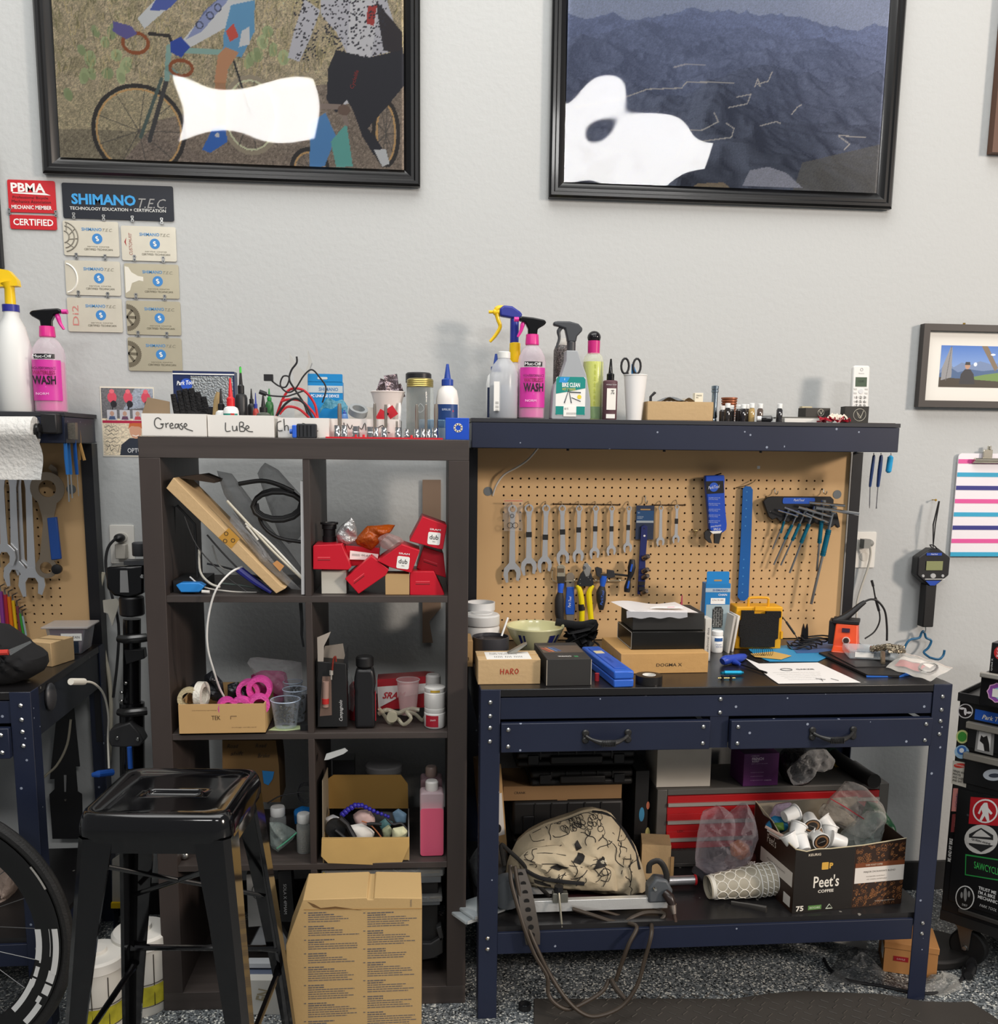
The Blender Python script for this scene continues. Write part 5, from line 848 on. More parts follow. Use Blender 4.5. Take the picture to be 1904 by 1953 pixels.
t=E('pick_tool','short bright blue handled tool, right of three under the shelf end','tool');O('handle',G().tube([AY(1700,869,-.2),AY(1699,872,-.2),AY(1695,899,-.2),AY(1695,902,-.2)],[.004,.0085,.0085,.004],12),M('27a3dc',.25,coat=.5),t);O('ring',G().tube([AY(1700,869,-.2),AY(1700,864,-.2)],.0018,6),STEEL,t)
# plug and cable at the right outlet
t=E('power_plug','grey plug with white cord in the right wall outlet','plug');q_=AY(1655,1036,-.02);O('plug',G().sph(q_.x,-.02,q_.z,.02,.018,.014).box(q_.x-.012,-.03,q_.z-.014,.022,.03,.028),M('8b8b86',.5),t)
O('cord',G().tube([AY(1660,1042,-.035),AY(1661,1058,-.03),AY(1655,1085,-.025),AY(1643,1120,-.02),AY(1635,1150,-.02),AY(1634,1180,-.02)],.0035,8,sm=4),M('c9c4b8',.5),t)
# ================================================================ on the worktop
ZW=NZ+.0005
def carton(name,label,a0,b0,a1,b1,z,d,mat,rz=0,y=None,bev=.001,hh=None,grp=None,cat='box'):
    x,y,z_,W_,H_=PL(a0,b0,a1,b1,z=z,y=y);H_=hh or H_
    t=E(name,label,cat,(x,y,z),rz,group=grp);O('box',G().bb(-W_/2,W_/2,0,d,0,H_),mat,t,bev=bev);return t,W_,H_
t,W_,H_=carton('cardboard_box','tan cardboard box with red handwriting and a shipping label on top',912,1258,1031,1305,ZW,.105,CARD)
stroke(t,[[(-.022,.04),(-.022,.026)],[(-.022,.033),(-.014,.033)],[(-.014,.04),(-.015,.026)],[(-.009,.026),(-.006,.038),(-.001,.026)],[(-.008,.031),(-.003,.031)],[(.003,.026),(.004,.04),(.01,.037),(.005,.032),(.011,.026)],[(.019,.04),(.014,.034),(.018,.027),(.023,.034),(.019,.04)]],'a8321e')
O('label',G().bb(-W_/2+.022,W_/2-.022,.004,.088,H_,H_+.0004),WHITE,t);TX(t,'||||| |||| |||||',.0,0,.016,'333',rot=UP,loc=(0,.03,H_+.0006),wd=.07);TX(t,'SHIP TO: SHOP\nUSPS TRACKING',0,0,.02,'666',rot=UP,loc=(-.01,.066,H_+.0006),wd=.07);O('tape',G().bb(-W_/2-.0004,W_/2+.0004,.05,.056,.002,H_+.0003),M('b8935a',.3),t)
x,y,z,W_,H_=PL(965,1222,1002,1260,z=ZW+H_+.0012,y=-.53);S('foil_sachet','opened foil sachet lying on the box with the shipping label','packet',G().pris([(-.02,.002),(.0,.003),(.028,.024),(.03,.028),(.022,.026)],.02),M('9b9a92',.3,.6),(x,y,z-.002))
t,W_,H_=carton('black_box','charcoal box with rounded lettering between tan box and blue case',1043,1257,1128,1308,ZW,.2,M('2c2b2a',.55,var=.1),.03)
TX(t,'WAHOO',0,0,.012,'e8e6e0',rot=(radians(-90),0,0),loc=(-.006,.03,H_+.0006),wd=.034,b=.02);O('green_logo',G().bb(.018,.028,.022,.034,H_,H_+.0006),M('2f7d4c',.5),t)
O('art_panel',G().bb(-W_/2+.004,W_/2-.004,.075,.16,H_,H_+.0005),M('5a4c40',.5,var=.3,vs=40),t)
for i,c_ in enumerate(('b0503a','c77d5a','4f7bb0','3a5a90')): O('art_stripe',G(Matrix.Rotation(.3,4,'Z')).bb(-.01+i*.01,-.004+i*.01,.09,.14,H_+.0005,H_+.0008),M(c_,.5),t)
for s in (-1,1): O('worn_edge',G().bb(s*W_/2-.0006,s*W_/2+.0006,-.0006,.0005,.002,H_-.002),M('c9bfae',.7),t)
# blue case: long, pointing away to the left
A=AZ(1190,1311,ZW);B=AZ(1128,1262,ZW);az_=atan2(-(B.x-A.x),(B.y-A.y));L_c=hypot(B.x-A.x,B.y-A.y)+.01
t=E('blue_case','long royal blue plastic torque wrench case pointing away from the viewer','case',(A.x,A.y,ZW),az_);BC=M('2f62c4',.35)
h1=AY(1190,1284,A.y).z-ZW;O('case_bottom',G().bb(-.026,.026,0,L_c,0,h1*.55),BC,t,bev=.003);O('case_lid',G().bb(-.026,.026,0,L_c,h1*.57,h1*1.15),BC,t,bev=.004);O('lid_panel',G().bb(-.016,.016,.03,L_c-.03,h1*1.15,h1*1.2),M('2757b8',.4),t,bev=.001);O('sticker',G().bb(-.014,.01,L_c-.1,L_c-.07,h1*1.2,h1*1.22),M('d8c9a0',.5),t);TX(t,'TORQUE',0,0,.011,'1f4aa0',loc=(0,.12,h1*1.22),rot=(radians(-90),0,pi/2),wd=.07)
x,y,z,W_,H_=PL(1128,1283,1138,1300,z=ZW,y=-.55);S('red_plug','small red piece wedged beside the blue case','part',G().cyl(0,0,0,.006,.02,n=12),M('b03038',.4),(x+.004,y-.02,z))
x,y,z,W_,H_=PL(1207,1283,1266,1310,z=ZW,y=-.60);r=.034;g=G().lathe([(.017,0),(r,0),(r,.022),(.017,.022),(.017,0)],n=36,cap=False)
t=E('tape_roll','roll of black electrical tape at the front edge of the worktop','tape',(x+.002,y,z));O('roll',g,M('1e1c1b',.3),t);O('core',G().lathe([(.0155,0),(.0168,0),(.0168,.0225),(.0155,.0225),(.0155,0)],n=30,cap=False),M('efece4',.5),t)
t,W_,H_=carton('cardboard_box','flat kraft box with dark lettering under the stack of black boxes',1184,1246,1352,1284,ZW,.22,M('c59a60',.75,var=.12,vs=8,bump=.1),.03)
TX(t,'DOGMA X',.012,H_*.42,.0085,'33281c',wd=.07,b=.01);TX(t,'PINARELLO',0,0,.009,'33281c',rot=(radians(0),0,-pi/2),loc=(-W_/2-.0006,.06,H_*.5),wd=.07)
zc=ZW+H_+.001
t,W_,H2=carton('black_box','wide glossy black box, lower of two on the kraft box',1205,1205,1345,1243,zc,.16,M('141413',.25,var=.4,vs=30),.02,y=-.45,bev=.001);zd=zc+H2+.001
O('side_border',G().tube([(-W_/2-.0005,.002,.002),(-W_/2-.0005,.002,H2-.002),(-W_/2-.0005,.158,H2-.002),(-W_/2-.0005,.158,.002)],.0008,4,cyc=True),M('b8b5ac',.5),t)
t,W_,H3=carton('black_box','smaller matt black box, upper of two, under the papers',1207,1170,1344,1203,zd,.14,M('2a2a29',.6),.0,y=-.43)
ze=zd+H3+.001
S('paper_sheet','white leaflets in clear sleeve lying on top of the black boxes','paper',G().grid(lambda u,v: (AY(1188,1160,-.4).x-.012+.185*u+.02*(1-v),-.46+.16*v,ze+.006+.004*sin(7*u)*v+.004*(1-u)),16,8),M('e9e4e2',.35,var=.05),)
S('clear_sleeve','clear plastic sleeve edge hanging over the front of the black boxes','sleeve',G().grid(lambda u,v: (AY(1188,1160,-.4).x-.004+.165*u,-.463-.005*v,ze+.012-.018*v+.002*sin(20*u)),24,4),M('eeeef2',.12,film=.4))
t=E('white_leaflet','folded white leaflet on the sleeve atop the black boxes','paper',(AY(1270,1155,-.4).x,-.42,ze+.0125),.1);O('leaflet',G().pris([(-.05,0),(.04,-.01),(.045,.02),(-.02,.03)],.0015,0,'xy'),M('f2efee',.5),t);O('pink_print',G().bb(.0,.02,-.002,.004,.0015,.002),M('e08a9a',.5),t)
t,W_,H_=carton('slim_white_box','slim white box of small print standing beside the black boxes',1345,1180,1357,1239,ZW,.05,M('cfccc4',.5),y=-.36);TX(t,'technical data',0,H_*.5,.006,'555',ang=pi/2,wd=.07)
t=dropb(PL(1357,1206,1379,1243,z=ZW)[:3],'small white pill bottle with blue print before the chain box',PWHITE,PWHITE,r=.0175,h=.052,nz=.001,sh=.006);O('screw_cap',G().lathe([(.0155,.05),(.0165,.051),(.0165,.062),(.015,.064)],n=24),PWHITE,t);O('blue_label',G().grid(lambda u,v: (.0178*sin((u-.5)*1.5),-.0178*cos((u-.5)*1.5),.034+.01*v),8,1),M('2f5f9c',.5),t);TX(t,'Finish\nTECH',0,.022,.012,'3a5a94',-.0182,wd=.02)
# chain box
t,W_,H_=carton('chain_box','tall blue and grey chain carton with window showing silver chain',1344,1113,1391,1240,ZW,.04,M('1b78b8',.45),-.03,y=-.2)
O('hang_tab',G().pris(rr(-W_/2+.002,H_-.001,W_/2-.006,AY(1366,1090,-.2).z-ZW,.004),.002),M('1b7fc4',.45),t);O('hang_hole',G().pris(rr(-.014,H_+.007,.01,H_+.012,.0025),.0004,-.0006),M('b08c58',.6),t)
O('front_panel',G().bb(-W_/2+.004,W_/2-.001,-.0006,0,.012,H_*.68),M('9fb0b5',.4),t);O('pale_band',G().bb(-W_/2,W_/2,-.0006,0,H_*.87,H_*.93),M('a8b6c0',.5),t);TX(t,'SHIMANO',.006,H_*.9,.006,'3a5a90',-.0009,wd=.045,b=.02);TX(t,'CHAIN',.014,H_*.83,.006,'f2f6fa',-.0009,wd=.026,b=.01)
O('label',G().bb(-W_*.28,W_*.3,-.0012,-.0006,H_*.69,H_*.78),WHITE,t);TX(t,'CN 9100',0,H_*.75,.005,'8a5a4a',-.0015,wd=.034)
oct_=[(-.012,H_*.33),(.014,H_*.33),(.018,H_*.37),(.018,H_*.6),(.012,H_*.65),(-.006,H_*.65),(-.014,H_*.6),(-.014,H_*.38)]
O('window',G().pris(oct_,.0005,-.0012),M('2e3030',.4),t);g=G();rs=random.Random(9)
for j in range(11):
    for k in range(4): g.box(-.009+k*.0072+rs.uniform(-.001,.001),-.003,H_*(.345+.026*j),.0055,.002,.0038)
O('chain_links',g,M('b5b5b0',.25,1),t,kind='stuff');TX(t,'12',-.01,H_*.27,.012,'333',-.0012,b=.02);TX(t,'SPEED',.008,H_*.27,.006,'444',-.0012)
for k in range(3): TX(t,'-- -- --',.004,H_*(.2-.05*k),.003,'555',-.0012,wd=.03)
# leaning catalogues
for i,(dx,lb_) in enumerate(((0,'grey-edged booklet leaning beside chain box, nearest'),(.012,'white booklet leaning beside the yellow case'))):
    x,y,z,W_,H_=PL(1385,1175,1400,1250,z=ZW,y=-.26+.02*i);S('booklet',lb_,'booklet',G().pris([(0,0),(.005,0),(.020,H_),(.013,H_)],.09),M('d8d4cc' if i else 'bdb8b0',.6),(x-.004+dx,y,z))
# small dropper bottles behind
for a,b,lb_,c_ in ((1336,1145,'white dropper tip behind the boxes, left','ece6dc'),(1344,1150,'white dropper tip behind the boxes, right','ece6dc'),(1299,1135,'pink patterned pen tip behind the black boxes','d8546e')):
    x,y,z,W_,H_=PL(a-5,b,a+5,1236,z=ZW,y=-.14);S('dropper_bottle',lb_,'bottle',G().lathe([(.008,0),(.009,.004),(.009,H_*.6),(.004,H_*.72),(.0015,H_)],n=14),M(c_,.4),(x,y,z))
# yellow foam case
x,y,z,W_,H_=PL(1403,1158,1490,1238,z=ZW,y=-.21);YC=M('e5a516',.45);t=E('yellow_case','yellow toolcase with black foam front and carry handle','case',(x+.003,y,z),-.04)
O('case_body',G().bb(-W_/2,W_/2,.004,.075,0,H_),YC,t,bev=.003);O('foam',G().pris([(-W_*.4,.008),(W_*.34,.008),(W_*.34,.03),(W_*.4,.034),(W_*.4,H_*.75),(W_*.44,H_*.77),(W_*.44,H_-.012),(W_*.12,H_-.012),(W_*.12,H_-.02),(-W_*.14,H_-.02),(-W_*.14,H_-.01),(-W_*.4,H_-.01),(-W_*.4,H_*.7),(-W_*.44,H_*.68),(-W_*.44,.04),(-W_*.4,.036)],.012,-.008),M('232120',.95,bump=1,bs=500),t)
O('handle',G().tube([(-.03,.02,H_),(-.03,.02,H_+.018),(-.024,.02,H_+.025),(.024,.02,H_+.025),(.03,.02,H_+.018),(.03,.02,H_)],.0038,8,sm=2),YC,t);O('latch',G().bb(-.016,.016,-.002,.005,H_-.01,H_+.001),YC,t)
for s in (-1,1): O('hinge',G().bb(s*W_/2-.003,s*W_/2+.003,.0,.01,H_*.25,H_*.42),YC,t)
# soldering station
x,y,z,W_,H_=PL(1588,1175,1642,1238,z=ZW,y=-.25);OR=M('e8542a',.35);t=E('soldering_station','orange soldering station with black iron holder at the pegboard end','soldering station',(x,y,z),-.5)
O('body',G().add([(a,b,c) for a,b,c in [(-.038,-.06,0),(.038,-.06,0),(.038,.04,0),(-.038,.04,0),(-.034,-.06,.01),(.034,-.06,.01),(-.034,-.03,.018),(.034,-.03,.018),(-.03,-.018,.085),(.03,-.018,.085),(.03,.04,.09),(-.03,.04,.09)]],[(0,3,2,1),(0,1,5,4),(4,5,7,6),(6,7,9,8),(8,9,10,11),(1,2,10,9,7,5),(0,4,6,8,11,3),(2,3,11,10)]),OR,t,bev=.003)
T_=Matrix.Translation((0,-.0262,.05));g=G(T_ @ Matrix.Rotation(-.18,4,'X')).lathe([(.011,0),(.011,-.004)],.002,0,-.012,20,'y');O('dial_ring',g,M('e9c9bd',.4),t);O('dial',G(T_ @ Matrix.Rotation(-.18,4,'X')).lathe([(.007,-.003),(.0085,-.006),(.0065,-.012)],.002,0,-.012,14,'y'),M('2a2522',.3),t);O('display',G(T_ @ Matrix.Rotation(-.18,4,'X')).bb(-.012,.01,-.002,0,.012,.024),M('3a2a3c',.2),t)
O('iron_holder',G().bb(-.04,.034,-.02,.045,.085,.096).bb(-.05,-.03,-.01,.05,.02,.09),M('1c1b1c',.5),t,bev=.002)
y=-.24;S('soldering_iron','black soldering iron resting in the holder with its cord','soldering iron',G().tube([AY(1590,1186,y),AY(1606,1181,y),AY(1625,1168,y),AY(1640,1155,y),AY(1650,1148,y)],[.011,.012,.0095,.008,.006],12,sm=2),M('18181a',.5))
cable('black_cable','black iron cord arching from the soldering iron down behind the chain',[(1648,1148),(1662,1143),(1675,1147),(1688,1165),(1692,1195),(1692,1222)],-.22,'1c1c1d',.0032)
cable('black_cable','thin black lead with clip tip hanging right of the pegboard',[(1663,1107),(1666,1118),(1670,1140),(1677,1165),(1678,1185),(1668,1205),(1650,1218)],-.2,'1c1c1d',.0024,ext=lambda g,P_: g.tube([P_[0],P_[1]],.004,8).tube([P_[2],P_[3]],.0042,8))
cable('black_cable','thin dark lead with slim clip from yellow case to worktop',[(1492,1176),(1500,1186),(1508,1197),(1516,1209),(1524,1222),(1535,1228)],-.2,'1d1c1c',.0016,ext=lambda g,P_: g.tube([P_[1],P_[3]],.0034,8))
# tangle of black wires, grey clamp
rs=random.Random(12);c0=AZ(1535,1236,ZW)
for k in range(5):
    g=G();ph=rs.random()*6;pts=[]
    for i in range(10): a=ph+i*.9;pts.append((c0.x-.02+.025*k*.6+.035*(1+.3*k*.3)*cos(a),c0.y-.01+.03*sin(a)+.005*k,ZW+.006+.006*k+.005*sin(3*a)))
    g.tube(pts,.0022,6,sm=4);S('black_wire',['lowest loop of the black wire tangle before the orange station','second loop of the black wire tangle','middle loop of the black wire tangle','upper loop of the black wire tangle','topmost loop of the black wire tangle, nearest the orange station'][k],'wire',g,BLK,group='black wires tangled on the worktop')
x,y,z,W_,H_=PL(1528,1190,1544,1225,z=ZW+.03,y=-.17);S('black_clip','black forked clip standing up behind the wire tangle','clip',G().pris([(-.012,-.03),(.012,-.03),(.009,H_*.6),(.006,H_),(.001,H_*.6),(-.001,H_*.6),(-.005,H_),(-.009,H_*.6)],.006),BLK,(x,y,z))
g=G()
for k in range(6): g.tube([(.006*k+.016*cos(a),.006*sin(a*1),.014+.014*sin(a)) for a in [2*pi*i/14 for i in range(14)]],.0007,4,cyc=True)
x,y,z,W_,H_=PL(1436,1226,1470,1246,z=ZW,y=-.31);S('wire_coil','small coil of thin dark wire in front of the yellow case','wire',g,M('2b2a28',.4,.5),(x-.012,y,z+.001))
# papers, blue sheets, envelope
def sheet(name,label,pts,z,mat,th=.0008,cat='paper'): return S(name,label,cat,G().pris([(AZ(a,b,z).x,AZ(a,b,z).y) for a,b in pts],th,z,'xy'),mat)
sheet('blue_mat','light blue silicone mat lying under the wires',[(1428,1238),(1560,1225),(1608,1240),(1560,1262),(1468,1262),(1440,1250)],ZW+.0006,M('2b8fc0',.5));sheet('blue_mat','steel blue mat sheet under the envelope edge',[(1500,1222),(1600,1222),(1600,1244),(1520,1246)],ZW+.0018,M('3b5f92',.5));sheet('manila_envelope','tan envelope corner lying on the blue mat',[(1432,1247),(1475,1243),(1510,1251),(1490,1258),(1440,1253)],ZW+.003,M('d3a95f',.6))
t=E('printed_sheet','large white printed sheet at the front of the worktop','paper',(0,0,0));O('sheet',G().pris([(AZ(a,b,ZW+.001).x,AZ(a,b,ZW+.001).y) for a,b in [(1422,1256),(1448,1266),(1560,1264),(1642,1302),(1485,1304),(1470,1294)]],.0008,ZW+.001,'xy'),M('ece8e4',.6),t)
q_=AZ(1540,1278,ZW);TX(t,'GARZIE',0,0,.012,'5a5a5a',rot=UP,loc=(q_.x-.006,q_.y,ZW+.0026),wd=.05,b=.02);O('gear_print',G().tube([(AZ(1500,1279,ZW).x+.016*cos(2*pi*i/16),AZ(1500,1279,ZW).y+.012*sin(2*pi*i/16),ZW+.002) for i in range(16)],.002,4,cyc=True,flat=.3),M('6b6b6b',.6),t)
for k in range(5): q_=AZ(1520+4*k,1284+k*3.4,ZW);TX(t,'some lines of a printed service sheet text',0,0,.006,'9a9a98',rot=UP,loc=(q_.x,q_.y,ZW+.0026),wd=.13-.01*k)
g=G()
for a,b,c_,d_ in ((1556,1294,1575,1296),(1566,1294,1570,1299),(1585,1294,1600,1298)): g.tube([AZ(a,b,ZW+.003),AZ(c_,d_,ZW+.003)],.0006,4)
O('lines',g,BLK,t,kind='stuff')
# blue rag, hex driver, blue cylinder, valve stems
t=E('hex_driver','blue-handled hex driver with dark shaft lying by the printed sheet','tool');p_=[AZ(a,b,ZW+.012) for a,b in [(1380,1258),(1390,1262),(1408,1262),(1415,1258)]]
O('handle',G().tube([AZ(1378,1262,ZW+.011),AZ(1384,1259,ZW+.014),AZ(1396,1257,ZW+.013),AZ(1410,1255,ZW+.012),AZ(1420,1252,ZW+.01)],[.010,.0135,.012,.0125,.008],12,sm=2),M('2744a8',.4),t);O('shaft',G().tube([AZ(1410,1266,ZW+.006),AZ(1463,1283,ZW+.005)],.0026,8),M('2b2b2c',.35,.6),t);O('knuckle',G().tube([AZ(1400,1262,ZW+.008),AZ(1412,1267,ZW+.007)],[.009,.004],10),M('2744a8',.4),t)
t=E('blue_tool_barrel','turquoise metal cylinder lying at the front of the worktop','tool');O('barrel',G().tube([AZ(1382,1283,ZW+.007),AZ(1414,1283,ZW+.007)],.006,14),M('1f9fc8',.25,.5),t);O('end',G().tube([AZ(1376,1284,ZW+.007),AZ(1382,1283,ZW+.007)],.004,10).tube([AZ(1414,1283,ZW+.007),AZ(1418,1283,ZW+.007)],.004,10),M('167a9c',.3,.5),t)
for a,lb_ in ((1378,'left brass valve stem with black sleeve at worktop edge'),(1394,'right brass valve stem with black sleeve at worktop edge')):
    q_=AZ(a,1296,ZW);t=E('valve_stem',lb_,'valve',(q_.x,q_.y,ZW),group='valve stems at the worktop edge');O('stem',G().cyl(-.012,0,.004,.0022,.024,n=8,ax='x'),M('c9b87a',.3,1),t);O('sleeve',G().cyl(0,0,0,.004,.011,n=10),BLK,t)
# chain heap, organiser, folders, zip bag
t=sheet('black_folder','black folder under the parts case at the right end',[(1562,1248),(1600,1243),(1750,1275),(1715,1292),(1655,1291)],ZW+.001,M('1b1a1b',.45),.006,'folder');t=sheet('blue_folder','bright blue edged folder beneath the black one, right end',[(1653,1292),(1718,1292),(1760,1282),(1752,1276),(1650,1285)],ZW+.0005,M('2a66c0',.4),.004,'folder');sheet('black_card','black card with white edge on the black folder',[(1580,1246),(1640,1248),(1692,1272),(1632,1273)],ZW+.0075,M('2a292a',.4),.002,'card')
A=AZ(1600,1262,ZW+.01);t=E('parts_case','clear divided plastic parts case on the black folder','case',(AZ(1665,1258,ZW).x,AZ(1665,1258,ZW).y,ZW+.01),-.25);O('case',G().bb(-.075,.06,-.05,.055,0,.024),M('dfe8ec',.08,film=.25),t,bev=.004)
for i in range(4): O('divider',G().bb(-.055+.03*i,-.054+.03*i,-.045,.05,.002,.022),M('c8d4da',.2,film=.4),t)
O('label',G().bb(-.06,-.01,-.0512,-.0505,.006,.02),WHITE,t);O('contents',G().bb(-.04,.04,-.02,.03,.003,.014),M('5a6470',.4,var=.5,vs=80),t)
g=G();rs=random.Random(2);q0=AZ(1690,1243,ZW+.035)
for k in range(120):
    a=k*.55;r=.003+.036*abs(sin(k*.83));cx_,cy_=q0.x+.01+r*cos(a)*1.3,q0.y+r*sin(a)*.8;cz_=ZW+.037+.008*abs(sin(k*.31))+.01*(1-r/.042);T_=Matrix.Translation((cx_,cy_,cz_)) @ Matrix.Rotation(a+1.57,4,'Z') @ Matrix.Rotation(rs.uniform(-.6,.6),4,'X');gg=G(T_).lathe([(.0036,-.003),(.0036,.003)],-.004,0,0,6,'y').lathe([(.0036,-.003),(.0036,.003)],.004,0,0,6,'y').box(0,0,-.002,.008,.005,.004);g.add(gg.v,gg.f)
for k in range(14): q_=AZ(1683+(k % 2)*2,1246+k*1.6,ZW+.04-.0022*k);g.box(q_.x,q_.y,q_.z,.008,.006,.007)
S('bicycle_chain','silver bicycle chain heaped on the clear parts case','chain',g,M('8f8573',.3,.9),kind=None)
t=E('zip_bag','clear zip bag with red and white packet hanging off the right end','bag');cr_=[AZ(1690,1273,ZW+.01),AZ(1722,1243,ZW+.03),AZ(1818,1274,ZW+.02),AZ(1775,1299,ZW+.012)]
def bag_(u,v,k=.012): a=cr_[0].lerp(cr_[1],v);b=cr_[3].lerp(cr_[2],v);p=a.lerp(b,u);p.z+=k*sin(pi*u)*sin(pi*v)+.0015*sin(17*u+9*v);return p
O('film',G().grid(lambda u,v: bag_(u,v,.014),18,14),M('f2eee6',.12,film=.14),t);O('film',G().grid(lambda u,v: bag_(u,v,-.001),18,14),M('ede8e0',.2,film=.2),t);O('zip',G().tube([bag_(u/8,.97,.013) for u in range(9)],.0014,5),M('e8d8cc',.4),t)
O('red_packet',G().grid(lambda u,v: bag_(.12+.55*u,.2+.3*v,.009),8,5),M('c4666a',.5),t);O('white_card',G().grid(lambda u,v: bag_(.1+.65*u,.5+.22*v,.011),8,5),M('f0e8e2',.5),t);O('grey_part',G().tube([bag_(.72+.14*cos(a),.5+.28*sin(a),.008) for a in [2*pi*i/12 for i in range(12)]],.004,6,cyc=True),M('7d7b78',.4,.4),t)
# tubs and bowl at the left
x,y,z,W_,H_=PL(889,1148,944,1234,z=ZW,y=-.13);S('white_cup','ribbed white plastic tub standing behind the grease tub','tub',G().lathe([(W_*.42,0),(W_*.47,H_*.8),(W_*.47,H_*.82),(W_*.5,H_*.83),(W_*.5,H_),(W_*.46,H_),(W_*.43,H_*.7),(W_*.1,H_*.68)],n=32,cap=False),M('dedede',.4),(x,y,z))
x,y,z,W_,H_=PL(885,1168,953,1238,z=ZW,y=-.2);t=E('grease_tub','large white screw-top tub beside the bookcase','tub',(x,y,z));r=W_/2;O('tub',G().lathe([(r*.96,0),(r,.004),(r,H_*.62),(r*.94,H_*.68)],n=36),M('e0deda',.4),t);O('lid',G().lathe([(r*.99,H_*.7),(r*1.0,H_*.72),(r*1.0,H_*.93),(r*.93,H_*.97),(r*.6,H_*.98),(r*.55,H_)],n=36),M('dcdcda',.4),t);label_patch(t,.07,H_*.15,H_*.55,r,'e9e7e2',a0=-1.2);TX(t,'Premium',.0,H_*.5,.005,'444',-r-.001,wd=.03);TX(t,'grease',.012,H_*.4,.005,'555',-r-.001,wd=.02);O('red_line',G().grid(lambda u,v: ((r+.0006)*sin(-.6+u*1.1),-(r+.0006)*cos(-.6+u*1.1),H_*(.2+.04*v)),8,1),M('b8302c',.5),t)
x,y,z,W_,H_=PL(901,1207,971,1236,z=ZW,y=-.34);H_=AY(936,1213,y).z-z;t=E('open_tin','open grey tin of dark grease with a white stick','tin',(x,y,z));r=W_/2;O('tin',G().lathe([(r*.97,0),(r,.003),(r,H_),(r*.96,H_),(r*.95,H_*.85),(r*.1,H_*.85)],n=36,cap=False),M('5b5b60',.35,.6),t);O('grease',G().lathe([(r*.94,H_*.85),(r*.94,H_*.88),(r*.01,H_*.9)],n=30),M('191417',.3,bump=.8,bs=200),t);O('gold_band',G().grid(lambda u,v: ((r+.0004)*sin(.1+u*1.1),-(r+.0004)*cos(.1+u*1.1),H_*(.02+(.12+.4*u)*v)),10,1),M('a38a3c',.4),t);TX(t,'Lubri',-.012,H_*.35,.006,'f0ece4',-r-.0012,wd=.022)
S('white_stick','white plastic stick standing in the open tin','stick',G().tube([AY(957,1213,y-.0),AY(969,1178,y+.02)],.0028,8),PWHITE)
x,y,z,W_,H_=PL(967,1195,1078,1240,z=ZW,y=-.23);H_=AY(1022,1197,y).z-z+.004;r=W_/2;t=E('painted_bowl','cream glazed bowl with blue brush marks holding small parts','bowl',(x,y+.02,z));O('bowl',G().lathe([(r*.45,0),(r*.55,.004),(r*.85,H_*.6),(r*.93,H_*.78),(r*1.0,H_*.95),(r*.99,H_),(r*.93,H_*.97),(r*.85,H_*.7),(r*.4,H_*.25),(r*.05,H_*.24)],n=44,cap=False),M('dcd8a8',.25,var=.06,coat=.4),t)
for a0,w0 in ((-2.35,.12),(-2.15,.07),(-1.15,.25),(-.8,.12)): O('blue_brush_mark',G().grid(lambda u,v: ((r*(.72+.2*v)+.003)*cos(a0+u*w0),(r*(.72+.2*v)+.003)*sin(a0+u*w0),H_*(.35+.42*v)),3,4),M('2a2f6e',.3),t)
for k,(a,b,c_) in enumerate(((-.02,.0,'e8e8e8'),(.0,.01,'dfe3ea'),(.015,-.005,'c9ccd2'),(-.005,-.015,'5c6f98'),(.028,.008,'e4e4e4'))): O('plastic_part',G().sph(a,b,H_*.42+.006,.013,.009,.006),M(c_,.4),t)
# black strap heap
g=G();rs=random.Random(5);q0=AY(1108,1215,-.2)
for k in range(16):
    pts=[(q0.x+rs.uniform(-.04,.045),-.19+rs.uniform(-.03,.04),ZW+.012+rs.uniform(0,.062)) for _ in range(5)];g.tube(pts,.0085,6,sm=4,flat=.18)
g.tube([AY(1060,1186,-.2),AY(1085,1190,-.2),AY(1110,1192,-.2),AY(1134,1188,-.2),AY(1130,1204,-.2)],.011,6,sm=4,flat=.2);g.tube([(q0.x+.035,-.22,ZW+.03),(q0.x+.05,-.22,ZW+.018),(q0.x+.045,-.24,ZW+.006),(q0.x+.02,-.24,ZW+.006)],.003,6,sm=4)
S('black_straps','heap of black nylon straps beside the painted bowl','straps',g,M('18181a',.65))
t,W_,H_=carton('cardboard_box','small kraft box squeezed between bookcase and grease tin',884,1222,902,1262,ZW,.1,CARD2,y=-.4);TX(t,'3',0,H_*.3,.01,'2a2018')
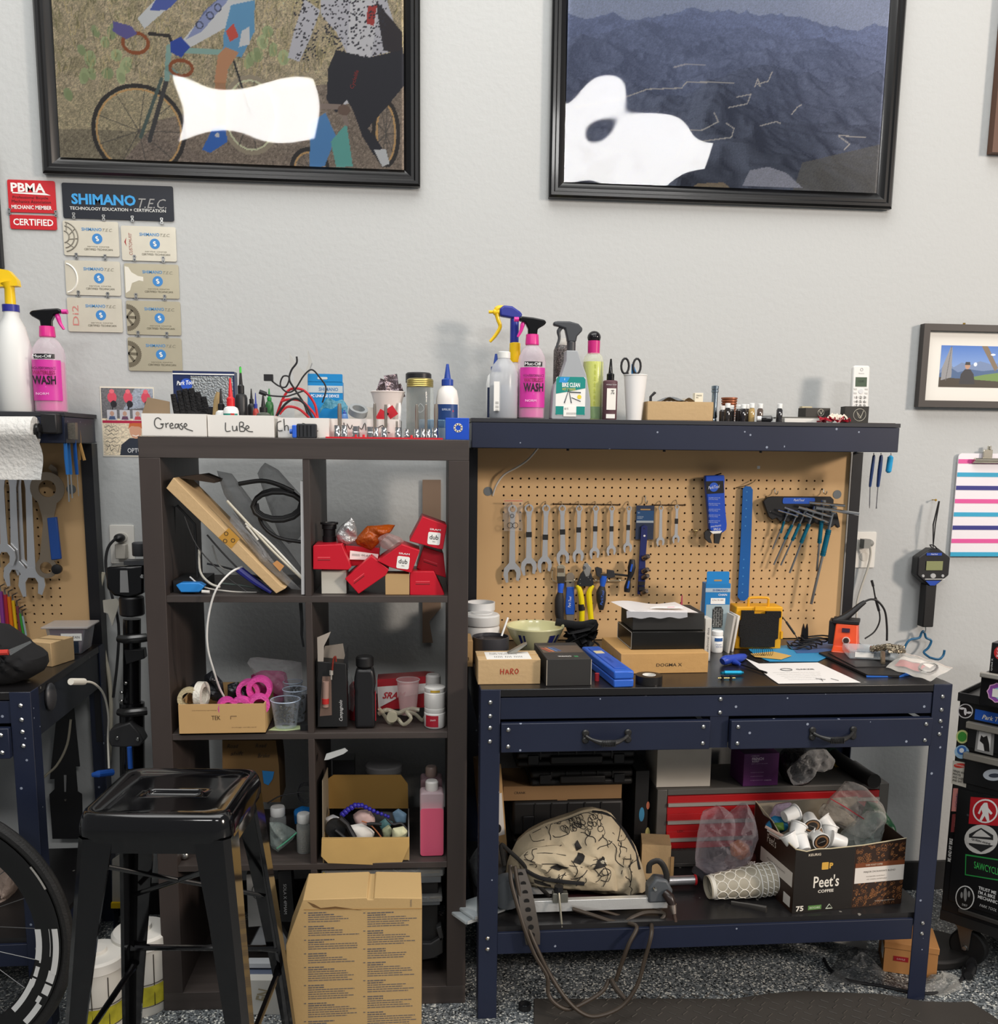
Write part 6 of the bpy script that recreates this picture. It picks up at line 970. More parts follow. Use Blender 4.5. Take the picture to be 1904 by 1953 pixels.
# ================================================================ lower shelf of the workbench
ZS=.2505
class Pil:                                                         # a soft, filled shape inside an outline
    def __init__(s,pts,y,d,wr=.003,p=2.2,fr=(9,7),seed=1,base=None):
        s.P=[(AY(a,b,y).x,AY(a,b,y).z) for a,b in pts];s.y,s.d,s.wr,s.p,s.fr=y,d,wr,p,fr;s.ph=seed*1.7;s.base=base
        s.c=(sum(q[0] for q in s.P)/len(s.P),sum(q[1] for q in s.P)/len(s.P))
    def R(s,th):
        dx,dz=cos(th),sin(th);best=.001
        for (a,b),(c,d) in zip(s.P,s.P[1:]+s.P[:1]):
            a,b,c,d=a-s.c[0],b-s.c[1],c-s.c[0],d-s.c[1];ex,ez=c-a,d-b;den=dx*ez-dz*ex
            if abs(den) < 1e-12: continue
            t=(a*ez-b*ex)/den;u=(a*dz-b*dx)/den
            if t > 0 and -1e-6 <= u <= 1+1e-6: best=max(best,t)
        return best
    def at(s,th,r,sd=-1):
        R=s.R(th)*r;x,z=s.c[0]+R*cos(th),s.c[1]+R*sin(th);h=s.d*max(0,1-r**s.p)**.5
        f_=abs if s.wr > .0045 else (lambda v: v)
        w_=s.wr*(f_(sin(x*90+s.ph+z*60+2*sin(z*50)))*1.2+.8*f_(sin(z*130-x*70+s.ph*2+sin(x*80)))+.4*sin((x+z)*200+s.ph))*(1-r**6)
        if s.base is not None: z=max(z,s.base)
        return (x,s.y+sd*h+sd*w_,z)
    def px(s,a,b,off=.001):
        t=AY(a,b,s.y-s.d*.7);dx,dz=t.x-s.c[0],t.z-s.c[1];th=atan2(dz,dx);r=min(.99,hypot(dx,dz)/s.R(th));q_=s.at(th,r);return (q_[0],q_[1]-off,q_[2])
    def geo(s,n=40,k=12,back=True):
        g=G()
        for sd in ((-1,1) if back else (-1,)): g.grid(lambda u,v: s.at(2*pi*u*sd*-1,1-v*.999,sd),n,k,cyc=True)
        return g
def chunk(name,label,pts,y,d,mat,cat,**k): pl_=Pil(pts,y,d,**k);return S(name,label,cat,pl_.geo(),mat),pl_
# red tool chest
x,y,z,W_,H_=PL(1250,1500,1692,1657,z=ZS,y=-.31);GT=M('5f5c58',.45,.2,var=.2);t=E('tool_chest','grey tool chest with red drawers and silver strips on the lower shelf','tool chest',(x,y,z),.02)
O('body',G().bb(-W_/2,W_/2,.004,.21,0,H_).bb(-W_/2,-W_/2+.03,-.002,.004,0,H_).bb(W_/2-.03,W_/2,-.002,.004,0,H_).bb(-W_/2+.03,W_/2-.03,-.002,.004,H_-.018,H_).bb(-W_/2,W_/2,-.002,.004,0,.012),GT,t,bev=.002)
RD=M('b01c20',.35);zz=H_-.02
for i in range(6):
    h_=.026;dr=O('drawer',G().bb(-W_/2+.031,W_/2-.031,-.001 if i % 2 else -.004,.02,zz-h_+.001,zz),RD,t,bev=.001)
    if i in (0,2,4) and i < 5: O('silver_strip',G().bb(-W_/2+.032,W_/2-.032,-.01,-.001,zz-h_-.004,zz-h_+.006),M('b9b4ac',.35,.5),dr)
    zz -= h_+.004 if i in (0,2,4) else h_-.002
TX(t,'LEIC',-W_/2+.075,H_*.47,.008,'5a1014',-.0045);TX(t,'GUIDE ARTICLE',-W_/2+.085,H_*.24,.007,'5a1014',-.0045,wd=.07)
ztc=z+H_
def onchest(a0,b0,a1,b1,d,mat,name,label,y=-.29,cat='box',rz=0):
    x,y_,z_,W_,H_=PL(a0,b0,a1,b1,z=ztc+.001,y=y);t=E(name,label,cat,(x,y_,z_),rz);O('box',G().bb(-W_/2,W_/2,0,d,0,H_),mat,t,bev=.001);return t,W_,H_
onchest(1254,1405,1357,1494,.14,M('c9c2b6',.7,var=.1),'white_carton','dirty white carton standing on the grey and red tool chest',y=-.3)
t,W_,H_=onchest(1418,1437,1486,1499,.1,M('57235c',.5),'coffee_box','purple french roast coffee box on the tool chest',y=-.305,rz=.05)
TX(t,'STARBUCKS',-.02,H_-.007,.0035,'d8c4da',wd=.024);TX(t,'FRENCH',-.012,H_-.016,.0085,'ead8e8',wd=.036,b=.02);TX(t,'ROAST',-.018,H_-.024,.0055,'ead8e8',wd=.022,b=.01);TX(t,'dark roast k cup pods',-.006,H_-.031,.003,'c9a8cc',wd=.05)
for k in range(3): TX(t,'net weight and some contents',-.012,H_*(.42-.12*k),.003,'c9a8cc',wd=.04)
TX(t,'STARBUCKS',.022,H_*.17,.003,'d8c4da',wd=.022)
S('black_box','dark box behind the purple coffee box on the chest','box',G().bb(0,.1,0,.06,0,.075),M('1b1a1c',.5),(AY(1412,1499,-.18).x,-.18,ztc+.001))
chunk('black_bag','crumpled black plastic bag on the tool chest',[(1484,1450),(1498,1430),(1530,1425),(1552,1440),(1550,1475),(1535,1497),(1505,1499),(1490,1480)],-.27,.05,M('161618',.25,bump=1,bs=60),'bag',wr=.006,base=ztc+.001)
chunk('clear_bag','crumpled clear plastic over the black bag on the chest',[(1500,1470),(1545,1430),(1575,1428),(1594,1450),(1586,1466),(1555,1470),(1535,1495),(1512,1498)],-.33,.02,FILM,'bag',wr=.006)
t=E('black_tube','long black padded tube lying at the right end of the tool chest','tube');O('tube',G().tube([AY(1590,1440,-.12),AY(1640,1475,-.25),AY(1668,1490,-.33)],[.02,.022,.022],14),M('1e1d1c',.6),t);O('yellow_band',G().tube([AY(1597,1450,-.14),AY(1603,1454,-.155)],.0215,14),M('c9a21e',.5),t);O('green_band',G().tube([AY(1582,1434,-.1),AY(1589,1439,-.118)],.0215,14),M('2d4a3c',.5),t)
# black cases at back left
BC_=M('1c1b1b',.5,var=.2)
def bcase(label,a0,b0,a1,b1,y,z,rz=0,d=.2):
    x,y,z_,W_,H_=PL(a0,b0,a1,b1,z=z,y=y);t=E('tool_case',label,'case',(x,y,z_),rz);O('case_bottom',G().bb(-W_/2,W_/2,0,d,0,H_*.46),BC_,t,bev=.008);O('case_lid',G().bb(-W_/2,W_/2,0,d,H_*.5,H_),BC_,t,bev=.008)
    for s in (-1,1): O('latch',G().bb(s*W_*.36-.016,s*W_*.36+.016,-.006,0,H_*.2,H_*.8),BLK,t,bev=.002)
    O('handle',G().bb(-W_*.22,W_*.22,-.012,-.001,H_*.25,H_*.75),M('222121',.45),t,bev=.004)
    for k in range(5): O('rib',G().bb(-W_*.3+k*W_*.15-.002,-W_*.3+k*W_*.15+.002,-.003,0,H_*.52,H_*.98),BC_,t)
    return t,z_+H_
_,zq=bcase('black moulded tool case at the bottom, behind the canvas backpack',978,1528,1188,1610,-.3,ZS);zc_=AY(1070,1525,-.27).z
x,y,z,W_,H_=PL(960,1498,1186,1527,z=max(zq+.001,zc_),y=-.29);t=E('long_carton','long brown cardboard box with torn tab between black cases','box',(x,y,z));O('box',G().bb(-W_/2,W_/2,0,.16,0,H_),M('8c6c48',.8,var=.12),t,bev=.001);O('torn_tab',G().pris([(-.012,-.008),(.01,-.008),(.014,.0),(-.016,.0)],.001,-.0015),M('b08a62',.8),t);TX(t,'CRANK',-W_*.36,H_*.55,.007,'2e241a')
zz=z+H_+.001
_,zq=bcase('black moulded tool case resting on the long brown carton',1012,1470,1208,1496,-.3,zz);_,zq=bcase('topmost black ridged case in the stack under the left drawer',985,1432,1212,1468,-.27,zq+.001)
# leaning cardboard and white board, left
x,y,z,W_,H_=PL(944,1440,975,1650,z=ZS,y=-.36);t=E('leaning_box','narrow cardboard box with white label leaning at the left leg','box',(x,y,z),rot=(0,-.09,.3));O('box',G().bb(-W_/2,W_/2,0,.1,0,H_*.93),CARD2,t,bev=.001);O('label',G().bb(-W_*.4,W_*.4,-.0008,0,H_*.36,H_*.7),M('d9d5cf',.5),t);TX(t,'Specialized',.0,H_*.6,.01,'222',ang=pi/2,wd=.05);O('black_logo',G().lathe([(.013,0),(.013,-.0006)],0,-.001,H_*.42,18,'y',sx=.7),BLK,t)
S('grey_board','pale grey board standing right of the case stack','board',G().bb(0,.06,0,.008,0,AY(1200,1512,-.2).z-ZS),M('9fa6a8',.6),(AY(1185,1600,-.2).x,-.12,ZS))
t=E('stickered_panel','black panel with blue and yellow round stickers left of tool chest','case',(0,0,0));
x0_=AY(1228,1560,-.30).x;O('panel',G().bb(x0_-.028,x0_+.012,-.3,-.12,ZS,AY(1236,1470,-.3).z),M('161515',.5),t,bev=.001)
for a,b,rx_,rz_,c_ in ((1228,1553,.008,.022,'3f83a8'),(1239,1590,.007,.02,'b8ad6e'),(1240,1536,.005,.012,'b0644a')): q_=AY(a,b,-.3);O('round_sticker',G().pris([(q_.x-.006+rx_*cos(2*pi*i/18),q_.z+rz_*sin(2*pi*i/18)) for i in range(18)],.0006,-.3006),M(c_,.4),t,label='%s round sticker' % {'3f83a8': 'blue','b8ad6e': 'yellow','b0644a': 'orange'}[c_])
x,y,z,W_,H_=PL(1222,1612,1282,1668,z=ZS,y=-.40);t=E('cardboard_box','small tan cardboard box between backpack and red drawers','box',(x+.004,y,z),-.2);O('box',G().bb(-W_/2,W_/2*.8,0,.08,0,H_),CARD,t,bev=.0006);O('flap',G().bb(W_/2*.8,W_/2,-.004,0,.004,H_*.7),CARD2,t)
# backpack
bp=Pil([(962,1690),(968,1640),(985,1605),(1005,1588),(1040,1570),(1080,1558),(1110,1546),(1135,1542),(1165,1550),(1190,1580),(1212,1612),(1225,1650),(1236,1695),(1215,1704),(1170,1702),(1120,1692),(1060,1688),(1010,1690)],-.45,.1,.004,base=ZS+.012)
t=E('backpack','cream canvas backpack with black line drawings slumped on the lower shelf','backpack');CV_=M('bdae92',.8,var=.12,vs=14,bump=.3,bs=30);INK=M('1d1a18',.7)
O('bag_body',bp.geo(60,16),CV_,t);pk=Pil([(985,1640),(1010,1618),(1060,1612),(1110,1625),(1150,1630),(1175,1660),(1180,1700),(1110,1697),(1010,1690)],-.535,.035,.003,seed=3,base=ZS+.014);O('front_pocket',pk.geo(50,12),CV_,t)
g=G();rs=random.Random(8)
def dr(P_,pts,w=.001,cyc=False): g.tube([P_.px(a,b,.0016) for a,b in pts],w*1.15,4,cyc=cyc,sm=3,flat=.6)
for _ in range(44):
    a,b=rs.uniform(1062,1150),rs.uniform(1562,1588)
    if b < 1558+abs(a-1130)*.25: continue
    rx_,rz_=rs.uniform(3,6),rs.uniform(2.5,4.5);dr(bp,[(a+rx_*cos(q_),b+rz_*sin(q_)) for q_ in [2*pi*i/7 for i in range(7)]],.0008,True)
for pts in ([(1080,1568),(1100,1556),(1130,1560),(1150,1572)],[(1040,1585),(1060,1600),(1085,1592)],[(1170,1590),(1185,1610),(1190,1640),(1182,1660)],[(1160,1600),(1175,1615),(1172,1635),(1188,1650)],[(1190,1600),(1180,1612),(1198,1622),(1190,1635),(1206,1640)],[(1200,1650),(1205,1670),(1200,1690)],[(1000,1600),(1020,1612),(1040,1606)],[(1140,1600),(1155,1590),(1150,1575)]): dr(bp,pts)
for k in range(4): dr(bp,[(1003+6*k,1592),(1006+6*k,1586),(1010+6*k,1592),(1006+6*k,1597)],.0008,True)
for pts in ([(1000,1636),(1040,1628),(1080,1632)],[(1010,1650),(1060,1645),(1110,1652)],[(1120,1650),(1140,1640),(1160,1665),(1150,1690)],[(1060,1672),(1075,1665),(1090,1675),(1110,1668)],[(1140,1670),(1152,1656),(1166,1664),(1160,1680),(1146,1678)],[(1020,1668),(1030,1676),(1050,1670)],[(1090,1640),(1100,1655),(1095,1670)]): dr(pk,pts)
for _ in range(34):
    a,b=rs.uniform(990,1215),rs.uniform(1570,1690);P_=pk if (b > 1640 and a < 1170) else bp;q=rs.uniform(0,6)
    if P_ is bp and b < 1545+abs(a-1135)*.42+18: continue
    pts=[(a,b)]
    for k in range(5): q+=rs.uniform(-.9,.9);a+=7*cos(q);b+=5*sin(q);pts.append((a,b))
    dr(P_,pts,.0009)
O('line_print',g,INK,t,kind='stuff')
for q4 in ([(1136,1634),(1148,1610),(1163,1616),(1154,1640)],[(1130,1657),(1140,1641),(1168,1635),(1162,1652)],[(1020,1582),(1046,1566),(1048,1577),(1034,1592)],[(1092,1643),(1108,1627),(1117,1635),(1106,1647)],[(1048,1651),(1062,1645),(1084,1650),(1066,1658)],[(1094,1606),(1101,1600),(1108,1612),(1098,1619)],[(1018,1676),(1050,1686),(1052,1693),(1020,1684)]):
    P_=bp if q4[0][1] < 1608 else pk
    def f4(u,v,q=q4,P_=P_): a=[q[0][k]*(1-u)*(1-v)+q[3][k]*u*(1-v)+q[1][k]*(1-u)*v+q[2][k]*u*v for k in (0,1)];return P_.px(a[0],a[1],.0028)
    O('black_print',G().grid(f4,6,6),INK,t)
q_=pk.px(1149,1646,.006);TX(t,'NIN',0,0,.011,'e6dcc4',loc=q_,rot=(0,-.5,0),b=.03) 
O('zip',G().tube([bp.px(a,b,.001) for a,b in [(1142,1546),(1170,1560),(1195,1590),(1214,1625),(1224,1665)]],.004,6,sm=3),BLK,t);O('strap',G().tube([pk.px(a,b,.004) for a,b in [(1000,1660),(1030,1672),(1070,1676),(1112,1680)]],.0055,6,sm=3),BLK,t)
O('strap',G().tube([AY(a,b,-.55) for a,b in [(962,1650),(956,1612),(968,1620),(1000,1650),(1020,1680),(1048,1710)]],.0055,8,sm=4,flat=.6),M('1b1917',.6),t)
S('red_cloth','dark red fabric showing under the backpack','cloth',G().pris([(AZ(a,b,ZS).x,AZ(a,b,ZS).y) for a,b in [(1075,1712),(1180,1718),(1160,1690),(1080,1690)]],.007,ZS,'xy'),M('3a1518',.8))
# rack bar with clamps
ALU=M('efefec',.35,.7,bump=.05,bs=200);t=E('rack_bar','silver square rack bar with grey end cups and clamp, front of lower shelf','rack',(0,0,0));yb_=-.585
def bar(a0,b0,a1,b1,y,w_): A,B=AY(a0,b0,y),AY(a1,b1,y);return G().bb(A.x,B.x,y-w_/2,y+w_/2,min(A.z,B.z)-w_/2,max(A.z,B.z)+w_/2)
O('bar',bar(1000,1723,1272,1723,yb_,.018),ALU,t,bev=.001);O('bar',bar(968,1697,1055,1697,-.52,.016),ALU,t,bev=.001,label='rear silver bar')
GC=M('53575b',.45)
O('end_cup',G().lathe([(.014,-.022),(.04,-.02),(.046,-.005),(.045,.02),(.03,.024)],AY(968,1704,-.575).x,-.575,AY(968,1704,-.575).z+.004,24,'y',sy=1),GC,t);g=G();c_=AY(1253,1690,-.57);g.pris([(c_.x-.03,c_.z-.034),(c_.x+.034,c_.z-.034),(c_.x+.036,c_.z+.0),(c_.x+.02,c_.z+.03),(c_.x-.01,c_.z+.034),(c_.x-.03,c_.z+.01)],.04,-.6);O('end_cup',g,GC,t,bev=.006)
for a,b in ((990,1711),(1250,1696)): q_=AY(a,b,-.605);O('bolt',G().lathe([(.0055,0),(.004,-.006)],q_.x,-.603,q_.z,10,'y'),STEEL,t)
O('strap_loop',G().tube([AY(a,b,-.59) for a,b in [(1238,1665),(1240,1648),(1256,1642),(1268,1656),(1272,1680),(1262,1700)]],.008,8,sm=4,flat=.4),M('1f1e1d',.5),t)
q_=AY(1068,1714,-.6);O('clamp_plate',G().box(q_.x,-.6,q_.z-.007,.04,.02,.026),M('8a897f',.35,.8),t,bev=.001);O('tee_screw',G().tube([AY(1066,1703,-.61),AY(1069,1735,-.625),AY(1072,1768,-.63)],.003,8),M('a9a595',.35,.8),t);O('clamp_knob',G().cyl(AY(1066,1694,-.6).x,-.6,AY(1066,1702,-.6).z,.012,.018,n=10),BLK,t)
t=E('clamp_lever','black clamp lever with shiny threaded tip at the right end of the bar','clamp');O('body',G().tube([AY(1268,1702,-.6),AY(1277,1712,-.61),AY(1284,1728,-.62)],[.011,.014,.009],12,sm=2),M('2b211e',.3),t);O('collar',G().tube([AY(1283,1725,-.62),AY(1286,1742,-.625)],[.011,.007],12),M('c9b9ae',.2,.9),t);O('tip',G().tube([AY(1286,1742,-.625),AY(1289,1758,-.63)],.005,10),M('7f6a60',.2,.8),t)
# perforated strap + cords
t=E('rubber_strap','grey-brown rubber strap with round holes hanging over the shelf edge','strap');SB=M('4a443e',.6)
cen=[(990,1658,-.6),(1000,1690,-.625),(1005,1720,-.645),(1010,1750,-.655),(1015,1780,-.66),(1017,1802,-.66)];Q=[AY(a,b,y) for a,b,y in cen];wv=[.016,.018,.0195,.0205,.021,.018];g=G();vs=[]
for q_,w_ in zip(Q,wv): vs+=[(q_.x-w_,q_.y,q_.z),(q_.x+w_,q_.y,q_.z),(q_.x+w_,q_.y+.004,q_.z),(q_.x-w_,q_.y+.004,q_.z)]
n_=len(Q);g.add(vs,[(4*i+k,4*i+(k+1) % 4,4*i+4+(k+1) % 4,4*i+4+k) for i in range(n_-1) for k in range(4)]+[(0,3,2,1),(4*n_-4,4*n_-3,4*n_-2,4*n_-1)]);O('band',g,SB,t);g=G()
for i in range(9): f_=.06+i*.11;k=min(n_-2,int(f_*(n_-1)));q_=Q[k].lerp(Q[k+1],f_*(n_-1)-k);g.lathe([(.0072,0),(.0072,-.0006)],q_.x,q_.y-.0008,q_.z,12,'y')
O('holes',g,M('0d0c0b',.8),t,kind='stuff')
CB='3a3128'
cable('hanging_cable','dark cord dropping from the backpack side, outer of two, down to floor',[(974,1650),(975,1680),(985,1720),(1000,1770),(1020,1820),(1044,1862),(1046,1895),(1060,1915),(1085,1925),(1120,1910),(1150,1890),(1162,1868)],[-.6,-.62,-.64,-.66,-.67,-.68,-.69,-.70,-.70,-.69,-.68,-.67],CB,.0054,cat='cable')
cable('hanging_cable','dark cord dropping beside the rubber strap, inner of two, reaching the mat',[(982,1652),(990,1700),(1005,1760),(1025,1810),(1050,1860),(1080,1905),(1110,1932),(1140,1938),(1185,1920),(1215,1880),(1230,1830),(1243,1780),(1240,1755),(1230,1738)],[-.61,-.63,-.65,-.67,-.68,-.70,-.71,-.71,-.70,-.69,-.68,-.67,-.6,-.55],CB,.0054,cat='cable')
cable('hanging_cable','dark cord loop running along the shelf front, hanging at its right end',[(1092,1733),(1130,1745),(1170,1758),(1205,1762),(1250,1760),(1268,1745),(1255,1740),(1225,1742),(1195,1758),(1215,1768),(1200,1800),(1185,1840),(1175,1870)],[-.6,-.61,-.62,-.62,-.62,-.61,-.6,-.6,-.62,-.65,-.67,-.67,-.67],CB,.0054,cat='cable')
cable('hanging_cable','second shelf cord crossing over the first',[(1120,1728),(1160,1740),(1195,1750),(1225,1755),(1262,1738),(1240,1730)],-.59,'3f352b',.004,cat='cable')
S('cable_sleeve','short braided sleeve joining the hanging cords near the floor','cable',G().tube([AY(1165,1866,-.675),AY(1175,1885,-.68),AY(1195,1908,-.69)],[.006,.007,.006],8,sm=3),M('3a332c',.8))
# organiser lids front-left
for a0,lb_,zo,dx in ((0,'clear plastic case lid sticking out past the left leg',.0,0),(1,'clear plastic case with white label tucked behind the leg',.012,.02)):
    q_=AZ(940,1745,ZS);t=E('clear_case',lb_,'case',(.10+dx,-.545,ZS+.001+zo),.55);O('case',G().bb(-.075,.075,-.045,.045,0,.0105),M('c9d2d6',.12,film=.35),t,bev=.003);O('label',G().bb(-.07,-.01,-.046,-.0455,.001,.01),WHITE,t)
S('clear_bag','dark crumpled clear bag behind the left leg of the workbench','bag',Pil([(895,1640),(915,1610),(950,1600),(975,1640),(970,1690),(940,1700),(905,1690)],-.4,.04,.008,base=ZS+.001).geo(),M('8a8f94',.12,film=.2,bump=.8,bs=40))
x,y,z,W_,H_=PL(1275,1667,1327,1691,z=ZS+.02,y=-.45);t=E('silver_tube','silver tube with red end ring lying before the red chest','tube');A,B=AY(1272,1680,-.45),AY(1324,1678,-.45);O('tube',G().tube([A,B],.0135,18),M('b9b7b8',.3,.8),t);O('red_ring',G().tube([B,(B.x+.006,B.y,B.z)],.015,18),M('c02026',.4),t);t2=E('silver_tube','silver tube with red end behind the grey end cup','tube');A=AY(940,1692,-.47);O('tube',G().tube([A,(A.x+.08,-.47,A.z)],.0135,16),M('b9b7b8',.3,.8),t2);O('red_ring',G().tube([A,(A.x+.005,-.47,A.z)],.015,16),M('c02026',.4),t2)
g=G().tube([AZ(1395,1722,ZS+.004),AZ(1430,1728,ZS+.005),AZ(1462,1736,ZS+.006)],[.006,.008,.012],8,flat=.5);S('grey_lever','flat grey lever lying in front of the stacked cups','tool',g,M('4b4845',.4,.4))
# stacked paper cups lying down
GA=M('a49d8c',.5);A=AY(1350,1693,-.52);A.z=ZS+.034;B=AY(1483,1683,-.50);B.z=ZS+.046;D=(B-A);L_=D.length;D.normalize();T0=Matrix.Translation(A) @ D.to_track_quat('X','Z').to_matrix().to_4x4()
for i in range(5):
    off=i*.0165;t=E('paper_cup',['outermost cup of the lying stack, whole trellis pattern showing','second cup of the lying stack','third cup of the lying stack','fourth cup of the lying stack','innermost cup of the lying stack, nearest the coffee carton'][i],'cup',(0,0,0),group='grey trellis cups lying nested');t.matrix_world=T0 @ Matrix.Translation((off,0,0))
    Lc=L_-4*.0165;O('cup',G().lathe([(.026,.008),(.03,.008),(.0305,0),(.0315,0),(.045,Lc),(.043,Lc),(.031,.012),(.024,.012)],0,0,0,32,'x',cap=False),GA,t);O('rim',G().tube([(Lc,.0455*cos(2*pi*k/32),.0455*sin(2*pi*k/32)) for k in range(32)],.0016,6,cyc=True),WHITE,t)
    if i == 0:
        O('base_ring',G().lathe([(.0312,0),(.0335,.014),(.033,.014),(.0306,0)],0,0,0,32,'x',cap=False),M('dcd8cc',.5),t);g=G();na=8
        for j in range(na):
            for s in (-1,1):
                pts=[]
                for k in range(41): f_=k/40;xx=.014+f_*(Lc-.02);rr_=.0318+(.0132)*xx/Lc;w_=s*(abs(sin(f_*pi*4))**.6*(1 if sin(f_*pi*4) > 0 else -1))*pi/na;a=2*pi*(j+.5)/na+w_;pts.append((xx,(rr_+.0002)*cos(a),(rr_+.0002)*sin(a)))
                g.tube(pts,.0013,4)
        O('trellis_print',g,M('e9e5da',.5),t,kind='stuff')
    else: 
        g=G()
        for j in range(16): a=2*pi*j/16;g.tube([(Lc-.013,.0442*cos(a),.0442*sin(a)),(Lc-.004,.0452*cos(a+.12),.0452*sin(a+.12))],.0012,4)
        O('trellis_print',g,M('e9e5da',.5),t,kind='stuff')
# clear bag with wrapped snacks
S('clear_bag','big crinkled clear bag standing in front of the red drawers','bag',Pil([(1325,1650),(1330,1600),(1340,1550),(1375,1535),(1400,1555),(1425,1530),(1440,1560),(1447,1590),(1430,1640),(1400,1665),(1350,1668)],-.46,.05,.006,base=ZS+.001).geo(),M('e8dfe8',.08,film=.05,bump=.8,bs=50));S('orange_snack','orange wrapped snack inside the big clear bag','snack',Pil([(1392,1610),(1410,1600),(1430,1612),(1432,1632),(1412,1642),(1394,1630)],-.43,.02,.003).geo(24,8),M('b0683c',.5,bump=.6,bs=60));t=S('candy_bag','brown packet with white lettering behind the clear bag','packet',Pil([(1380,1632),(1440,1625),(1455,1650),(1440,1672),(1385,1670)],-.4,.012,.002,base=ZS+.001).geo(24,8),M('4a2420',.4));q_=AY(1438,1648,-.475);TX(t,'ups',q_.x-.005,q_.z,.012,'e8dcd4',-.47,sh=.2,b=.02)
S('dark_bag','dark crumpled plastic lying left of the stacked cups','bag',Pil([(1318,1665),(1330,1640),(1375,1640),(1405,1660),(1385,1680),(1340,1685)],-.4,.03,.006,base=ZS+.001).geo(30,8),M('6d6f76',.15,film=.3,bump=.8,bs=40))
# coffee carton
A=AZ(1511,1743,ZS);B=AZ(1719,1723,ZS);rz=atan2(B.y-A.y,B.x-A.x);Wc=hypot(B.x-A.x,B.y-A.y);Hc=AY(1511,1618,A.y).z-ZS;Dc=.235
t=E('coffee_carton','torn open black and brown coffee pod carton on the lower shelf','carton',(A.x,A.y,ZS),rz);BK_=M('16120f',.45);BR=M('2e1c12',.5);g=G();Hb=Hc*1.08
top=[(0,Hc*.985),(.03,Hc*.94),(.06,Hc*.96),(.1,Hc*.955),(Wc*.6,Hc*.965),(Wc*.8,Hc*.985),(Wc,Hc*1.02)]
O('front',G().pris([(0,0),(Wc*.535,0),(Wc*.535,Hc*.96)]+[p for p in top if p[0] < Wc*.5][::-1],.002),BK_,t);O('front_right',G().pris([(Wc*.535,0),(Wc,0)]+[top[-1],top[-2],top[-3]]+[(Wc*.535,Hc*.96)],.002),BR,t)
O('left_side',G().pris([(.002,0),(Dc,0),(Dc,Hc*1.22),(Dc*.8,Hc*1.1),(Dc*.55,Hc*1.12),(Dc*.35,Hc*1.0),(Dc*.2,Hc*.99),(.002,Hc*.97)],.002,0,'yz'),BR,t);O('right_side',G().pris([(.002,0),(Dc,0),(Dc,Hc*1.1),(.002,Hc)],.002,Wc-.002,'yz'),BR,t);O('back',G().bb(0,Wc,Dc,Dc+.002,0,Hc*1.18),M('8d8473',.7),t)
O('torn_edge',G().tube([(0,0,Hc*.985),(.03,-.0005,Hc*.94),(.06,-.001,Hc*.965),(.1,-.0005,Hc*.955),(Wc*.6,-.0005,Hc*.965),(Wc,0,Hc*1.02)],.0016,5),M('c9bd9e',.8),t);O('torn_edge',G().tube([(0,0,Hc*.98),(0,Dc*.35,Hc*1.0),(0,Dc*.55,Hc*1.12),(0,Dc,Hc*1.22)],.0016,5),M('c9bd9e',.8),t)
def beans(W,H,seed):
    cv=Cv(W,H,1000,'2c1a10');rs=random.Random(seed);n_=int(W*H/.00009)
    for _ in range(n_):
        a,b=rs.uniform(0,W),rs.uniform(0,H);k=rs.randrange(4)
        if k == 0: cv.ell((a,b),.0035,.0035,'8a5a34',ring=.0012)
        elif k == 1: s_=.004;cv.line([(a-s_,b),(a,b+s_),(a+s_,b),(a,b-s_),(a-s_,b)],.001,'8a5a34')
        elif k == 2: d_=.004;cv.line([(a-d_,b-d_),(a+d_,b+d_)],.001,'7a4e2e');cv.line([(a-d_,b-d_+.003),(a+d_-.003,b+d_)],.001,'7a4e2e')
        else: cv.ell((a,b),.0016,.0024,'9a683e',rs.uniform(0,3))
    return cv
xr=Wc*.545;Wr=Wc-xr-.001
beans(Wr,Hc*.56,1).make('pattern_print',t,(xr,-.0006,.004));beans(Wr,Hc*.3,2).make('pattern_print',t,(xr,-.0006,Hc*.66));O('white_band',G().bb(xr,Wc-.0005,-.0012,-.0004,Hc*.38,Hc*.62),M('e6dfd6',.5),t);O('rust_band',G().bb(xr,Wc-.0005,-.0013,-.0004,Hc*.62,Hc*.69),M('7a4326',.5),t)
TX(t,'DARK ROAST COFFEE',xr+Wr*.38,Hc*.655,.005,'e9d9c4',-.0016,wd=.05);TX(t,"MAJOR DICKASON'S BLEND",xr+Wr*.5,Hc*.545,.0065,'4a3c34',-.0016,wd=.095);TX(t,'incomparable world blend',xr+Wr*.42,Hc*.475,.0045,'7a6c60',-.0016,wd=.055);TX(t,'rich, complex, and full bodied',xr+Wr*.45,Hc*.43,.0045,'7a6c60',-.0016,wd=.06);TX(t,'75 0.44oz (12.5g) CUPS NET WT 33oz',xr+Wr*.65,Hc*.08,.004,'cfc2b4',-.0016,wd=.06)
TX(t,"Peet's",Wc*.29,Hc*.46,.034,'efe9dc',-.0006,wd=.075,b=.012);TX(t,'COFFEE',Wc*.29,Hc*.31,.0085,'efe9dc',-.0006,wd=.046,b=.02);TX(t,'KEURIG',Wc*.17,Hc*.88,.007,'d8ccb8',-.0006,wd=.036,b=.02);TX(t,'75',Wc*.065,Hc*.07,.015,'efe9dc',-.0006,wd=.022,b=.03);O('green_badge',G().bb(Wc*.14,Wc*.26,-.0006,0,Hc*.035,Hc*.1),M('5f8a4a',.5),t);TX(t,'RECYCLABLE',Wc*.2,Hc*.067,.005,'e3ecd4',-.0009,wd=.03);O('recycle_mark',G().tube([(Wc*.3,-.0006,Hc*.035),(Wc*.33,-.0006,Hc*.1),(Wc*.36,-.0006,Hc*.035)],.0015,4,cyc=True),M('dfe6cf',.5),t)
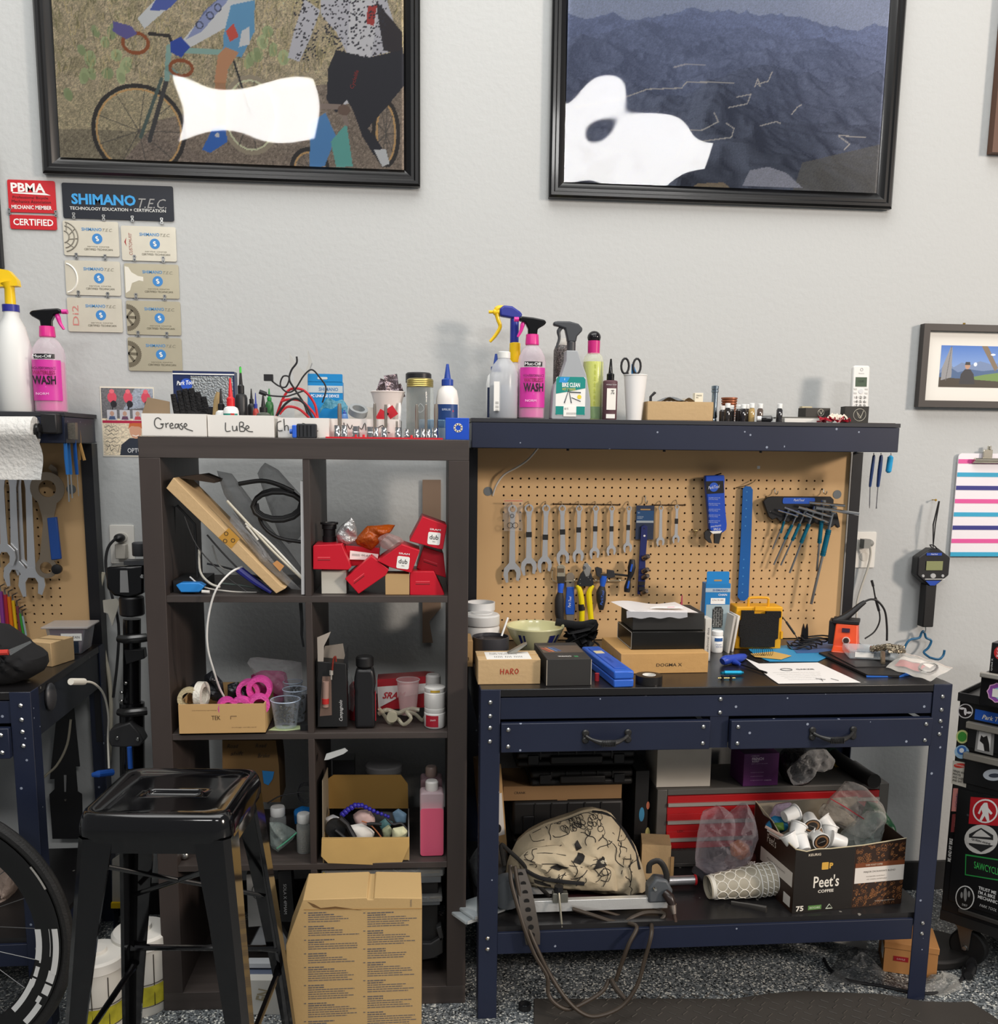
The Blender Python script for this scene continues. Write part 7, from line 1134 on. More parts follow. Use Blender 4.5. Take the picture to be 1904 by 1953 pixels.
O('cup_logo',G().pris(rr(Wc*.24,Hc*.64,Wc*.3,Hc*.75,.002),.0004,-.0006),M('d9a94a',.5),t);TX(t,'P',Wc*.325,Hc*.695,.016,'d9a94a',-.0006,b=.05)
O('white_band',G().bb(-.0006,0,.01,Dc*.8,Hc*.38,Hc*.6),M('ddd6cc',.5),t);O('barcode',G().bb(-.0006,0,.015,.05,Hc*.06,Hc*.22),M('d9d4cc',.5),t);TX(t,"Peet's",0,0,.026,'e3dccd',loc=(-.0008,Dc*.55,Hc*.82),rot=(0,0,-pi/2),wd=.05);TX(t,"MAJOR DICKASON'S",0,0,.007,'4a3c34',loc=(-.0008,Dc*.42,Hc*.5),rot=(0,0,-pi/2),wd=.1)
# coffee pods
def pod(a,b,y,rx,ry,lab,lid=True):
    p=AY(a,b,y);t=E('coffee_pod',lab,'coffee pod',(p.x,y,p.z),rot=(rx,ry,0),group='white coffee pods in the torn carton');O('pod',G().lathe([(.0155,-.021),(.0165,-.0195),(.0215,.017),(.0245,.018),(.0245,.0205)],n=24),PWHITE,t)
    if lid: O('lid',G().lathe([(.022,.0206),(.022,.0212)],n=24),M('26211e',.4),t);O('lid_print',G().lathe([(.014,.0213),(.019,.0213)],n=24,cap=False),M('8d6a4a',.5),t);TX(t,'COFFEE',0,0,.004,'d8cfc4',loc=(0,0,.0216),rot=(0,0,0) ,wd=.02)
    return t
for a in [(1508,1553,-.5,-.25,1.35,'pod lying sideways, highest on the left of the pile',False),(1546,1566,-.53,1.9,.35,'pod with dark printed lid facing the viewer, upper middle',True),(1578,1572,-.5,-.6,-.7,'upturned white pod right of the upper printed lid',False),(1520,1585,-.545,-.5,.6,'large white pod bottom facing up, left middle',False),(1549,1590,-.53,.9,1.2,'pod lying on its side, half under the printed one',True),(1561,1598,-.56,1.7,-.35,'pod with dark printed lid at the front edge of the carton',True),(1582,1590,-.52,-.5,.3,'white pod behind the front printed one',False),(1599,1604,-.55,-.2,-1.3,'white pod lying right, lowest of the pile',False),(1509,1604,-.565,-.4,-.5,'white pod at the torn left corner',False),(1530,1609,-.57,-.9,-.2,'white pod tilted at the front torn edge',False)]: pod(*a)
t=S('green_bag','dark green coffee bag standing at the right back of carton','bag',Pil([(1640,1618),(1642,1560),(1655,1525),(1680,1535),(1705,1570),(1717,1608),(1716,1624)],-.42,.03,.004).geo(30,10),M('1d4a33',.35,bump=.4,bs=40));q_=AY(1694,1595,-.455);TX(t,'FRENCH',q_.x,q_.z,.0065,'c9d8cc',-.456,wd=.03);TX(t,'ROAST',q_.x,q_.z-.009,.0045,'c9d8cc',-.456)
S('zip_bag','big clear zip bag of pale sugar sachets over the pods','bag',Pil([(1565,1555),(1590,1520),(1620,1488),(1650,1500),(1685,1535),(1690,1560),(1650,1600),(1620,1590)],-.46,.045,.006).geo(36,10),M('efe8e2',.08,film=.12,bump=.8,bs=50));S('sugar_sachets','bundle of cream paper sachets inside the clear zip bag','sachet',Pil([(1560,1545),(1575,1530),(1610,1545),(1635,1565),(1625,1580),(1590,1570),(1565,1562)],-.44,.02,.004).geo(24,8),M('cbbda8',.6,bump=.5,bs=120));S('zip_line','red zip seal across the big clear bag','zip',G().tube([AY(a,b,-.52) for a,b in [(1584,1523),(1610,1538),(1648,1562)]],.0015,5),M('a8303c',.5)) 
S('clear_bag','clear bag at right front of the pod pile','bag',Pil([(1600,1600),(1625,1575),(1665,1545),(1692,1550),(1680,1600),(1650,1618),(1615,1620)],-.5,.03,.006).geo(30,8),M('e4ece8',.08,film=.12,bump=.8,bs=50))
S('blue_wrapper','blue and green snack wrapper at the left of the carton','wrapper',Pil([(1460,1575),(1475,1555),(1500,1560),(1505,1578),(1485,1590),(1466,1588)],-.47,.02,.004).geo(24,8),M('2b7fae',.4,bump=.6,bs=60));S('green_wrapper','small green wrapper beside the blue one in the carton','wrapper',Pil([(1476,1570),(1495,1568),(1496,1582),(1480,1586)],-.5,.012,.003).geo(20,6),M('6b8f3e',.5));S('lilac_bag','pale lilac plastic bag behind the left pods','bag',Pil([(1468,1560),(1480,1535),(1510,1530),(1520,1545),(1500,1575),(1478,1575)],-.43,.02,.005).geo(24,8),M('c9b8d4',.2,film=.3,bump=.6,bs=60))
for i,(a,b) in enumerate(((1484,1590),(1488,1596),(1492,1602))): q_=AY(a,b,-.54);S('sweetener_packet',['upper striped paper packet at the torn left edge','middle striped paper packet at the torn left edge','lower striped paper packet at the torn left edge'][i],'packet',G().tube([(q_.x-.02,-.5,q_.z+.004),(q_.x,-.53,q_.z-.002),(q_.x+.018,-.55,q_.z-.006)],.004,6,flat=.4),M(['d9b8a8','e8e0d8','c9a89a'][i],.6))
# ================================================================ cubbies
Z3,Z2,Z1,Z0=[z+.0008 for z in SZ[::-1]]
FY=-.556
def pris_px(name,label,pts,y,d,mat,cat='box',bev=0): t=E(name,label,cat);O('box',G().pris(pp(pts,y),d,y),mat,t,bev=bev);return t
# --- top left: long carton, tubing, cables
t=pris_px('long_carton','long kraft carton leaning diagonally across the top left cubby',[(317,931),(331,911),(536,1118),(545,1122),(527,1132)],FY+.005,.17,CARD,bev=.001);O('tape_patch',G().pris(pp([(416,1026),(436,1007),(457,1028),(441,1046)],FY),.0006,FY+.0042),M('b98a3a',.4),t)
for a,b in ((431,1018),(429,1032),(444,1031)): q_=AY(a,b,FY);O('print',G().tube([(q_.x+.0045*cos(2*pi*i/10),FY+.004,q_.z+.0045*sin(2*pi*i/10)) for i in range(10)],.0008,4,cyc=True),M('3a2c18',.6),t)
O('open_flap',G().pris(pp([(331,911),(380,905),(408,916),(405,922)],FY+.04),.1,FY+.06),M('3a3028',.8),t)
S('white_board','thin white foam board edge standing against the cubby divider','board',G().pris(pp([(573,918),(579,918),(581,1134),(575,1134)],FY+.01),.25,FY+.01),M('d5d3d2',.5))
t=E('black_tray','dark open laptop-like tray at the back of the top left cubby','tray');O('frame',G().tube([AY(a,b,FY+.12) for a,b in [(334,1120),(332,968),(338,964),(372,1000),(378,1125)]],.003,6),M('3b3c3e',.4),t);O('base',G().bb(AY(338,1120,FY+.1).x,AY(395,1120,FY+.1).x,FY+.06,FY+.2,Z3,Z3+.03),M('1e1f22',.5),t)
def loopc(name,lab,c,rx,ry,y,r,col,n=2,mat=None):
    g=G();pts=[]
    for i in range(n*14): a=2*pi*i/14;pts.append(AY(c[0]+rx*cos(a)*(1+.04*i/14),c[1]+ry*sin(a)+2.5*i/14,y-.004*i/14))
    g.tube(pts,r,8);S(name,lab,'tube',g,mat or M(col,.5))
loopc('black_hose','black rubber hose coiled in two loops, top left cubby',(530,960),44,28,FY+.1,.0055,'1a1a1b',3)
cable('black_hose','straight-ended black hose above the coiled loops',[(455,923),(500,917),(535,926),(560,938)],FY+.09,'161617',.0055);cable('black_hose','black hose curving down the right of the cubby',[(490,960),(500,1000),(530,1025),(576,1034)],FY+.1,'202022',.0045)
S('clear_bag','long clear plastic sleeve behind the leaning carton','bag',Pil([(410,897),(450,905),(500,985),(560,1060),(578,1075),(578,1130),(545,1110),(470,1010),(430,950)],FY+.13,.02,.005).geo(40,10),M('7d8084',.1,film=.14,bump=.8,bs=40));S('clear_bag','grey clear bag along the lower side of leaning carton','bag',Pil([(425,978),(450,975),(500,1040),(540,1095),(575,1120),(577,1134),(550,1120),(500,1075),(450,1010)],FY+.04,.012,.004).geo(40,8),M('a8a9ab',.15,film=.3,bump=.8,bs=50));S('clear_bag','clear pouch hanging at the top right of the top left cubby','bag',Pil([(490,900),(505,882),(530,895),(575,945),(575,1030),(540,1040),(510,960)],FY+.18,.02,.005).geo(36,8),M('8a8d92',.1,film=.12,bump=.8,bs=40))
for pts,lb_,c_,r in (([(433,955),(470,995),(520,1050),(578,1105)],'upper','c9c4b4',.0032),([(468,998),(500,1022),(540,1062),(575,1100)],'middle','dcd9d0',.003),([(470,1003),(478,1012),(492,1030)],'short','c9c6bd',.003)): cable('cable_housing','pale %s cable housing lying along the clear bags' % lb_,pts,FY+.03,c_,r)
S('wooden_stick','small orange-tan stick end inside the clear bag','stick',G().pris(pp([(520,1075),(528,1069),(542,1080),(534,1090)],FY+.02),.004,FY+.02),M('c08a54',.6))
for i,(pts,c_,r,lb_) in enumerate((([(352,985),(375,1040),(420,1090),(470,1128)],'2b2b2c',.0016,'thin dark cable from the tray down to the shelf'),([(380,1048),(382,1090),(400,1112),(420,1120)],'b9b7ae',.003,'pale grey cable looping at left'),([(395,1020),(430,1060),(480,1110),(500,1130)],'3a3a3a',.0022,'dark grey cable under the carton'),([(405,1040),(420,1080),(455,1095),(490,1118)],'8b8a86',.002,'grey cable crossing the pile'),([(362,1100),(390,1120),(440,1128),(490,1130)],'d8d6cf',.002,'white cable lying at front of shelf'),([(420,1112),(470,1118),(510,1128)],'5d6b66',.0025,'green-grey cable at the shelf front'),([(395,1075),(440,1085),(500,1105),(535,1130)],'1c1c1e',.0025,'black cable near the carton foot'))): cable('cable_pile',lb_,pts,FY+.02+.01*i,c_,r)
S('blue_clip','bright blue plastic tray clip at the front left of cubby','clip',G().pris(pp([(335,1116),(345,1112),(380,1112),(390,1118),(380,1130),(345,1130)],FY+.03),.03,FY+.03),M('2a86d4',.4),bev=.002);S('blue_tube','blue print tube under the foot of the carton','tube',G().tube([AY(455,1085,FY+.03),AY(485,1108,FY+.03),AY(518,1130,FY+.02)],[.01,.009,.005],8),M('2b2f8a',.4))
S('cable_end','white cable end plug lying on the shelf at left','plug',G().tube([AY(385,1128,FY+.02),AY(400,1129,FY+.02)],.004,8),M('cfcdc8',.4))
cable('white_cable','long white cable arching out of the cubby down into the tape box',[(462,1081),(440,1092),(415,1120),(402,1155),(395,1200),(397,1240),(408,1280),(418,1310),(428,1330)],[FY+.03,FY,FY-.02,FY-.02,FY-.02,FY-.015,FY,FY+.03,FY+.05],'d9d8d4',.0026)
# --- top right: red cartons
RX=M('c4142a',.4)
def redbox(label,pts,y=FY+.012,d=.11,q=None,txt=None,ang=0,slot=None):
    t=E('red_carton',label,'box',(0,0,0),group='red bottom bracket cartons');O('box',G().pris(pp(pts,y),d,y),RX,t,bev=.0015)
    if txt: p=AY(txt[0],txt[1],y);O('white_square',G(Matrix.Translation((p.x,y-.0006,p.z)) @ Matrix.Rotation(ang,4,'Y')).pris(rr(-.0155,-.0155,.0155,.0155,.004),.0005),WHITE,t);TX(t,'dub',p.x,p.z+.003,.0115,'222',y-.0009,wd=.022,ang=-ang,b=.01);TX(t,'BSA',p.x,p.z-.008,.003,'555',y-.0009,ang=-ang);TX(t,'SRAM',p.x+.003,p.z+.022,.0045,'f2e6e6',y-.0006,wd=.027,ang=-ang,b=.02)
    if slot: p,q_=AY(*slot[:2],y),AY(*slot[2:],y);O('slot',G().tube([(p.x,y,p.z),(q_.x,y,q_.z)],.0014,5,flat=.4),M('7d0f1a',.5),t);O('slot',G().tube([(p.x,y,p.z+.006),(q_.x,y,q_.z+.006)],.001,5,flat=.4),M('e2505a',.4),t)
    return t
redbox('red carton at left on the white box, with an empty slot face',[(597,1042),(599,1040),(652,1038),(670,1082),(664,1087),(597,1086)],slot=(606,1068,630,1068));redbox('red carton lying behind with white barcode label',[(658,1040),(724,1045),(722,1075),(668,1080)],FY+.06)
p=AY(693,1059,FY+.055);t=S('barcode_label','white barcode label on the rearmost red carton','label',G().pris(pp([(668,1050),(722,1057),(720,1068),(667,1067)],FY+.05),.001,FY+.05),WHITE);TX(t,'|||||||| 00.6418',p.x,p.z,.006,'444',FY+.049,wd=.055,ang=-.08)
redbox('red carton tilted down to the left in the lower middle',[(658,1104),(708,1060),(742,1086),(736,1097),(684,1133)],FY+.008,slot=(675,1113,695,1098));redbox('red dub carton at centre, on the tan box, facing the viewer',[(720,1070),(766,1038),(801,1050),(785,1093),(744,1082)],FY+.004,txt=(769,1073),ang=.12);redbox('red dub carton on top of the heap at right',[(781,1032),(806,985),(853,1002),(845,1048),(836,1047)],FY+.01,txt=(828,1027),ang=.1)
redbox('red carton leaning under the top one with white tear',[(795,1084),(808,1043),(846,1055),(851,1102),(806,1088)],FY+.05,slot=(808,1071,834,1080));redbox('red carton flat on the shelf at the right',[(782,1090),(828,1090),(848,1133),(846,1136),(782,1135)],FY+.012,slot=(793,1114,820,1114))
t,W_,H_=carton('tan_carton','small plain tan box supporting the middle red carton',735,1095,781,1136,Z3,.06,M('b9986a',.7),y=FY+.01);t,W_,H_=carton('white_carton','small off-white folded box below the left red carton',613,1088,661,1132,Z3,.1,M('c9c6bb',.6),y=FY+.03)
x,y,z,W_,H_=PL(612,996,645,1040,z=AY(628,1040,FY+.09).z,y=FY+.09);S('black_cup_part','black ridged bottom bracket cup behind the left red carton','part',G().lathe([(W_*.4,0),(W_*.4,H_*.4),(W_*.36,H_*.42),(W_*.36,H_*.7),(W_*.42,H_*.72),(W_*.42,H_*.9),(W_*.52,H_*.92),(W_*.52,H_),(W_*.4,H_),(W_*.36,H_*.8)],n=28,cap=False),BLK,(x,y,z))
S('foil_ball','crumpled clear bag with silver ring on top of the red cartons','bag',Pil([(640,1018),(650,1002),(672,985),(680,1005),(683,1030),(665,1040),(645,1035)],FY+.06,.018,.004).geo(24,8),M('c9c9c9',.15,.6,bump=1,bs=60));S('amber_bag','amber translucent bag lying on the red cartons','bag',Pil([(672,1035),(700,1003),(745,1000),(758,1002),(735,1025),(708,1050)],FY+.06,.02,.004).geo(26,8),M('a84c12',.25,bump=.8,bs=50));S('clear_bag','clear crinkled bag with a ring at the centre of the red heap','bag',Pil([(720,1025),(740,1016),(765,1025),(772,1035),(745,1050),(728,1045)],FY+.02,.016,.005).geo(26,8),M('c9a8a4',.1,film=.2,bump=.8,bs=60))
# --- second row left
def obox(name,label,a0,b0,a1,b1,z,d,mat,y,inner=None,k=.003):
    x,y_,z_,W_,H_=PL(a0,b0,a1,b1,z=z,y=y);t=E(name,label,'box',(x,y_,z_));O('box',G().bb(-W_/2,W_/2,0,k,0,H_).bb(-W_/2,W_/2,d-k,d,0,H_*1.02).bb(-W_/2,-W_/2+k,k,d-k,0,H_).bb(W_/2-k,W_/2,k,d-k,0,H_).bb(-W_/2,W_/2,0,d,0,k),mat,t);return t,x,W_,H_
t,x,W_,H_=obox('tape_box','open tan box of handlebar tape rolls, second row left cubby',341,1343,506,1398,Z2,.22,M('bd9a68',.8,var=.1,vs=8),FY+.0);TX(t,'TEK',-W_*.07,H_*.55,.011,'4a3620',-.0006,wd=.022);O('print',G().tube([(W_*.1,-.0004,H_*.5),(W_*.1,-.0004,H_*.6),(W_*.17,-.0004,H_*.6)],.0007,4),M('4a3620',.6),t);TX(t,'pack of assorted bar tape and plugs',-W_*.2,H_*.8,.003,'6a5238',-.0006,wd=.06);TX(t,'ecology cardboard',W_*.25,H_*.22,.003,'6a5238',-.0006,wd=.06)
def roll(a,b,y,r,w_,col,lab,rot=(0,0,0)): p=AY(a,b,y);return S('tape_roll',lab,'tape',G().lathe([(r*.62,0),(r,0),(r,w_),(r*.62,w_),(r*.62,0)],n=24,cap=False),M(col,.45,bump=.3,bs=200),p,rot)
roll(362,1330,FY+.03,.028,.02,'b5a886','beige tape roll at left in the tan box',(pi/2,0,.1));roll(378,1325,FY+.04,.034,.018,'d8d4c8','white tape roll at left in the tan box',(0,pi/2,-.2));roll(432,1345,FY+.035,.024,.03,'c93f94','pink bar tape roll low at centre of the box',(pi/2,.3,.3));roll(462,1348,FY+.04,.03,.028,'d04a9c','pink bar tape arching at front of the box',(pi/2,0,0));roll(476,1315,FY+.08,.03,.026,'d5509f','pink bar tape roll with white end strip, behind',(pi/2,0,0));roll(497,1310,FY+.07,.032,.028,'cf4698','tall pink bar tape roll at right of box',(pi/2,0,0));roll(494,1340,FY+.045,.026,.026,'d14c9d','small pink bar tape roll at the right front',(pi/2,0,.2))
for i,(p_,lb_) in enumerate((([(360,1310),(372,1302),(395,1300),(400,1330),(370,1335)],'black bag left behind the white tape'),([(388,1290),(405,1278),(425,1300),(430,1340),(400,1335)],'black shiny bag rising above the tape box'),([(434,1305),(455,1299),(462,1325),(450,1340),(434,1330)],'small black bag with white mark in tape box'),([(450,1310),(470,1308),(472,1335),(455,1335)],'black bag piece beside the pink rolls'))): S('black_bag',lb_,'bag',Pil(p_,FY+.09-.005*i,.014,.004).geo(22,6),M('202226',.2,bump=.8,bs=60))
t=E('pink_pad_bag','clear bag of bright pink material behind the tape box','bag');O('film',Pil([(470,1262),(480,1252),(575,1262),(578,1300),(540,1330),(500,1310)],FY+.17,.03,.005).geo(30,8),FILM,t);O('pink_fill',Pil([(475,1290),(500,1278),(545,1280),(552,1310),(540,1345),(500,1340)],FY+.18,.02,.002).geo(26,8),M('a82a6c',.6),t)
for a0,b0,a1,b1,y,lb_ in ((539,1314,587,1350,FY+.1,'rear clear plastic cup of small screws'),(516,1334,574,1388,FY+.05,'front clear plastic cup full of small bolts'),(540,1300,578,1320,FY+.16,'rearmost clear cup half hidden')):
    x,y,z,W_,H_=PL(a0,b0,a1,b1,z=Z2+(.003 if y < FY+.15 else .03),y=y);t=E('plastic_cup',lb_,'cup',(x,y,z));O('cup',G().lathe([(.01,.001),(W_*.36,.001),(W_*.48,H_),(W_*.47,H_),(W_*.35,.003),(.01,.003)],n=26,cap=False),M('e6edf4',.08,film=.02),t);O('rim',G().tube([(W_*.49*cos(2*pi*i/24),W_*.49*sin(2*pi*i/24),H_) for i in range(24)],.0013,6,cyc=True),M('b9c8dc',.2),t)
    g=G();rs=random.Random(int(a0))
    for _ in range(60): a=rs.uniform(0,6.28);h_=rs.uniform(.004,H_*.75);r=W_*(.3+.1*h_/H_)*rs.uniform(.3,1);g.tube([(r*cos(a),r*sin(a),h_),(r*cos(a)+rs.uniform(-.008,.008),r*sin(a)+rs.uniform(-.004,.004),h_+rs.uniform(0,.008))],.0022,5)
    O('small_bolts',g,M('4a4636',.35,.6),t,kind='stuff')
S('green_paper','pale green paper under the cup of bolts','paper',G().pris([(AZ(a,b,Z2).x,AZ(a,b,Z2).y) for a,b in [(512,1393),(528,1384),(572,1384),(574,1391),(545,1394)]],.0008,Z2,'xy'),M('b9c99a',.6));S('small_black_box','small black box with white mark right of the bolt cup','box',G().bb(0,.028,0,.03,0,.014),BLK,(AY(573,1393,FY+.02).x,FY+.02,Z2))
S('hanging_strap','black strap hanging from the cubby ceiling, second row left','strap',G().pris(pp([(570,1150),(577,1150),(579,1190),(578,1215),(581,1234),(577,1234),(573,1210),(573,1185)],FY+.06),.002,FY+.06),BLK)
# --- second row right
t=E('syringe_box','tall black open carton with window, script lettering and bleed syringe','box');y=FY+.02;O('box',G().pris(pp([(606,1262),(660,1266),(663,1386),(606,1387)],y),.07,y),M('1a1a1b',.45),t,bev=.001);O('open_flap',G().pris(pp([(605,1216),(631,1205),(627,1215),(618,1232),(617,1262),(606,1262)],y),.001,y+.002),M('a59c92',.6),t);O('open_flap',G().pris(pp([(617,1240),(652,1235),(657,1266),(612,1262)],y),.001,y+.05),M('8f867c',.6),t);O('black_flap',G().pris(pp([(655,1262),(664,1230),(664,1275),(660,1280)],y),.002,y+.01),BLK,t)
O('window',G().pris(pp([(615,1290),(632,1290),(633,1364),(610,1366)],y-.001),.001,y-.001),M('6e5a50',.3),t);p=AY(651,1355,y);TX(t,'Campagnolo',p.x,p.z,.011,'c9c9c9',y-.0008,wd=.055,ang=pi/2,sh=.3);O('tube',G().tube([AY(a,b,y-.008) for a,b in [(634,1278),(636,1258),(640,1252),(641,1262)]],.0022,6,sm=3),M('7a2a20',.3),t);O('fitting',G().tube([AY(632,1279,y-.01),AY(632,1287,y-.01)],.005,8).tube([AY(632,1287,y-.01),AY(632,1296,y-.01)],.0022,8),M('c9c2b8',.3,.6),t);p,q_=AY(622,1300,y-.006),AY(621,1348,y-.006);O('syringe',G().tube([p,q_],.008,12),M('9a7f74',.2),t);O('red_seal',G().tube([AY(621,1332,y-.007),AY(621,1342,y-.007)],.0088,12),M('b02a28',.4),t)
x,y,z,W_,H_=PL(676,1251,717,1390,z=Z2,y=FY+.05);t=E('black_bottle','black plastic fluid bottle with ribbed cap in the second row','bottle',(x,y,z));w_=W_/2;O('bottle',G().pris([(-w_*.95,0),(w_*.95,0),(w_*.95,H_*.45),(w_*.9,H_*.52),(w_,H_*.6),(w_*.95,H_*.72),(w_*.78,H_*.84),(-w_*.78,H_*.84),(-w_*.95,H_*.72),(-w_,H_*.6),(-w_*.9,H_*.52),(-w_*.95,H_*.45)],.045,-.022),M('1c1c1e',.35),t,bev=.008,seg=3);O('cap',G().lathe([(w_*.72,H_*.85),(w_*.82,H_*.87),(w_*.82,H_*.98),(w_*.7,H_)],n=24),M('161617',.5),t)
O('red_edge',G().bb(w_*.955,w_,-.015,.01,H_*.1,H_*.5),M('b02430',.4),t);S('red_label_bottle','red and white labelled container behind black bottle','bottle',G().lathe([(.018,0),(.018,.09),(.01,.1)],n=16),M('a82a34',.4),(AY(684,1388,FY+.12).x-.006,FY+.12,Z2));S('clear_bag','clear wrinkled bag between the black carton and bottle','bag',Pil([(660,1270),(675,1300),(677,1350),(670,1370),(662,1340)],FY+.1,.01,.004).geo(22,6),CLEAR)
t=pris_px('red_white_carton','red and white carton with bold lettering lying at back',[(720,1296),(812,1290),(830,1292),(832,1348),(720,1354)],FY+.12,.06,M('a31c28',.4));O('white_face',G().pris(pp([(720,1310),(830,1302),(831,1318),(760,1330),(722,1350)],FY+.119),.001,FY+.118),M('d9d4d0',.4),t);p=AY(752,1326,FY+.117);TX(t,'SRAM',p.x,p.z,.018,'b02430',FY+.1165,wd=.062,sh=.4,b=.03)
x,y,z,W_,H_=PL(755,1296,802,1355,z=Z2+.02,y=FY+.09);t=E('plastic_cup','empty clear plastic cup in front of the red carton','cup',(x,y,z));O('cup',G().lathe([(.01,.001),(W_*.34,.001),(W_*.46,H_),(W_*.45,H_),(W_*.33,.003),(.01,.003)],n=26,cap=False),M('f0d8d8',.06,film=.16),t);O('rim',G().tube([(W_*.47*cos(2*pi*i/24),W_*.47*sin(2*pi*i/24),H_) for i in range(24)],.0013,6,cyc=True),CLEAR,t)
g=G();rs=random.Random(6);S('clear_tubing','clump of clear yellowish plastic tubing and fittings','tubing',g.tube([AY(a,b,FY+.05+.02*sin(i)) for i,(a,b) in enumerate([(724,1352),(734,1366),(745,1380),(757,1370),(770,1382),(784,1370),(776,1358),(792,1362),(806,1374),(812,1366)])],.0048,8,sm=4).tube([AY(a,b,FY+.07) for a,b in [(722,1362),(738,1354),(760,1360),(780,1352),(800,1354)]],.006,8,sm=4),M('b5b09c',.1,film=.45));S('clear_fitting','round clear fitting in the tubing clump','fitting',G().lathe([(.006,0),(.014,0),(.014,.01),(.006,.01)],n=18,ax='y'),M('b8b49f',.1,film=.5),AY(748,1368,FY+.035))
for b0,b1,lb_,zo in ((1347,1388,'white screw-lid jar with red label, lower of two',0),(1309,1347,'white jar stacked on the lower jar',.0)):
    x,y,z,W_,H_=PL(810,b0,852,b1,z=Z2 if b1 > 1380 else AY(830,1349,FY+.04).z,y=FY+.04);W_ *= .97;x -= .002;t=E('white_jar',lb_,'jar',(x,y,z+(.001 if b1 < 1380 else 0)));r=W_/2;O('jar',G().lathe([(r*.9,0),(r,.004),(r,H_*.72),(r*.9,H_*.78)],n=30),M('e2e0dc',.4),t);O('lid',G().lathe([(r*.96,H_*.76),(r*.98,H_*.78),(r*.98,H_*.96),(r*.85,H_)],n=30),M('d8d6d2',.4),t)
    if b1 > 1380: label_patch(t,r*1.3,H_*.1,H_*.66,r,'a81f30',a0=-pi/2-.35);TX(t,'SRAM',-.006,H_*.45,.004,'f4e6e4',-r-.001)
    else: label_patch(t,r*.9,H_*.8,H_*.9,r*.99,'b09028',a0=-pi/2)
S('white_jar','third white jar hidden behind the stacked pair','jar',G().lathe([(.02,0),(.02,.115),(.016,.12)],n=20),M('d5d3cf',.4),(AY(829,1388,FY+.12).x-.004,FY+.12,Z2))
S('light_patch','warm light patch on the wall behind the cubbies, as a tan sheet','cardboard',G().pris(pp([(806,915),(841,915),(841,1160),(819,1185),(826,1226),(806,1226)],-.01),.004,-.01),M('8a7462',.8))  # warm light falling on the wall, put in as a tan-coloured sheet
# --- third row left
t=pris_px('brown_carton','brown cardboard carton marked road shift and road brake in pen',[(424,1412),(526,1412),(532,1460),(535,1530),(425,1530)],FY+.16,.12,M('6f5430',.85));
for s_,a,b,w_ in (('Road',444,1423,.03),('shift',452,1437,.034),('Road',498,1422,.03),('Brake',503,1441,.032)): p=AY(a,b,FY+.158);TX(t,s_,p.x,p.z,.011,'231a0e',FY+.158,wd=w_,sh=.3)
O('blue_tape',G().pris(pp([(500,1470),(523,1472),(520,1486),(512,1498),(503,1494)],FY+.155),.001,FY+.156),M('1d72b0',.5),t)
for a0,b0,a1,b1,y,lb_,c_ in ((515,1538,550,1600,FY+.13,'clear jar of dark bits with white cap, third row left','6a6c6a'),(566,1551,598,1612,FY+.08,'clear jar of silver bits with white cap by the divider','9a917e')):
    x,y,z,W_,H_=PL(a0,b0,a1,b1,z=Z1,y=y);W_ *= .9;x -= .003;t=E('clear_jar',lb_,'jar',(x,y,z));r=W_/2;O('jar',G().lathe([(r*.95,0),(r,.003),(r,H_*.7),(r*.8,H_*.78)],n=24),M('dfe3e0',.08,film=.25),t);O('cap',G().lathe([(r*.85,H_*.77),(r*.9,H_*.79),(r*.9,H_*.96),(r*.8,H_)],n=22),PWHITE,t);O('fill',G().lathe([(r*.9,.003),(r*.93,.006),(r*.93,H_*.6)],n=20),M(c_,.3,.5,bump=1,bs=300),t)
S('blue_bag','bright blue plastic behind the silver jar, third row left','bag',Pil([(560,1545),(575,1537),(594,1540),(594,1570),(562,1572)],FY+.13,.02,.003).geo(20,6),M('1d76c0',.4));S('zip_bag','clear zip bag with green seal leaning before the jars','bag',Pil([(514,1568),(535,1568),(566,1585),(560,1600),(530,1625),(516,1615)],FY+.07,.015,.004).geo(28,8),M('aebcb8',.1,film=.25,bump=.8,bs=60));cable('zip_seal','green zip seal strip of the leaning bag',[(528,1618),(548,1604),(566,1588)],FY+.055,'5fae8c',.0022,cat='zip')
cable('black_wire','black wire looping above the jars, third row left',[(510,1532),(535,1518),(565,1512),(590,1510)],FY+.1,'17171a',.0018,cat='wire');loopc('wire_loop','thin coiled wire near the divider, third row left',(583,1508),14,18,FY+.14,.0009,'2c2a30',3);S('steel_part','silver round part seen under the stool seat','part',G().sph(0,0,.012,.014,.012,.012),STEEL,(AY(352,1640,FY+.05).x,FY+.05,Z1))
# --- third row right: open carton of odds
t=E('open_carton','open shipping carton with raised back flap, full of pads and hoses','box');y=FY+.0;KR=M('b0925c',.8,var=.1,vs=10)
O('front_flap',G().pris(pp([(614,1600),(781,1597),(781,1612),(764,1650),(626,1645),(613,1632)],y),.002,y-.004),M('c2a063',.75,var=.1,vs=20),t);O('front',G().pris(pp([(614,1598),(781,1597),(781,1640),(616,1640)],y),.003,y),KR,t)
q0=AY(615,1600,y);q1=AY(781,1597,y);zt=q0.z;O('left_side',G().bb(q0.x,q0.x+.003,y+.003,y+.2,Z1,zt),M('8f7750',.8),t);O('right_side',G().bb(q1.x-.003,q1.x,y+.003,y+.2,Z1,zt),M('9a9794',.6),t)
O('back_flap',G().pris(pp([(626,1542),(626,1485),(636,1478),(765,1478),(778,1495),(779,1542)],y+.19),.003,y+.19),M('957338',.8),t);O('side_flap',G().pris([(y+.003,zt),(y+.2,zt),(y+.18,zt+.13),(y+.02,zt+.15)],.002,q0.x,'yz'),M('7f7462',.7),t)
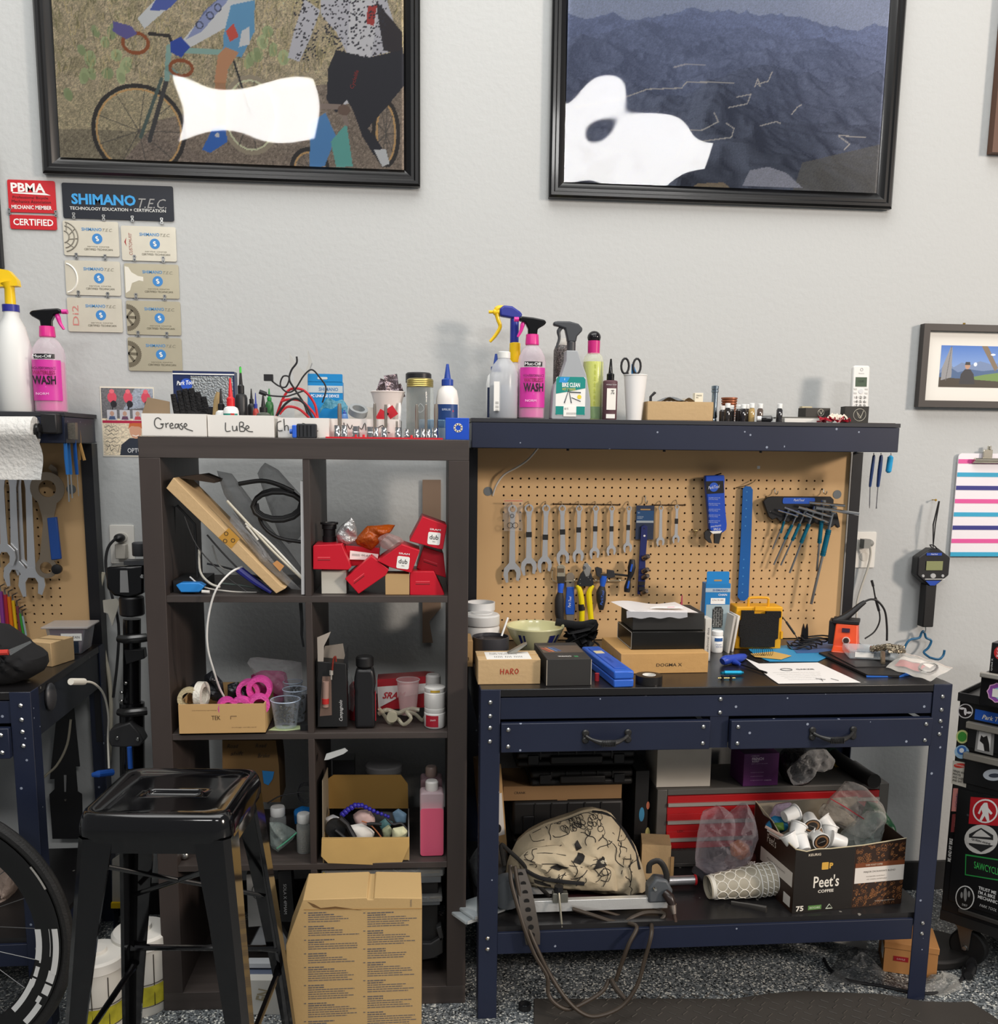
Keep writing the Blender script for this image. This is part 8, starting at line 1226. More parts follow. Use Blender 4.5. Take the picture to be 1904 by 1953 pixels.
t2=S('printed_flap','white and blue printed flap rising at the left of the open carton','box',G().pris(pp([(619,1448),(623,1436),(658,1425),(664,1430),(656,1436),(627,1447)],FY+.02),.003,FY+.012),M('b9bdbd',.5))
zb=zt-.03
def blob(name,lab,pts,y,d,col,cat,r=.5,**k): S(name,lab,cat,Pil(pts,y,d,.001).geo(22,7),M(col,r,**k))
g=G();pl_=[AY(a,b,FY+.08) for a,b in [(654,1553),(664,1544),(677,1536),(690,1536),(705,1543),(720,1550),(735,1555),(746,1560)]]
for i in range(len(pl_)-1):
    for f_ in (0,.5): q_=pl_[i].lerp(pl_[i+1],f_);r=.0085-.0006*i;g.sph(q_.x,q_.y,q_.z,r,n=10,k=6)
S('blue_link_hose','purple-blue segmented bead hose arching in the open carton','hose',g,M('2f2a9c',.3));g=G();q_=AY(640,1582,FY+.04);g.lathe([(.012,0),(.026,.002),(.026,.016),(.012,.018)],q_.x,q_.y,q_.z,24,'y');S('roller_tool','black roller wheel in the left of the open carton','wheel',g.tube([(q_.x,q_.y-.004,q_.z),(q_.x+.03,q_.y-.01,q_.z-.024)],.005,8),M('1f2022',.5));S('black_clamp','black ribbed clamp arm above the roller wheel','clamp',G().tube([AY(648,1560,FY+.03),AY(662,1572,FY+.03),AY(676,1598,FY+.02)],[.009,.007,.008],8),BLK)
for a in [('white_bottle','frosted white bottle lying in the open carton',[(664,1575),(690,1570),(715,1585),(712,1600),(680,1602),(668,1595)],FY+.05,.018,'cfccc6','bottle'),('pink_bottle','pinkish round plastic bottle at the back of the open carton',[(672,1555),(685,1545),(705,1545),(716,1560),(715,1575),(680,1575)],FY+.1,.02,'c4a8a4','bottle'),('cream_bottle','small cream tablet bottle at the right of the open carton',[(748,1580),(770,1576),(778,1585),(776,1600),(748,1600)],FY+.04,.016,'c9c8a4','bottle'),('glass_vial','clear yellowish vial beside the cream bottle',[(728,1582),(742,1572),(750,1585),(745,1598),(732,1597)],FY+.07,.012,'a8ad8c','vial'),('blue_pouch','pale blue printed pouch at right back of the carton',[(748,1550),(760,1542),(776,1552),(774,1570),(755,1570)],FY+.12,.008,'7fa0b8','pouch'),('white_wrap','white plastic wrap at the left edge of the carton',[(620,1560),(635,1553),(650,1560),(645,1575),(622,1575)],FY+.1,.01,'c9c9cb','wrap'),('green_pouch','teal printed pouch under the bead hose',[(722,1570),(735,1560),(750,1568),(742,1580),(728,1585)],FY+.1,.008,'5f8f94','pouch')]: blob(*a)
cable('black_brush','black brush with copper wire handle across the carton',[(700,1572),(712,1571),(728,1572)],FY+.03,'17171a',.0045,cat='brush');cable('copper_wire','copper-coloured wire handle slanting in the carton',[(690,1566),(705,1572),(718,1585),(728,1598)],FY+.035,'a0603c',.0018,cat='wire');cable('grey_net','dark net strap at the right side of the carton',[(738,1562),(750,1572),(765,1570),(776,1582)],FY+.05,'2b2c30',.003,cat='strap')
for a0,b0,a1,b1,y,lb_,c_,c2 in ((803,1488,850,1634,FY+.05,'square bottle of pink fluid with white cap, front right','d65a78','e8d2d8'),(804,1461,847,1600,FY+.13,'second pink fluid bottle with dull cap behind the first','8f4a5c','b09098')):
    x,y,z,W_,H_=PL(a0,b0,a1,b1,z=Z1,y=y);x -= .004;w_=W_/2*.95;t=E('pink_fluid_bottle',lb_,'bottle',(x,y,z));O('bottle',G().pris(rr(-w_,0,w_,H_*.87,.008),.05,-.025),M(c2,.3,film=.4),t,bev=.004);O('fluid',G().pris(rr(-w_*.94,.002,w_*.94,H_*.66,.007),.046,-.023),M(c_,.3),t,bev=.003);O('fluid_front',G().pris(rr(-w_*.98,.002,w_*.98,H_*.66,.007),.001,-.026),M(c_,.3),t);O('cap',G().lathe([(w_*.5,H_*.87),(w_*.55,H_*.89),(w_*.55,H_*.98),(w_*.45,H_)],n=20),M('d9d6d2' if b0 == 1488 else '8d7a72',.4),t)
x,y,z,W_,H_=PL(697,1456,768,1480,z=Z1+.15,y=FY+.28);S('grey_tub','large tub with grey lid behind the open carton','tub',G().lathe([(W_*.45,-.149),(W_*.47,0),(W_*.5,.002),(W_*.5,H_*.8),(W_*.46,H_)],n=32),M('6d6c6c',.5),(x,y,z));S('black_box','black box at the back left behind the open carton','box',G().bb(0,.06,0,.06,0,.19),BLK,(AY(637,1600,FY+.26).x,FY+.26,Z1))
# --- bottom row
def organ(a0,b0,a1,b1,z,y,lab):
    x,y_,z_,W_,H_=PL(a0,b0,a1,b1,z=z,y=y);t=E('parts_organiser',lab,'organiser',(x,y_,z_));O('base',G().bb(-W_/2+.006,W_/2-.006,.004,.25,0,H_*.4),M('8a8f93',.2,film=.5),t,bev=.002);O('clear_lid',G().bb(-W_/2,W_/2,0,.26,H_*.4,H_),M('b9bcbc',.12,film=.35),t,bev=.003)
    for i in range(5): O('bin_contents',G().bb(-W_/2+.012+i*W_/5.2,-W_/2+.004+(i+1)*W_/5.2,.02,.22,H_*.1,H_*.7),M(['8a6a2c','9a7a34','3f3b3c','4a4648','7a5f28'][i],.6),t)
    return t,W_,H_
t,W_,H_=organ(613,1655,846,1687,AY(730,1688,FY+.02).z,FY+.02,'upper clear lidded parts organiser, bottom right cubby');zo=AY(730,1688,FY+.02).z
for i in range(3): O('embossing',G().tube([(-.02+i*.045,-.0004,H_*.9),(-.005+i*.045,-.0004,H_*.72),(.01+i*.045,-.0004,H_*.9)],.0008,4),CLEAR,t)
for a,b in ((616,1665),(615,1706)): p=AY(a,b,FY+.015);O('yellow_latch',G().tube([(p.x-t.location.x+.002,-.004,p.z-t.location.z),(p.x-t.location.x,-.004,p.z-t.location.z-.018)],.003,6),M('c9b21e',.5),t)
organ(700,1712,844,1730,AY(770,1730,FY+.03).z,FY+.03,'lower clear lidded organiser, mostly behind the big carton');x0_,x1_=AY(632,1740,FY+.04).x,AY(846,1740,FY+.04).x-.014
t=E('drawer_tower','dark grey plastic drawer tower behind the large cardboard carton','drawer unit');zlo=AY(770,1732,FY+.03).z-.002
O('tray',G().bb(x0_,x1_,FY+.05,FY+.3,AY(770,1710,FY+.04).z,zo-.002),M('262626',.5),t,bev=.002);O('body',G().bb(x0_,x1_,FY+.06,FY+.3,Z0+.04,zlo),M('262626',.5),t,bev=.002);O('brace',G().pris(pp([(805,1800),(822,1800),(845,1785),(846,1818),(828,1828),(805,1832)],FY+.04),.02,FY+.04),M('2f2f30',.45),t,bev=.003);O('brace',G().pris(pp([(832,1772),(842,1768),(847,1790),(840,1800)],FY+.035),.03,FY+.04),M('3a3a3b',.4),t,bev=.002)
O('caster',G().lathe([(.004,0),(.004,-.004),(.013,-.004),(.015,0),(.015,.012)],*AY(820,1893,FY-.0),20,'y'),M('232323',.4),t)
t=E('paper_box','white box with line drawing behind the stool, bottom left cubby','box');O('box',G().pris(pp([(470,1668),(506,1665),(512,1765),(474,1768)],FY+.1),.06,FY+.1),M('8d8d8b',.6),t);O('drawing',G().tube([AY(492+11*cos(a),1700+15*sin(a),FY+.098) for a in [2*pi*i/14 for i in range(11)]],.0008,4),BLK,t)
t=pris_px('black_tube_box','black carton with sideways lettering, bottom left cubby',[(530,1662),(555,1660),(562,1758),(536,1758)],FY+.06,.05,M('141415',.45));p=AY(544,1715,FY+.058);TX(t,'SOLA X 4FMAM',p.x,p.z,.008,'c9c9c9',FY+.0585,wd=.085,ang=-pi/2)
for i,(pts,y,c_,lb_) in enumerate((([(474,1812),(500,1760),(520,1745),(560,1812)],FY+.12,'9c9fa2','white sheets slanting upright, bottom left cubby'),([(472,1858),(530,1858),(530,1866),(472,1866)],FY+.03,'5a6478','blue-grey binder edge lying low in the bottom left cubby'),([(472,1838),(528,1838),(528,1846),(472,1846)],FY+.05,'c4c8cc','thin white folder lying above the binder'),([(474,1870),(530,1870),(534,1935),(478,1935)],FY-.03,'b9b8b2','white box with grey letters leaning at the cubby foot'))):
    t=pris_px('paper_stack',lb_,pts,y,.03,M(c_,.5))
    if i == 3: p=AY(503,1898,y);TX(t,'EN',p.x,p.z,.035,'8a8168',y-.001,wd=.032,ang=1.3,b=.03)
# ================================================================ left workbench, a twin of the right one
DX,DY=-2.2945,.028
lw=dup(wb,(NX+DX,DY,0),label='second navy workbench at the left edge, partly out of frame');lp=dup(pbo,(DX,0,0),label='second pegboard at the left edge with big wrenches');lu=dup(us,(NX+DX,0,0),label='second upper shelf at the left edge above the paper towels')
ZL=ZW;YL=-.02
x,y,z,W_,H_=PL(-8,595,62,775,z=ZT,y=-.17);t=E('spray_bottle','white jug with yellow trigger sprayer at the top left corner','bottle',(x,y,z));r=W_/2
O('bottle',G().lathe([(r*.95,0),(r,.005),(r,H_*.62),(r*.7,H_*.85),(r*.42,H_*.95),(r*.42,H_)],n=28),M('dfe0dd',.4),t);O('collar',G().cyl(0,0,H_,r*.45,.018,n=18),M('2b2f8c',.4),t);O('spray_head',G().tube([(0,0,H_+.018),(0,0,H_+.06),(-.004,0,H_+.075)],[.014,.013,.02],12).pris([(-.03,H_+.062),(.026,H_+.066),(.024,H_+.082),(.004,H_+.105),(-.03,H_+.11)],.026,-.013),YE,t)
x,y,z,W_,H_=PL(62,588,124,777,z=ZT,y=-.17);t=wash((x,y,z),'pink wash spray bottle on the left shelf beside the white jug',1,scale=W_/.073,hs=H_);S('blue_bottle','dark blue bottle between white jug and pink bottle','bottle',G().lathe([(.02,0),(.02,.1),(.008,.15)],n=16),M('2a3568',.4),(x-.045,-.1,ZT))
# paper towels
y=-.32;A,B=AY(-60,822,y),AY(68,822,y);t=E('paper_towel_roll','white paper towel roll hanging under the left shelf, sheet drooping','paper towel');TW=M('d9d8d4',.9,bump=.5,bs=90);O('roll',G().tube([A,B],.037,28),TW,t);O('core',G().tube([B,(B.x+.004,y,B.z)],.015,16),M('8f8270',.8),t)
O('hanging_sheet',G().grid(lambda u,v: (A.x+(B.x-A.x+.012+.006*sin(4*v))*u,y-.036+.02*sin(pi*v)+.03*v*v,B.z-.01-.115*v+.02*u*u*u*0),14,10),TW,t)
t=E('towel_holder','black towel roll holder arm fixed below the left shelf','holder');p=AY(95,808,-.285);O('arm',G().bb(p.x-.015,p.x+.026,-.31,-.243,p.z-.026,p.z+.026),BLK,t,bev=.004);O('end_cap',G().lathe([(.02,0),(.02,.008),(.012,.012)],B.x+.002,y,B.z,18,'x'),BLKG,t)
# hangers on the shelf side
YS=-.262
for i,(a,b1,b2,b3,c_,lb_) in enumerate(((125,838,905,957,'2a6db4','left of three blue handled drivers on the left shelf side'),(131,838,905,950,'2a6db4','middle of three blue handled drivers'),(143,840,905,946,'1f5aa8','right of three blue handled drivers, thin shaft'))):
    y=YS-.0+.035*i;t=E('blue_driver',lb_,'tool');O('handle',G().tube([AY(a-1,b1,y),AY(a+1,(b1+b2)/2,y),AY(a+4,b2,y)],[.0045,.0055,.0045],10),M(c_,.3),t);O('shaft',G().tube([AY(a+4,b2,y),AY(a+7,b3,y)],.0022 if i < 2 else .001,8),STEEL,t)
S('hex_key_pouch','small clear pouch of grey keys on the left shelf side','pouch',G().pris(pp([(118,808),(143,806),(144,838),(119,836)],YS+.01),.02,YS+.01),M('6a655c',.3,.3,var=.5,vs=200));S('clothespin','wooden clothes peg clipped on the left shelf side','clothespin',G().tube([AY(150,820,-.15),AY(152,845,-.15),AY(161,878,-.15)],.0045,6).tube([AY(151,825,-.14),AY(150,850,-.14),AY(152,877,-.14)],.004,6),M('b98d50',.7))
# wrenches
y=YP-.018
for a in [(2,905,10,1078,12,11,'leftmost big wrench under the paper towels',None,26),(24,905,30,1112,12,13,'second big wrench under the paper towels',None,28),(36,905,44,1095,9,8,'thin wrench half hidden behind the second big one',None,18),(54,905,62,1130,13,13,'right big wrench under the paper towels',None,32)]: wrench(*a,y=y-.012*(a[8] % 3))
t=E('bottom_bracket_wrench','broad steel ring wrench with blue grip, right of big wrenches','wrench');TP=M('9b8d7b',.4,.7);yy=y-.03;p,q_=AY(90,932,yy),AY(88,1083,yy);g=G();
for c_,R,rr_ in ((p,.047,.024),(q_,.03,.017)): g.lathe([(rr_,0),(R,0),(R,.005),(rr_,.005),(rr_,0)],c_.x,yy,c_.z,32,'y',cap=False)
g.pris(pp([(70,950),(110,950),(103,985),(103,1000),(108,1070),(75,1070),(82,1000),(80,985)],yy),.005,yy+.0005);O('body',g,TP,t);O('blue_grip',G().pris(pp([(90,988),(108,986),(117,1066),(98,1068)],yy-.001),.012,yy-.004),M('24509c',.4),t,bev=.002);O('roller',G().lathe([(.014,0),(.014,-.012),(.005,-.014)],AY(110,1085,yy).x,yy,AY(110,1085,yy).z,20,'y'),BLK,t);S('hook_wrench','taupe curved wrench tip behind the ring wrench','wrench',G().pris(pp([(92,892),(97,885),(108,893),(111,910),(98,906),(99,900)],y),.004,y),TP)
for i,(a,b,c_) in enumerate(((2,1118,'8a3f8f'),(11,1124,'b02a38'),(18,1128,'e07818'),(26,1135,'e6b81a'),(34,1146,'7b3a46'),(39,1160,'3c9a3a'),(44,1165,'9fb4b8'))):
    n_=['purple','red','orange','yellow','maroon','green','pale'][i];t=E('hex_key','%s sleeved hex key in the rainbow row at the left edge' % n_,'hex key',group=None);O('sleeve',G().tube([AY(a-1,b+10,y),AY(a+6,1212,y)],.0065-.0006*i,8),M(c_,.4),t);O('key_end',G().tube([AY(a-1,b+10,y),AY(a-2,b,y),AY(a+6,b-4,y-.01)],.0025,6),STEEL,t)
# on the left worktop
x,y,z,W_,H_=PL(82,1180,168,1250,z=ZL,y=-.2);t=E('clear_tub','clear lidded food tub with mountain label at end of left worktop','tub',(x,y,z));O('tub',G().pris([(-W_*.33,0),(W_*.33,0),(W_*.45,H_*.75),(-W_*.45,H_*.75)],.09),M('b9bcc4',.1,film=.3),t,bev=.004);O('lid',G().bb(-W_*.52,W_*.52,-.008,.1,H_*.72,H_*.78),M('d4cdc8',.15,film=.4),t,bev=.002);O('contents',G().pris([(-W_*.28,.002),(W_*.28,.002),(W_*.38,H_*.68),(-W_*.38,H_*.68)],.07,.008),M('6a2638',.5),t);O('label',G().bb(-W_*.1,W_*.36,-.001,.0,H_*.38,H_*.58),WHITE,t);TX(t,'MOUNTAIN',W_*.13,H_*.48,.007,'444',-.0016,wd=.045);O('dark_label',G().bb(-W_*.05,W_*.28,-.001,0,.004,H_*.36),M('26303e',.4),t)
t,W_,H_=carton('cardboard_box','tan cardboard box on the left worktop before clear tub',45,1225,103,1270,ZL,.09,CARD,-.35);O('tape_seam',G().bb(-W_/2,W_/2,.04,.05,H_,H_+.0004),M('8a7350',.5),t)
S('black_garment','black folded jacket heaped on the left worktop','jacket',Pil([(-40,1180),(5,1190),(40,1215),(60,1232),(88,1250),(90,1275),(60,1292),(20,1310),(-40,1312)],-.5,.07,.006,base=ZL).geo(36,10),M('131315',.9));t=E('red_scissors','scissors with red handle lying on the black jacket','scissors');O('blade',G().pris(pp([(14,1240),(58,1222),(60,1226),(20,1250)],-.6),.002,-.6),STEEL,t);O('handle',G().tube([AY(-10,1245,-.6),AY(16,1244,-.6)],.007,8),M('c0392e',.4),t)
cable('usb_cable','white usb cable hooked at the left bench side and curving down',[(135,1300),(160,1300),(180,1304),(198,1325),(207,1365),(206,1410),(208,1465)],[-.56,-.5,-.45,-.4,-.35,-.3,-.3],'d8d4c8',.003,ext=lambda g,P_: g.tube([P_[0],P_[1]],.0085,10));cable('white_cable','cream cord drooping under the left bench',[(135,1372),(128,1420),(108,1460),(78,1490),(74,1530),(70,1560)],-.25,'a39c8a',.0034);S('usb_socket','grey magnetic disc and usb plug on the left bench side','socket',G().sph(0,0,0,.012,.028,.036),M('3a3a3c',.4),(-.981,-.5,.84))
# boot-tray like rubber piece hanging below
t=E('hanging_mud_guard','black moulded mudguard blank hanging on the wall below the left bench','mudguard');y=-.06;O('blade',G().pris(pp([(110,1345),(140,1345),(152,1462),(144,1462),(148,1510),(156,1515),(158,1600),(100,1600),(94,1515),(104,1505),(104,1486),(95,1486)],y),.004,y),BLK,t);p=AY(125,1526,y);O('rivet',G().lathe([(.004,0),(.003,-.002)],p.x,y,p.z,10,'y'),STEEL,t);O('slot',G().pris(pp([(122,1478),(127,1478),(126,1510),(123,1510)],y),.001,y-.001),GREYP,t)
# plug and wall cords left of the bookcase
t=E('power_plug','black plug and grey adapter in the left wall outlet','plug');p=AY(228,1026,-.03);O('plug',G().sph(p.x,-.03,p.z,.016,.022,.013),BLK,t);p=AY(230,1052,-.03);O('adapter',G().box(p.x,-.02,p.z-.022,.03,.03,.044),M('b5b0a6',.5),t,bev=.003);O('cord',G().tube([AY(a,b,-.05) for a,b in [(222,1026),(206,1045),(202,1080),(212,1130),(226,1190),(224,1260),(216,1330)]],.0042,8,sm=4),M('2a2a2c',.5),t)
cable('white_cable','thick cream power cord running down the wall beside bookcase',[(198,1092),(190,1130),(192,1200),(200,1250),(208,1290),(212,1350),(210,1420),(205,1480),(208,1520)],-.03,'cfc8b4',.006);t=S('paper_tag','crumpled white paper tag hanging on the cords','tag',G().pris(pp([(196,1145),(222,1142),(228,1150),(214,1194),(206,1170),(198,1168)],-.08),.004,-.08),M('b8b4a8',.7))
# bike repair stand folded behind the stool
t=E('repair_stand','black folded bike repair stand between left bench and bookcase','repair stand');y=-.2;SK=M('19191b',.4)
O('clamp_head',G().pris(pp([(207,1080),(278,1076),(278,1130),(250,1138),(222,1134),(208,1120)],y),.05,y-.025),M('101012',.2),t,bev=.006);O('clamp_window',G().pris(pp([(229,1088),(243,1088),(246,1130),(229,1130)],y-.028),.002,y-.028),GREYP,t);p=AY(270,1100,y-.03);O('bolt',G().lathe([(.006,0),(.004,-.004)],p.x,y-.026,p.z,10,'y'),STEEL,t)
g=G();pr=[]
p=AY(252,1160,y);q_=AY(250,1340,y);g.lathe([(.03,0),(.034,.004),(.034,.05),(.03,.054)],p.x,y,p.z-.02,14);O('knurled_knob',g,SK,t);O('upper_knob',G().lathe([(.02,0),(.022,.003),(.022,.035),(.018,.038)],AY(268,1060,y).x,y,AY(268,1060,y).z,12).box(AY(262,1072,y).x,y,AY(262,1072,y).z-.006,.06,.05,.012),M('3a3b3e',.5),t)
O('tube',G().tube([AY(252,1180,y),AY(252,1350,y)],.024,20),BLKG,t);O('main_tube',G().tube([AY(252,1340,y),AY(256,1930,y-.05)],.034,20),BLKG,t)
for b in (1218,1358): O('clamp_ring',G().tube([AY(226,b,y-.03),AY(240,b+2,y-.04),AY(262,b,y-.04),AY(280,b-2,y-.03)],[.01,.013,.013,.012],10),M('4a4a4a',.25,.7),t)
O('bracket',G().pris(pp([(236,1240),(274,1238),(276,1256),(240,1268)],y-.03),.03,y-.03),SK,t,bev=.002);O('pivot_block',G().pris(pp([(205,1402),(214,1388),(250,1376),(268,1396),(276,1412),(268,1422),(240,1424),(213,1422)],y-.05),.05,y-.06),M('2c2c2d',.5),t,bev=.004)
for a,b in ((224,1408),(263,1410)): p=AY(a,b,y-.06);O('bolt',G().lathe([(.006,0),(.004,-.003)],p.x,y-.062,p.z,10,'y'),STEEL,t)
for a,b in ((240,1303),(232,1321),(232,1337)): p=AY(a,b,y-.03);O('bolt',G().sph(p.x,y-.03,p.z,.0055,n=8,k=5),STEEL,t)
O('release_handle',G().tube([AY(176,1478,y-.1),AY(188,1476,y-.1),AY(214,1473,y-.06)],[.006,.01,.01],10),M('2558b0',.4),t,label='blue release handle');O('release_handle',G().tube([AY(247,1425,y-.07),AY(249,1465,y-.07)],.007,10),M('2558b0',.4),t,label='blue release handle')
S('wheel_stand','black foot and white yellow-ended panel behind the stool legs','panel',G().pris(pp([(214,1640),(230,1630),(230,1728),(214,1728)],-.1),.01,-.1),M('b9b4aa',.5));S('yellow_strip','yellow strip at the foot of the white panel behind stool','strip',G().pris(pp([(212,1722),(231,1722),(231,1732),(212,1732)],-.11),.01,-.112),YE)
# ---------------------------------------------------------------- stool
SB_=M('0e0e10',.12,.3,coat=.6);HS=.765;c=[AZ(152,1548,HS),AZ(443,1548,HS),AZ(493,1470,HS),AZ(238,1466,HS)];sc_=(c[0]+c[1]+c[2]+c[3])/4;ex=((c[1]-c[0])+(c[2]-c[3])).normalized();sa=atan2(ex.y,ex.x)
t=E('bar_stool','glossy black metal bar stool with handle slot in its seat','stool',(sc_.x,sc_.y,0),sa);hw_,hd=.148,.142
def rrect(hx,hy,r,z,n_=5): return [(a,b,z) for a,b in rr(-hx,-hy,hx,hy,r,n_)]
def loft(g,rings):
    n_=len(rings[0]);vs=[p for r in rings for p in r];return g.add(vs,[(j*n_+i,j*n_+(i+1) % n_,(j+1)*n_+(i+1) % n_,(j+1)*n_+i) for j in range(len(rings)-1) for i in range(n_)])
g=loft(G(),[rrect(hw_+.004,hd+.004,.038,HS-.046),rrect(hw_+.004,hd+.004,.038,HS-.03),rrect(hw_,hd,.036,HS-.012),rrect(hw_-.005,hd-.005,.034,HS-.002),rrect(hw_-.014,hd-.014,.03,HS),rrect(hw_-.022,hd-.022,.026,HS-.006),rrect(hw_-.05,hd-.05,.02,HS-.008),rrect(.075,.03,.012,HS-.008),rrect(.062,.017,.0168,HS-.0075),rrect(.057,.013,.0128,HS-.004),rrect(.053,.010,.0098,HS-.006),rrect(.051,.0085,.0084,HS-.014),rrect(.051,.0085,.0084,HS-.03)]);O('seat',g,SB_,t,ang=60)
O('apron',loft(G(),[rrect(hw_+.0,hd+.0,.036,HS-.078),rrect(hw_+.001,hd+.001,.036,HS-.046)]),SB_,t)
for sx_ in (-1,1):
    for sy_ in (-1,1):
        def sec(z,w_,k): 
            ox_,oy_=sx_*(hw_+.062*k),sy_*(hd+.062*k);d=w_;return [(ox_,oy_-sy_*d,z),(ox_,oy_-sy_*.012,z),(ox_-sx_*.012,oy_,z),(ox_-sx_*d,oy_,z),(ox_-sx_*d,oy_-sy_*.008,z),(ox_-sx_*.018,oy_-sy_*.01,z),(ox_-sx_*.022,oy_-sy_*.022,z),(ox_-sx_*.01,oy_-sy_*.018,z),(ox_-sx_*.008,oy_-sy_*d,z)]
        O('leg',loft(G(),[sec(0,.028,1),sec(.25,.04,.68),sec(.55,.056,.24),sec(HS-.05,.07,.0)]),SB_,t,ang=30)
zb_=.27;kx=.68*.062;
for a,b in (((-1,-1),(1,-1)),((1,-1),(1,1)),((1,1),(-1,1)),((-1,1),(-1,-1))):
    P_=[V((q[0]*(hw_+kx-.02),q[1]*(hd+kx-.02),zb_+(.05 if a[1] == b[1] else 0))) for q in (a,b)];O('crossbar',G().tube([P_[0],P_[0].lerp(P_[1],.12),P_[0].lerp(P_[1],.88),P_[1]],[.011,.007,.007,.011],10),SB_,t)
for s_ in (-1,1): O('brace',G().tube([(-s_*(hw_-.0),-hd+.01,HS-.1),(s_*(hw_-.0),hd-.01,HS-.3)],.006,6,flat=.4),SB_,t)
# ---------------------------------------------------------------- wipes buckets
for a,b,r,h_,lb_ in ((262,1945,.07,.215,'white tub with yellow printed label, right of two beside the bookcase'),(175,1985,.068,.2,'white tub with yellow label and lid spout, left one behind stool leg')):
    p=AZ(a,b,0);t=E('wipes_tub',lb_,'tub',(p.x,p.y+r,0));O('tub',G().lathe([(r*.9,0),(r*.93,.005),(r,h_*.82),(r,h_*.84)],n=36),M('cfccc4',.45),t);O('lid',G().lathe([(r*1.03,h_*.84),(r*1.06,h_*.85),(r*1.05,h_*.97),(r*.97,h_),(r*.4,h_*1.01),(r*.38,h_*1.06),(r*.3,h_*1.06)],n=36),M('d6d3cc',.45),t);g=G()
    O('yellow_label',G().grid(lambda u,v: ((r*(.937+.05*v)+.001)*cos(-2.9+u*2.7),(r*(.937+.05*v)+.001)*sin(-2.9+u*2.7),h_*(.14+.26*v)),24,1),M('b0a82c',.4,var=.7,vs=30),t);O('print_frame',g.tube([((r*.97+.001)*cos(-2.9+u*.27),(r*.97+.001)*sin(-2.9+u*.27),h_*.42) for u in range(11)],.0012,4).tube([((r*.94+.001)*cos(-2.9+u*.27),(r*.94+.001)*sin(-2.9+u*.27),h_*.13) for u in range(11)],.0012,4),M('2a2418',.5),t)
    for u in (-2.3,-1.5,-.9): O('print_line',G().tube([((r*.94+.001)*cos(u),(r*.94+.001)*sin(u),h_*.13),((r+.001)*cos(u),(r+.001)*sin(u),h_*.8)],.0012,4),M('2a2418',.5),t)
# ---------------------------------------------------------------- road wheel
wc=AY(-136,1790,-.75);wc.z=.336;t=E('bicycle_wheel','deep-rim black road wheel with white rim decal at left edge','wheel',(wc.x,wc.y,wc.z),-.08)
def tor(R,r,rz,n_=72,m_=10): return G().lathe([(R+rz*cos(2*pi*i/m_),r*sin(2*pi*i/m_)) for i in range(m_+1)],0,0,0,n_,'y',cap=False)
O('tyre',tor(.322,.0145,.0145),M('201f1e',.6,bump=.2,bs=200),t);O('rim',G().lathe([(.31,-.012),(.3,-.0145),(.275,-.013),(.252,-.007),(.248,0),(.252,.007),(.275,.013),(.3,.0145),(.31,.012)],0,0,0,72,'y',cap=False),M('151515',.35),t)
for k in range(20): a=2*pi*k/20+.09;O('spoke',G().tube([(.02*cos(a+1.4),(-1)**k*.025,.02*sin(a+1.4)),(.25*cos(a),0,.25*sin(a))],.001,5),DSTEEL,t)
O('hub',G().lathe([(.008,-.05),(.024,-.03),(.012,-.02),(.012,.02),(.024,.03),(.008,.05)],0,0,0,20,'y'),BLK,t)
def rimpatch(nm,a0,a1,r0,r1,mat): O(nm,G().grid(lambda u,v: ((r0+(r1-r0)*v)*cos(a0+(a1-a0)*u),-(.0152-.15*(.3-(r0+(r1-r0)*v)) if r0+(r1-r0)*v < .3 else .0152)-.0006,(r0+(r1-r0)*v)*sin(a0+(a1-a0)*u)),10,2),mat,t)
for a0,a1,r0,r1 in ((.1,-.28,.293,.307),(.1,-.14,.272,.287),(.1,-.2,.251,.266),(-.14,-.22,.262,.28),(-.26,-.36,.256,.306),(-.38,-.47,.256,.306),(-.4,-.76,.252,.265),(-.5,-.56,.272,.296),(-.52,-.76,.271,.284),(-.56,-.76,.291,.305)): rimpatch('rim_decal',a0,a1,r0,r1,M('d9d9d6',.4))
rimpatch('tyre_logo',.62,.42,.309,.314,M('a8a49c',.5))
S('parts_bag','clear bag of red and cream items behind the wheel','bag',Pil([(-30,1600),(20,1610),(35,1640),(40,1680),(20,1720),(45,1770),(10,1790),(-30,1790)],-.35,.05,.008).geo(26,8),M('9a8a80',.3,var=.5,vs=12,bump=.8,bs=40))
# ================================================================ sticker-covered tool cart, right edge
P0=AY(1795,1730,-.45);TH=radians(50);ct=E('tool_cart','black rolling tool cart covered in stickers at the right edge','tool cart',(P0.x,-.45,0),-TH)
MB=M('131314',.3,speck=('3d3d40',40,.05,.2));MI=(Matrix.Translation((P0.x,-.45,0)) @ Matrix.Rotation(-TH,4,'Z')).inverted();FN=V((-sin(TH),-cos(TH),0));O0=V((P0.x,-.45,0))
def CT(a,b,off=0):                                               # a pixel on the cart's front face, in cart coordinates
    d=RAY(a,b);t=(O0-CO).dot(FN)/d.dot(FN);return MI @ (CO+d*t)
ZC=.796;O('body',G().bb(0,.68,.0,.42,.13,ZC),MB,ct,bev=.004);O('top_tray',G().bb(-.004,.684,-.006,.0,ZC-.012,ZC+.012).bb(-.004,0,0,.42,ZC-.012,ZC+.012),M('1d1d1e',.4),ct);zt2=CT(1850,1480).z
xs=CT(1847,1400).x
O('frame_bar',G().box(.34+xs*.3,-.004,CT(1850,1741).z-.006,.6,.008,.012),M('4a4744',.4,.5),ct,bev=.002);O('bottom_skirt',G().bb(0,.68,-.002,0,.13,CT(1850,1745).z-.012),M('1a1a1a',.5),ct)
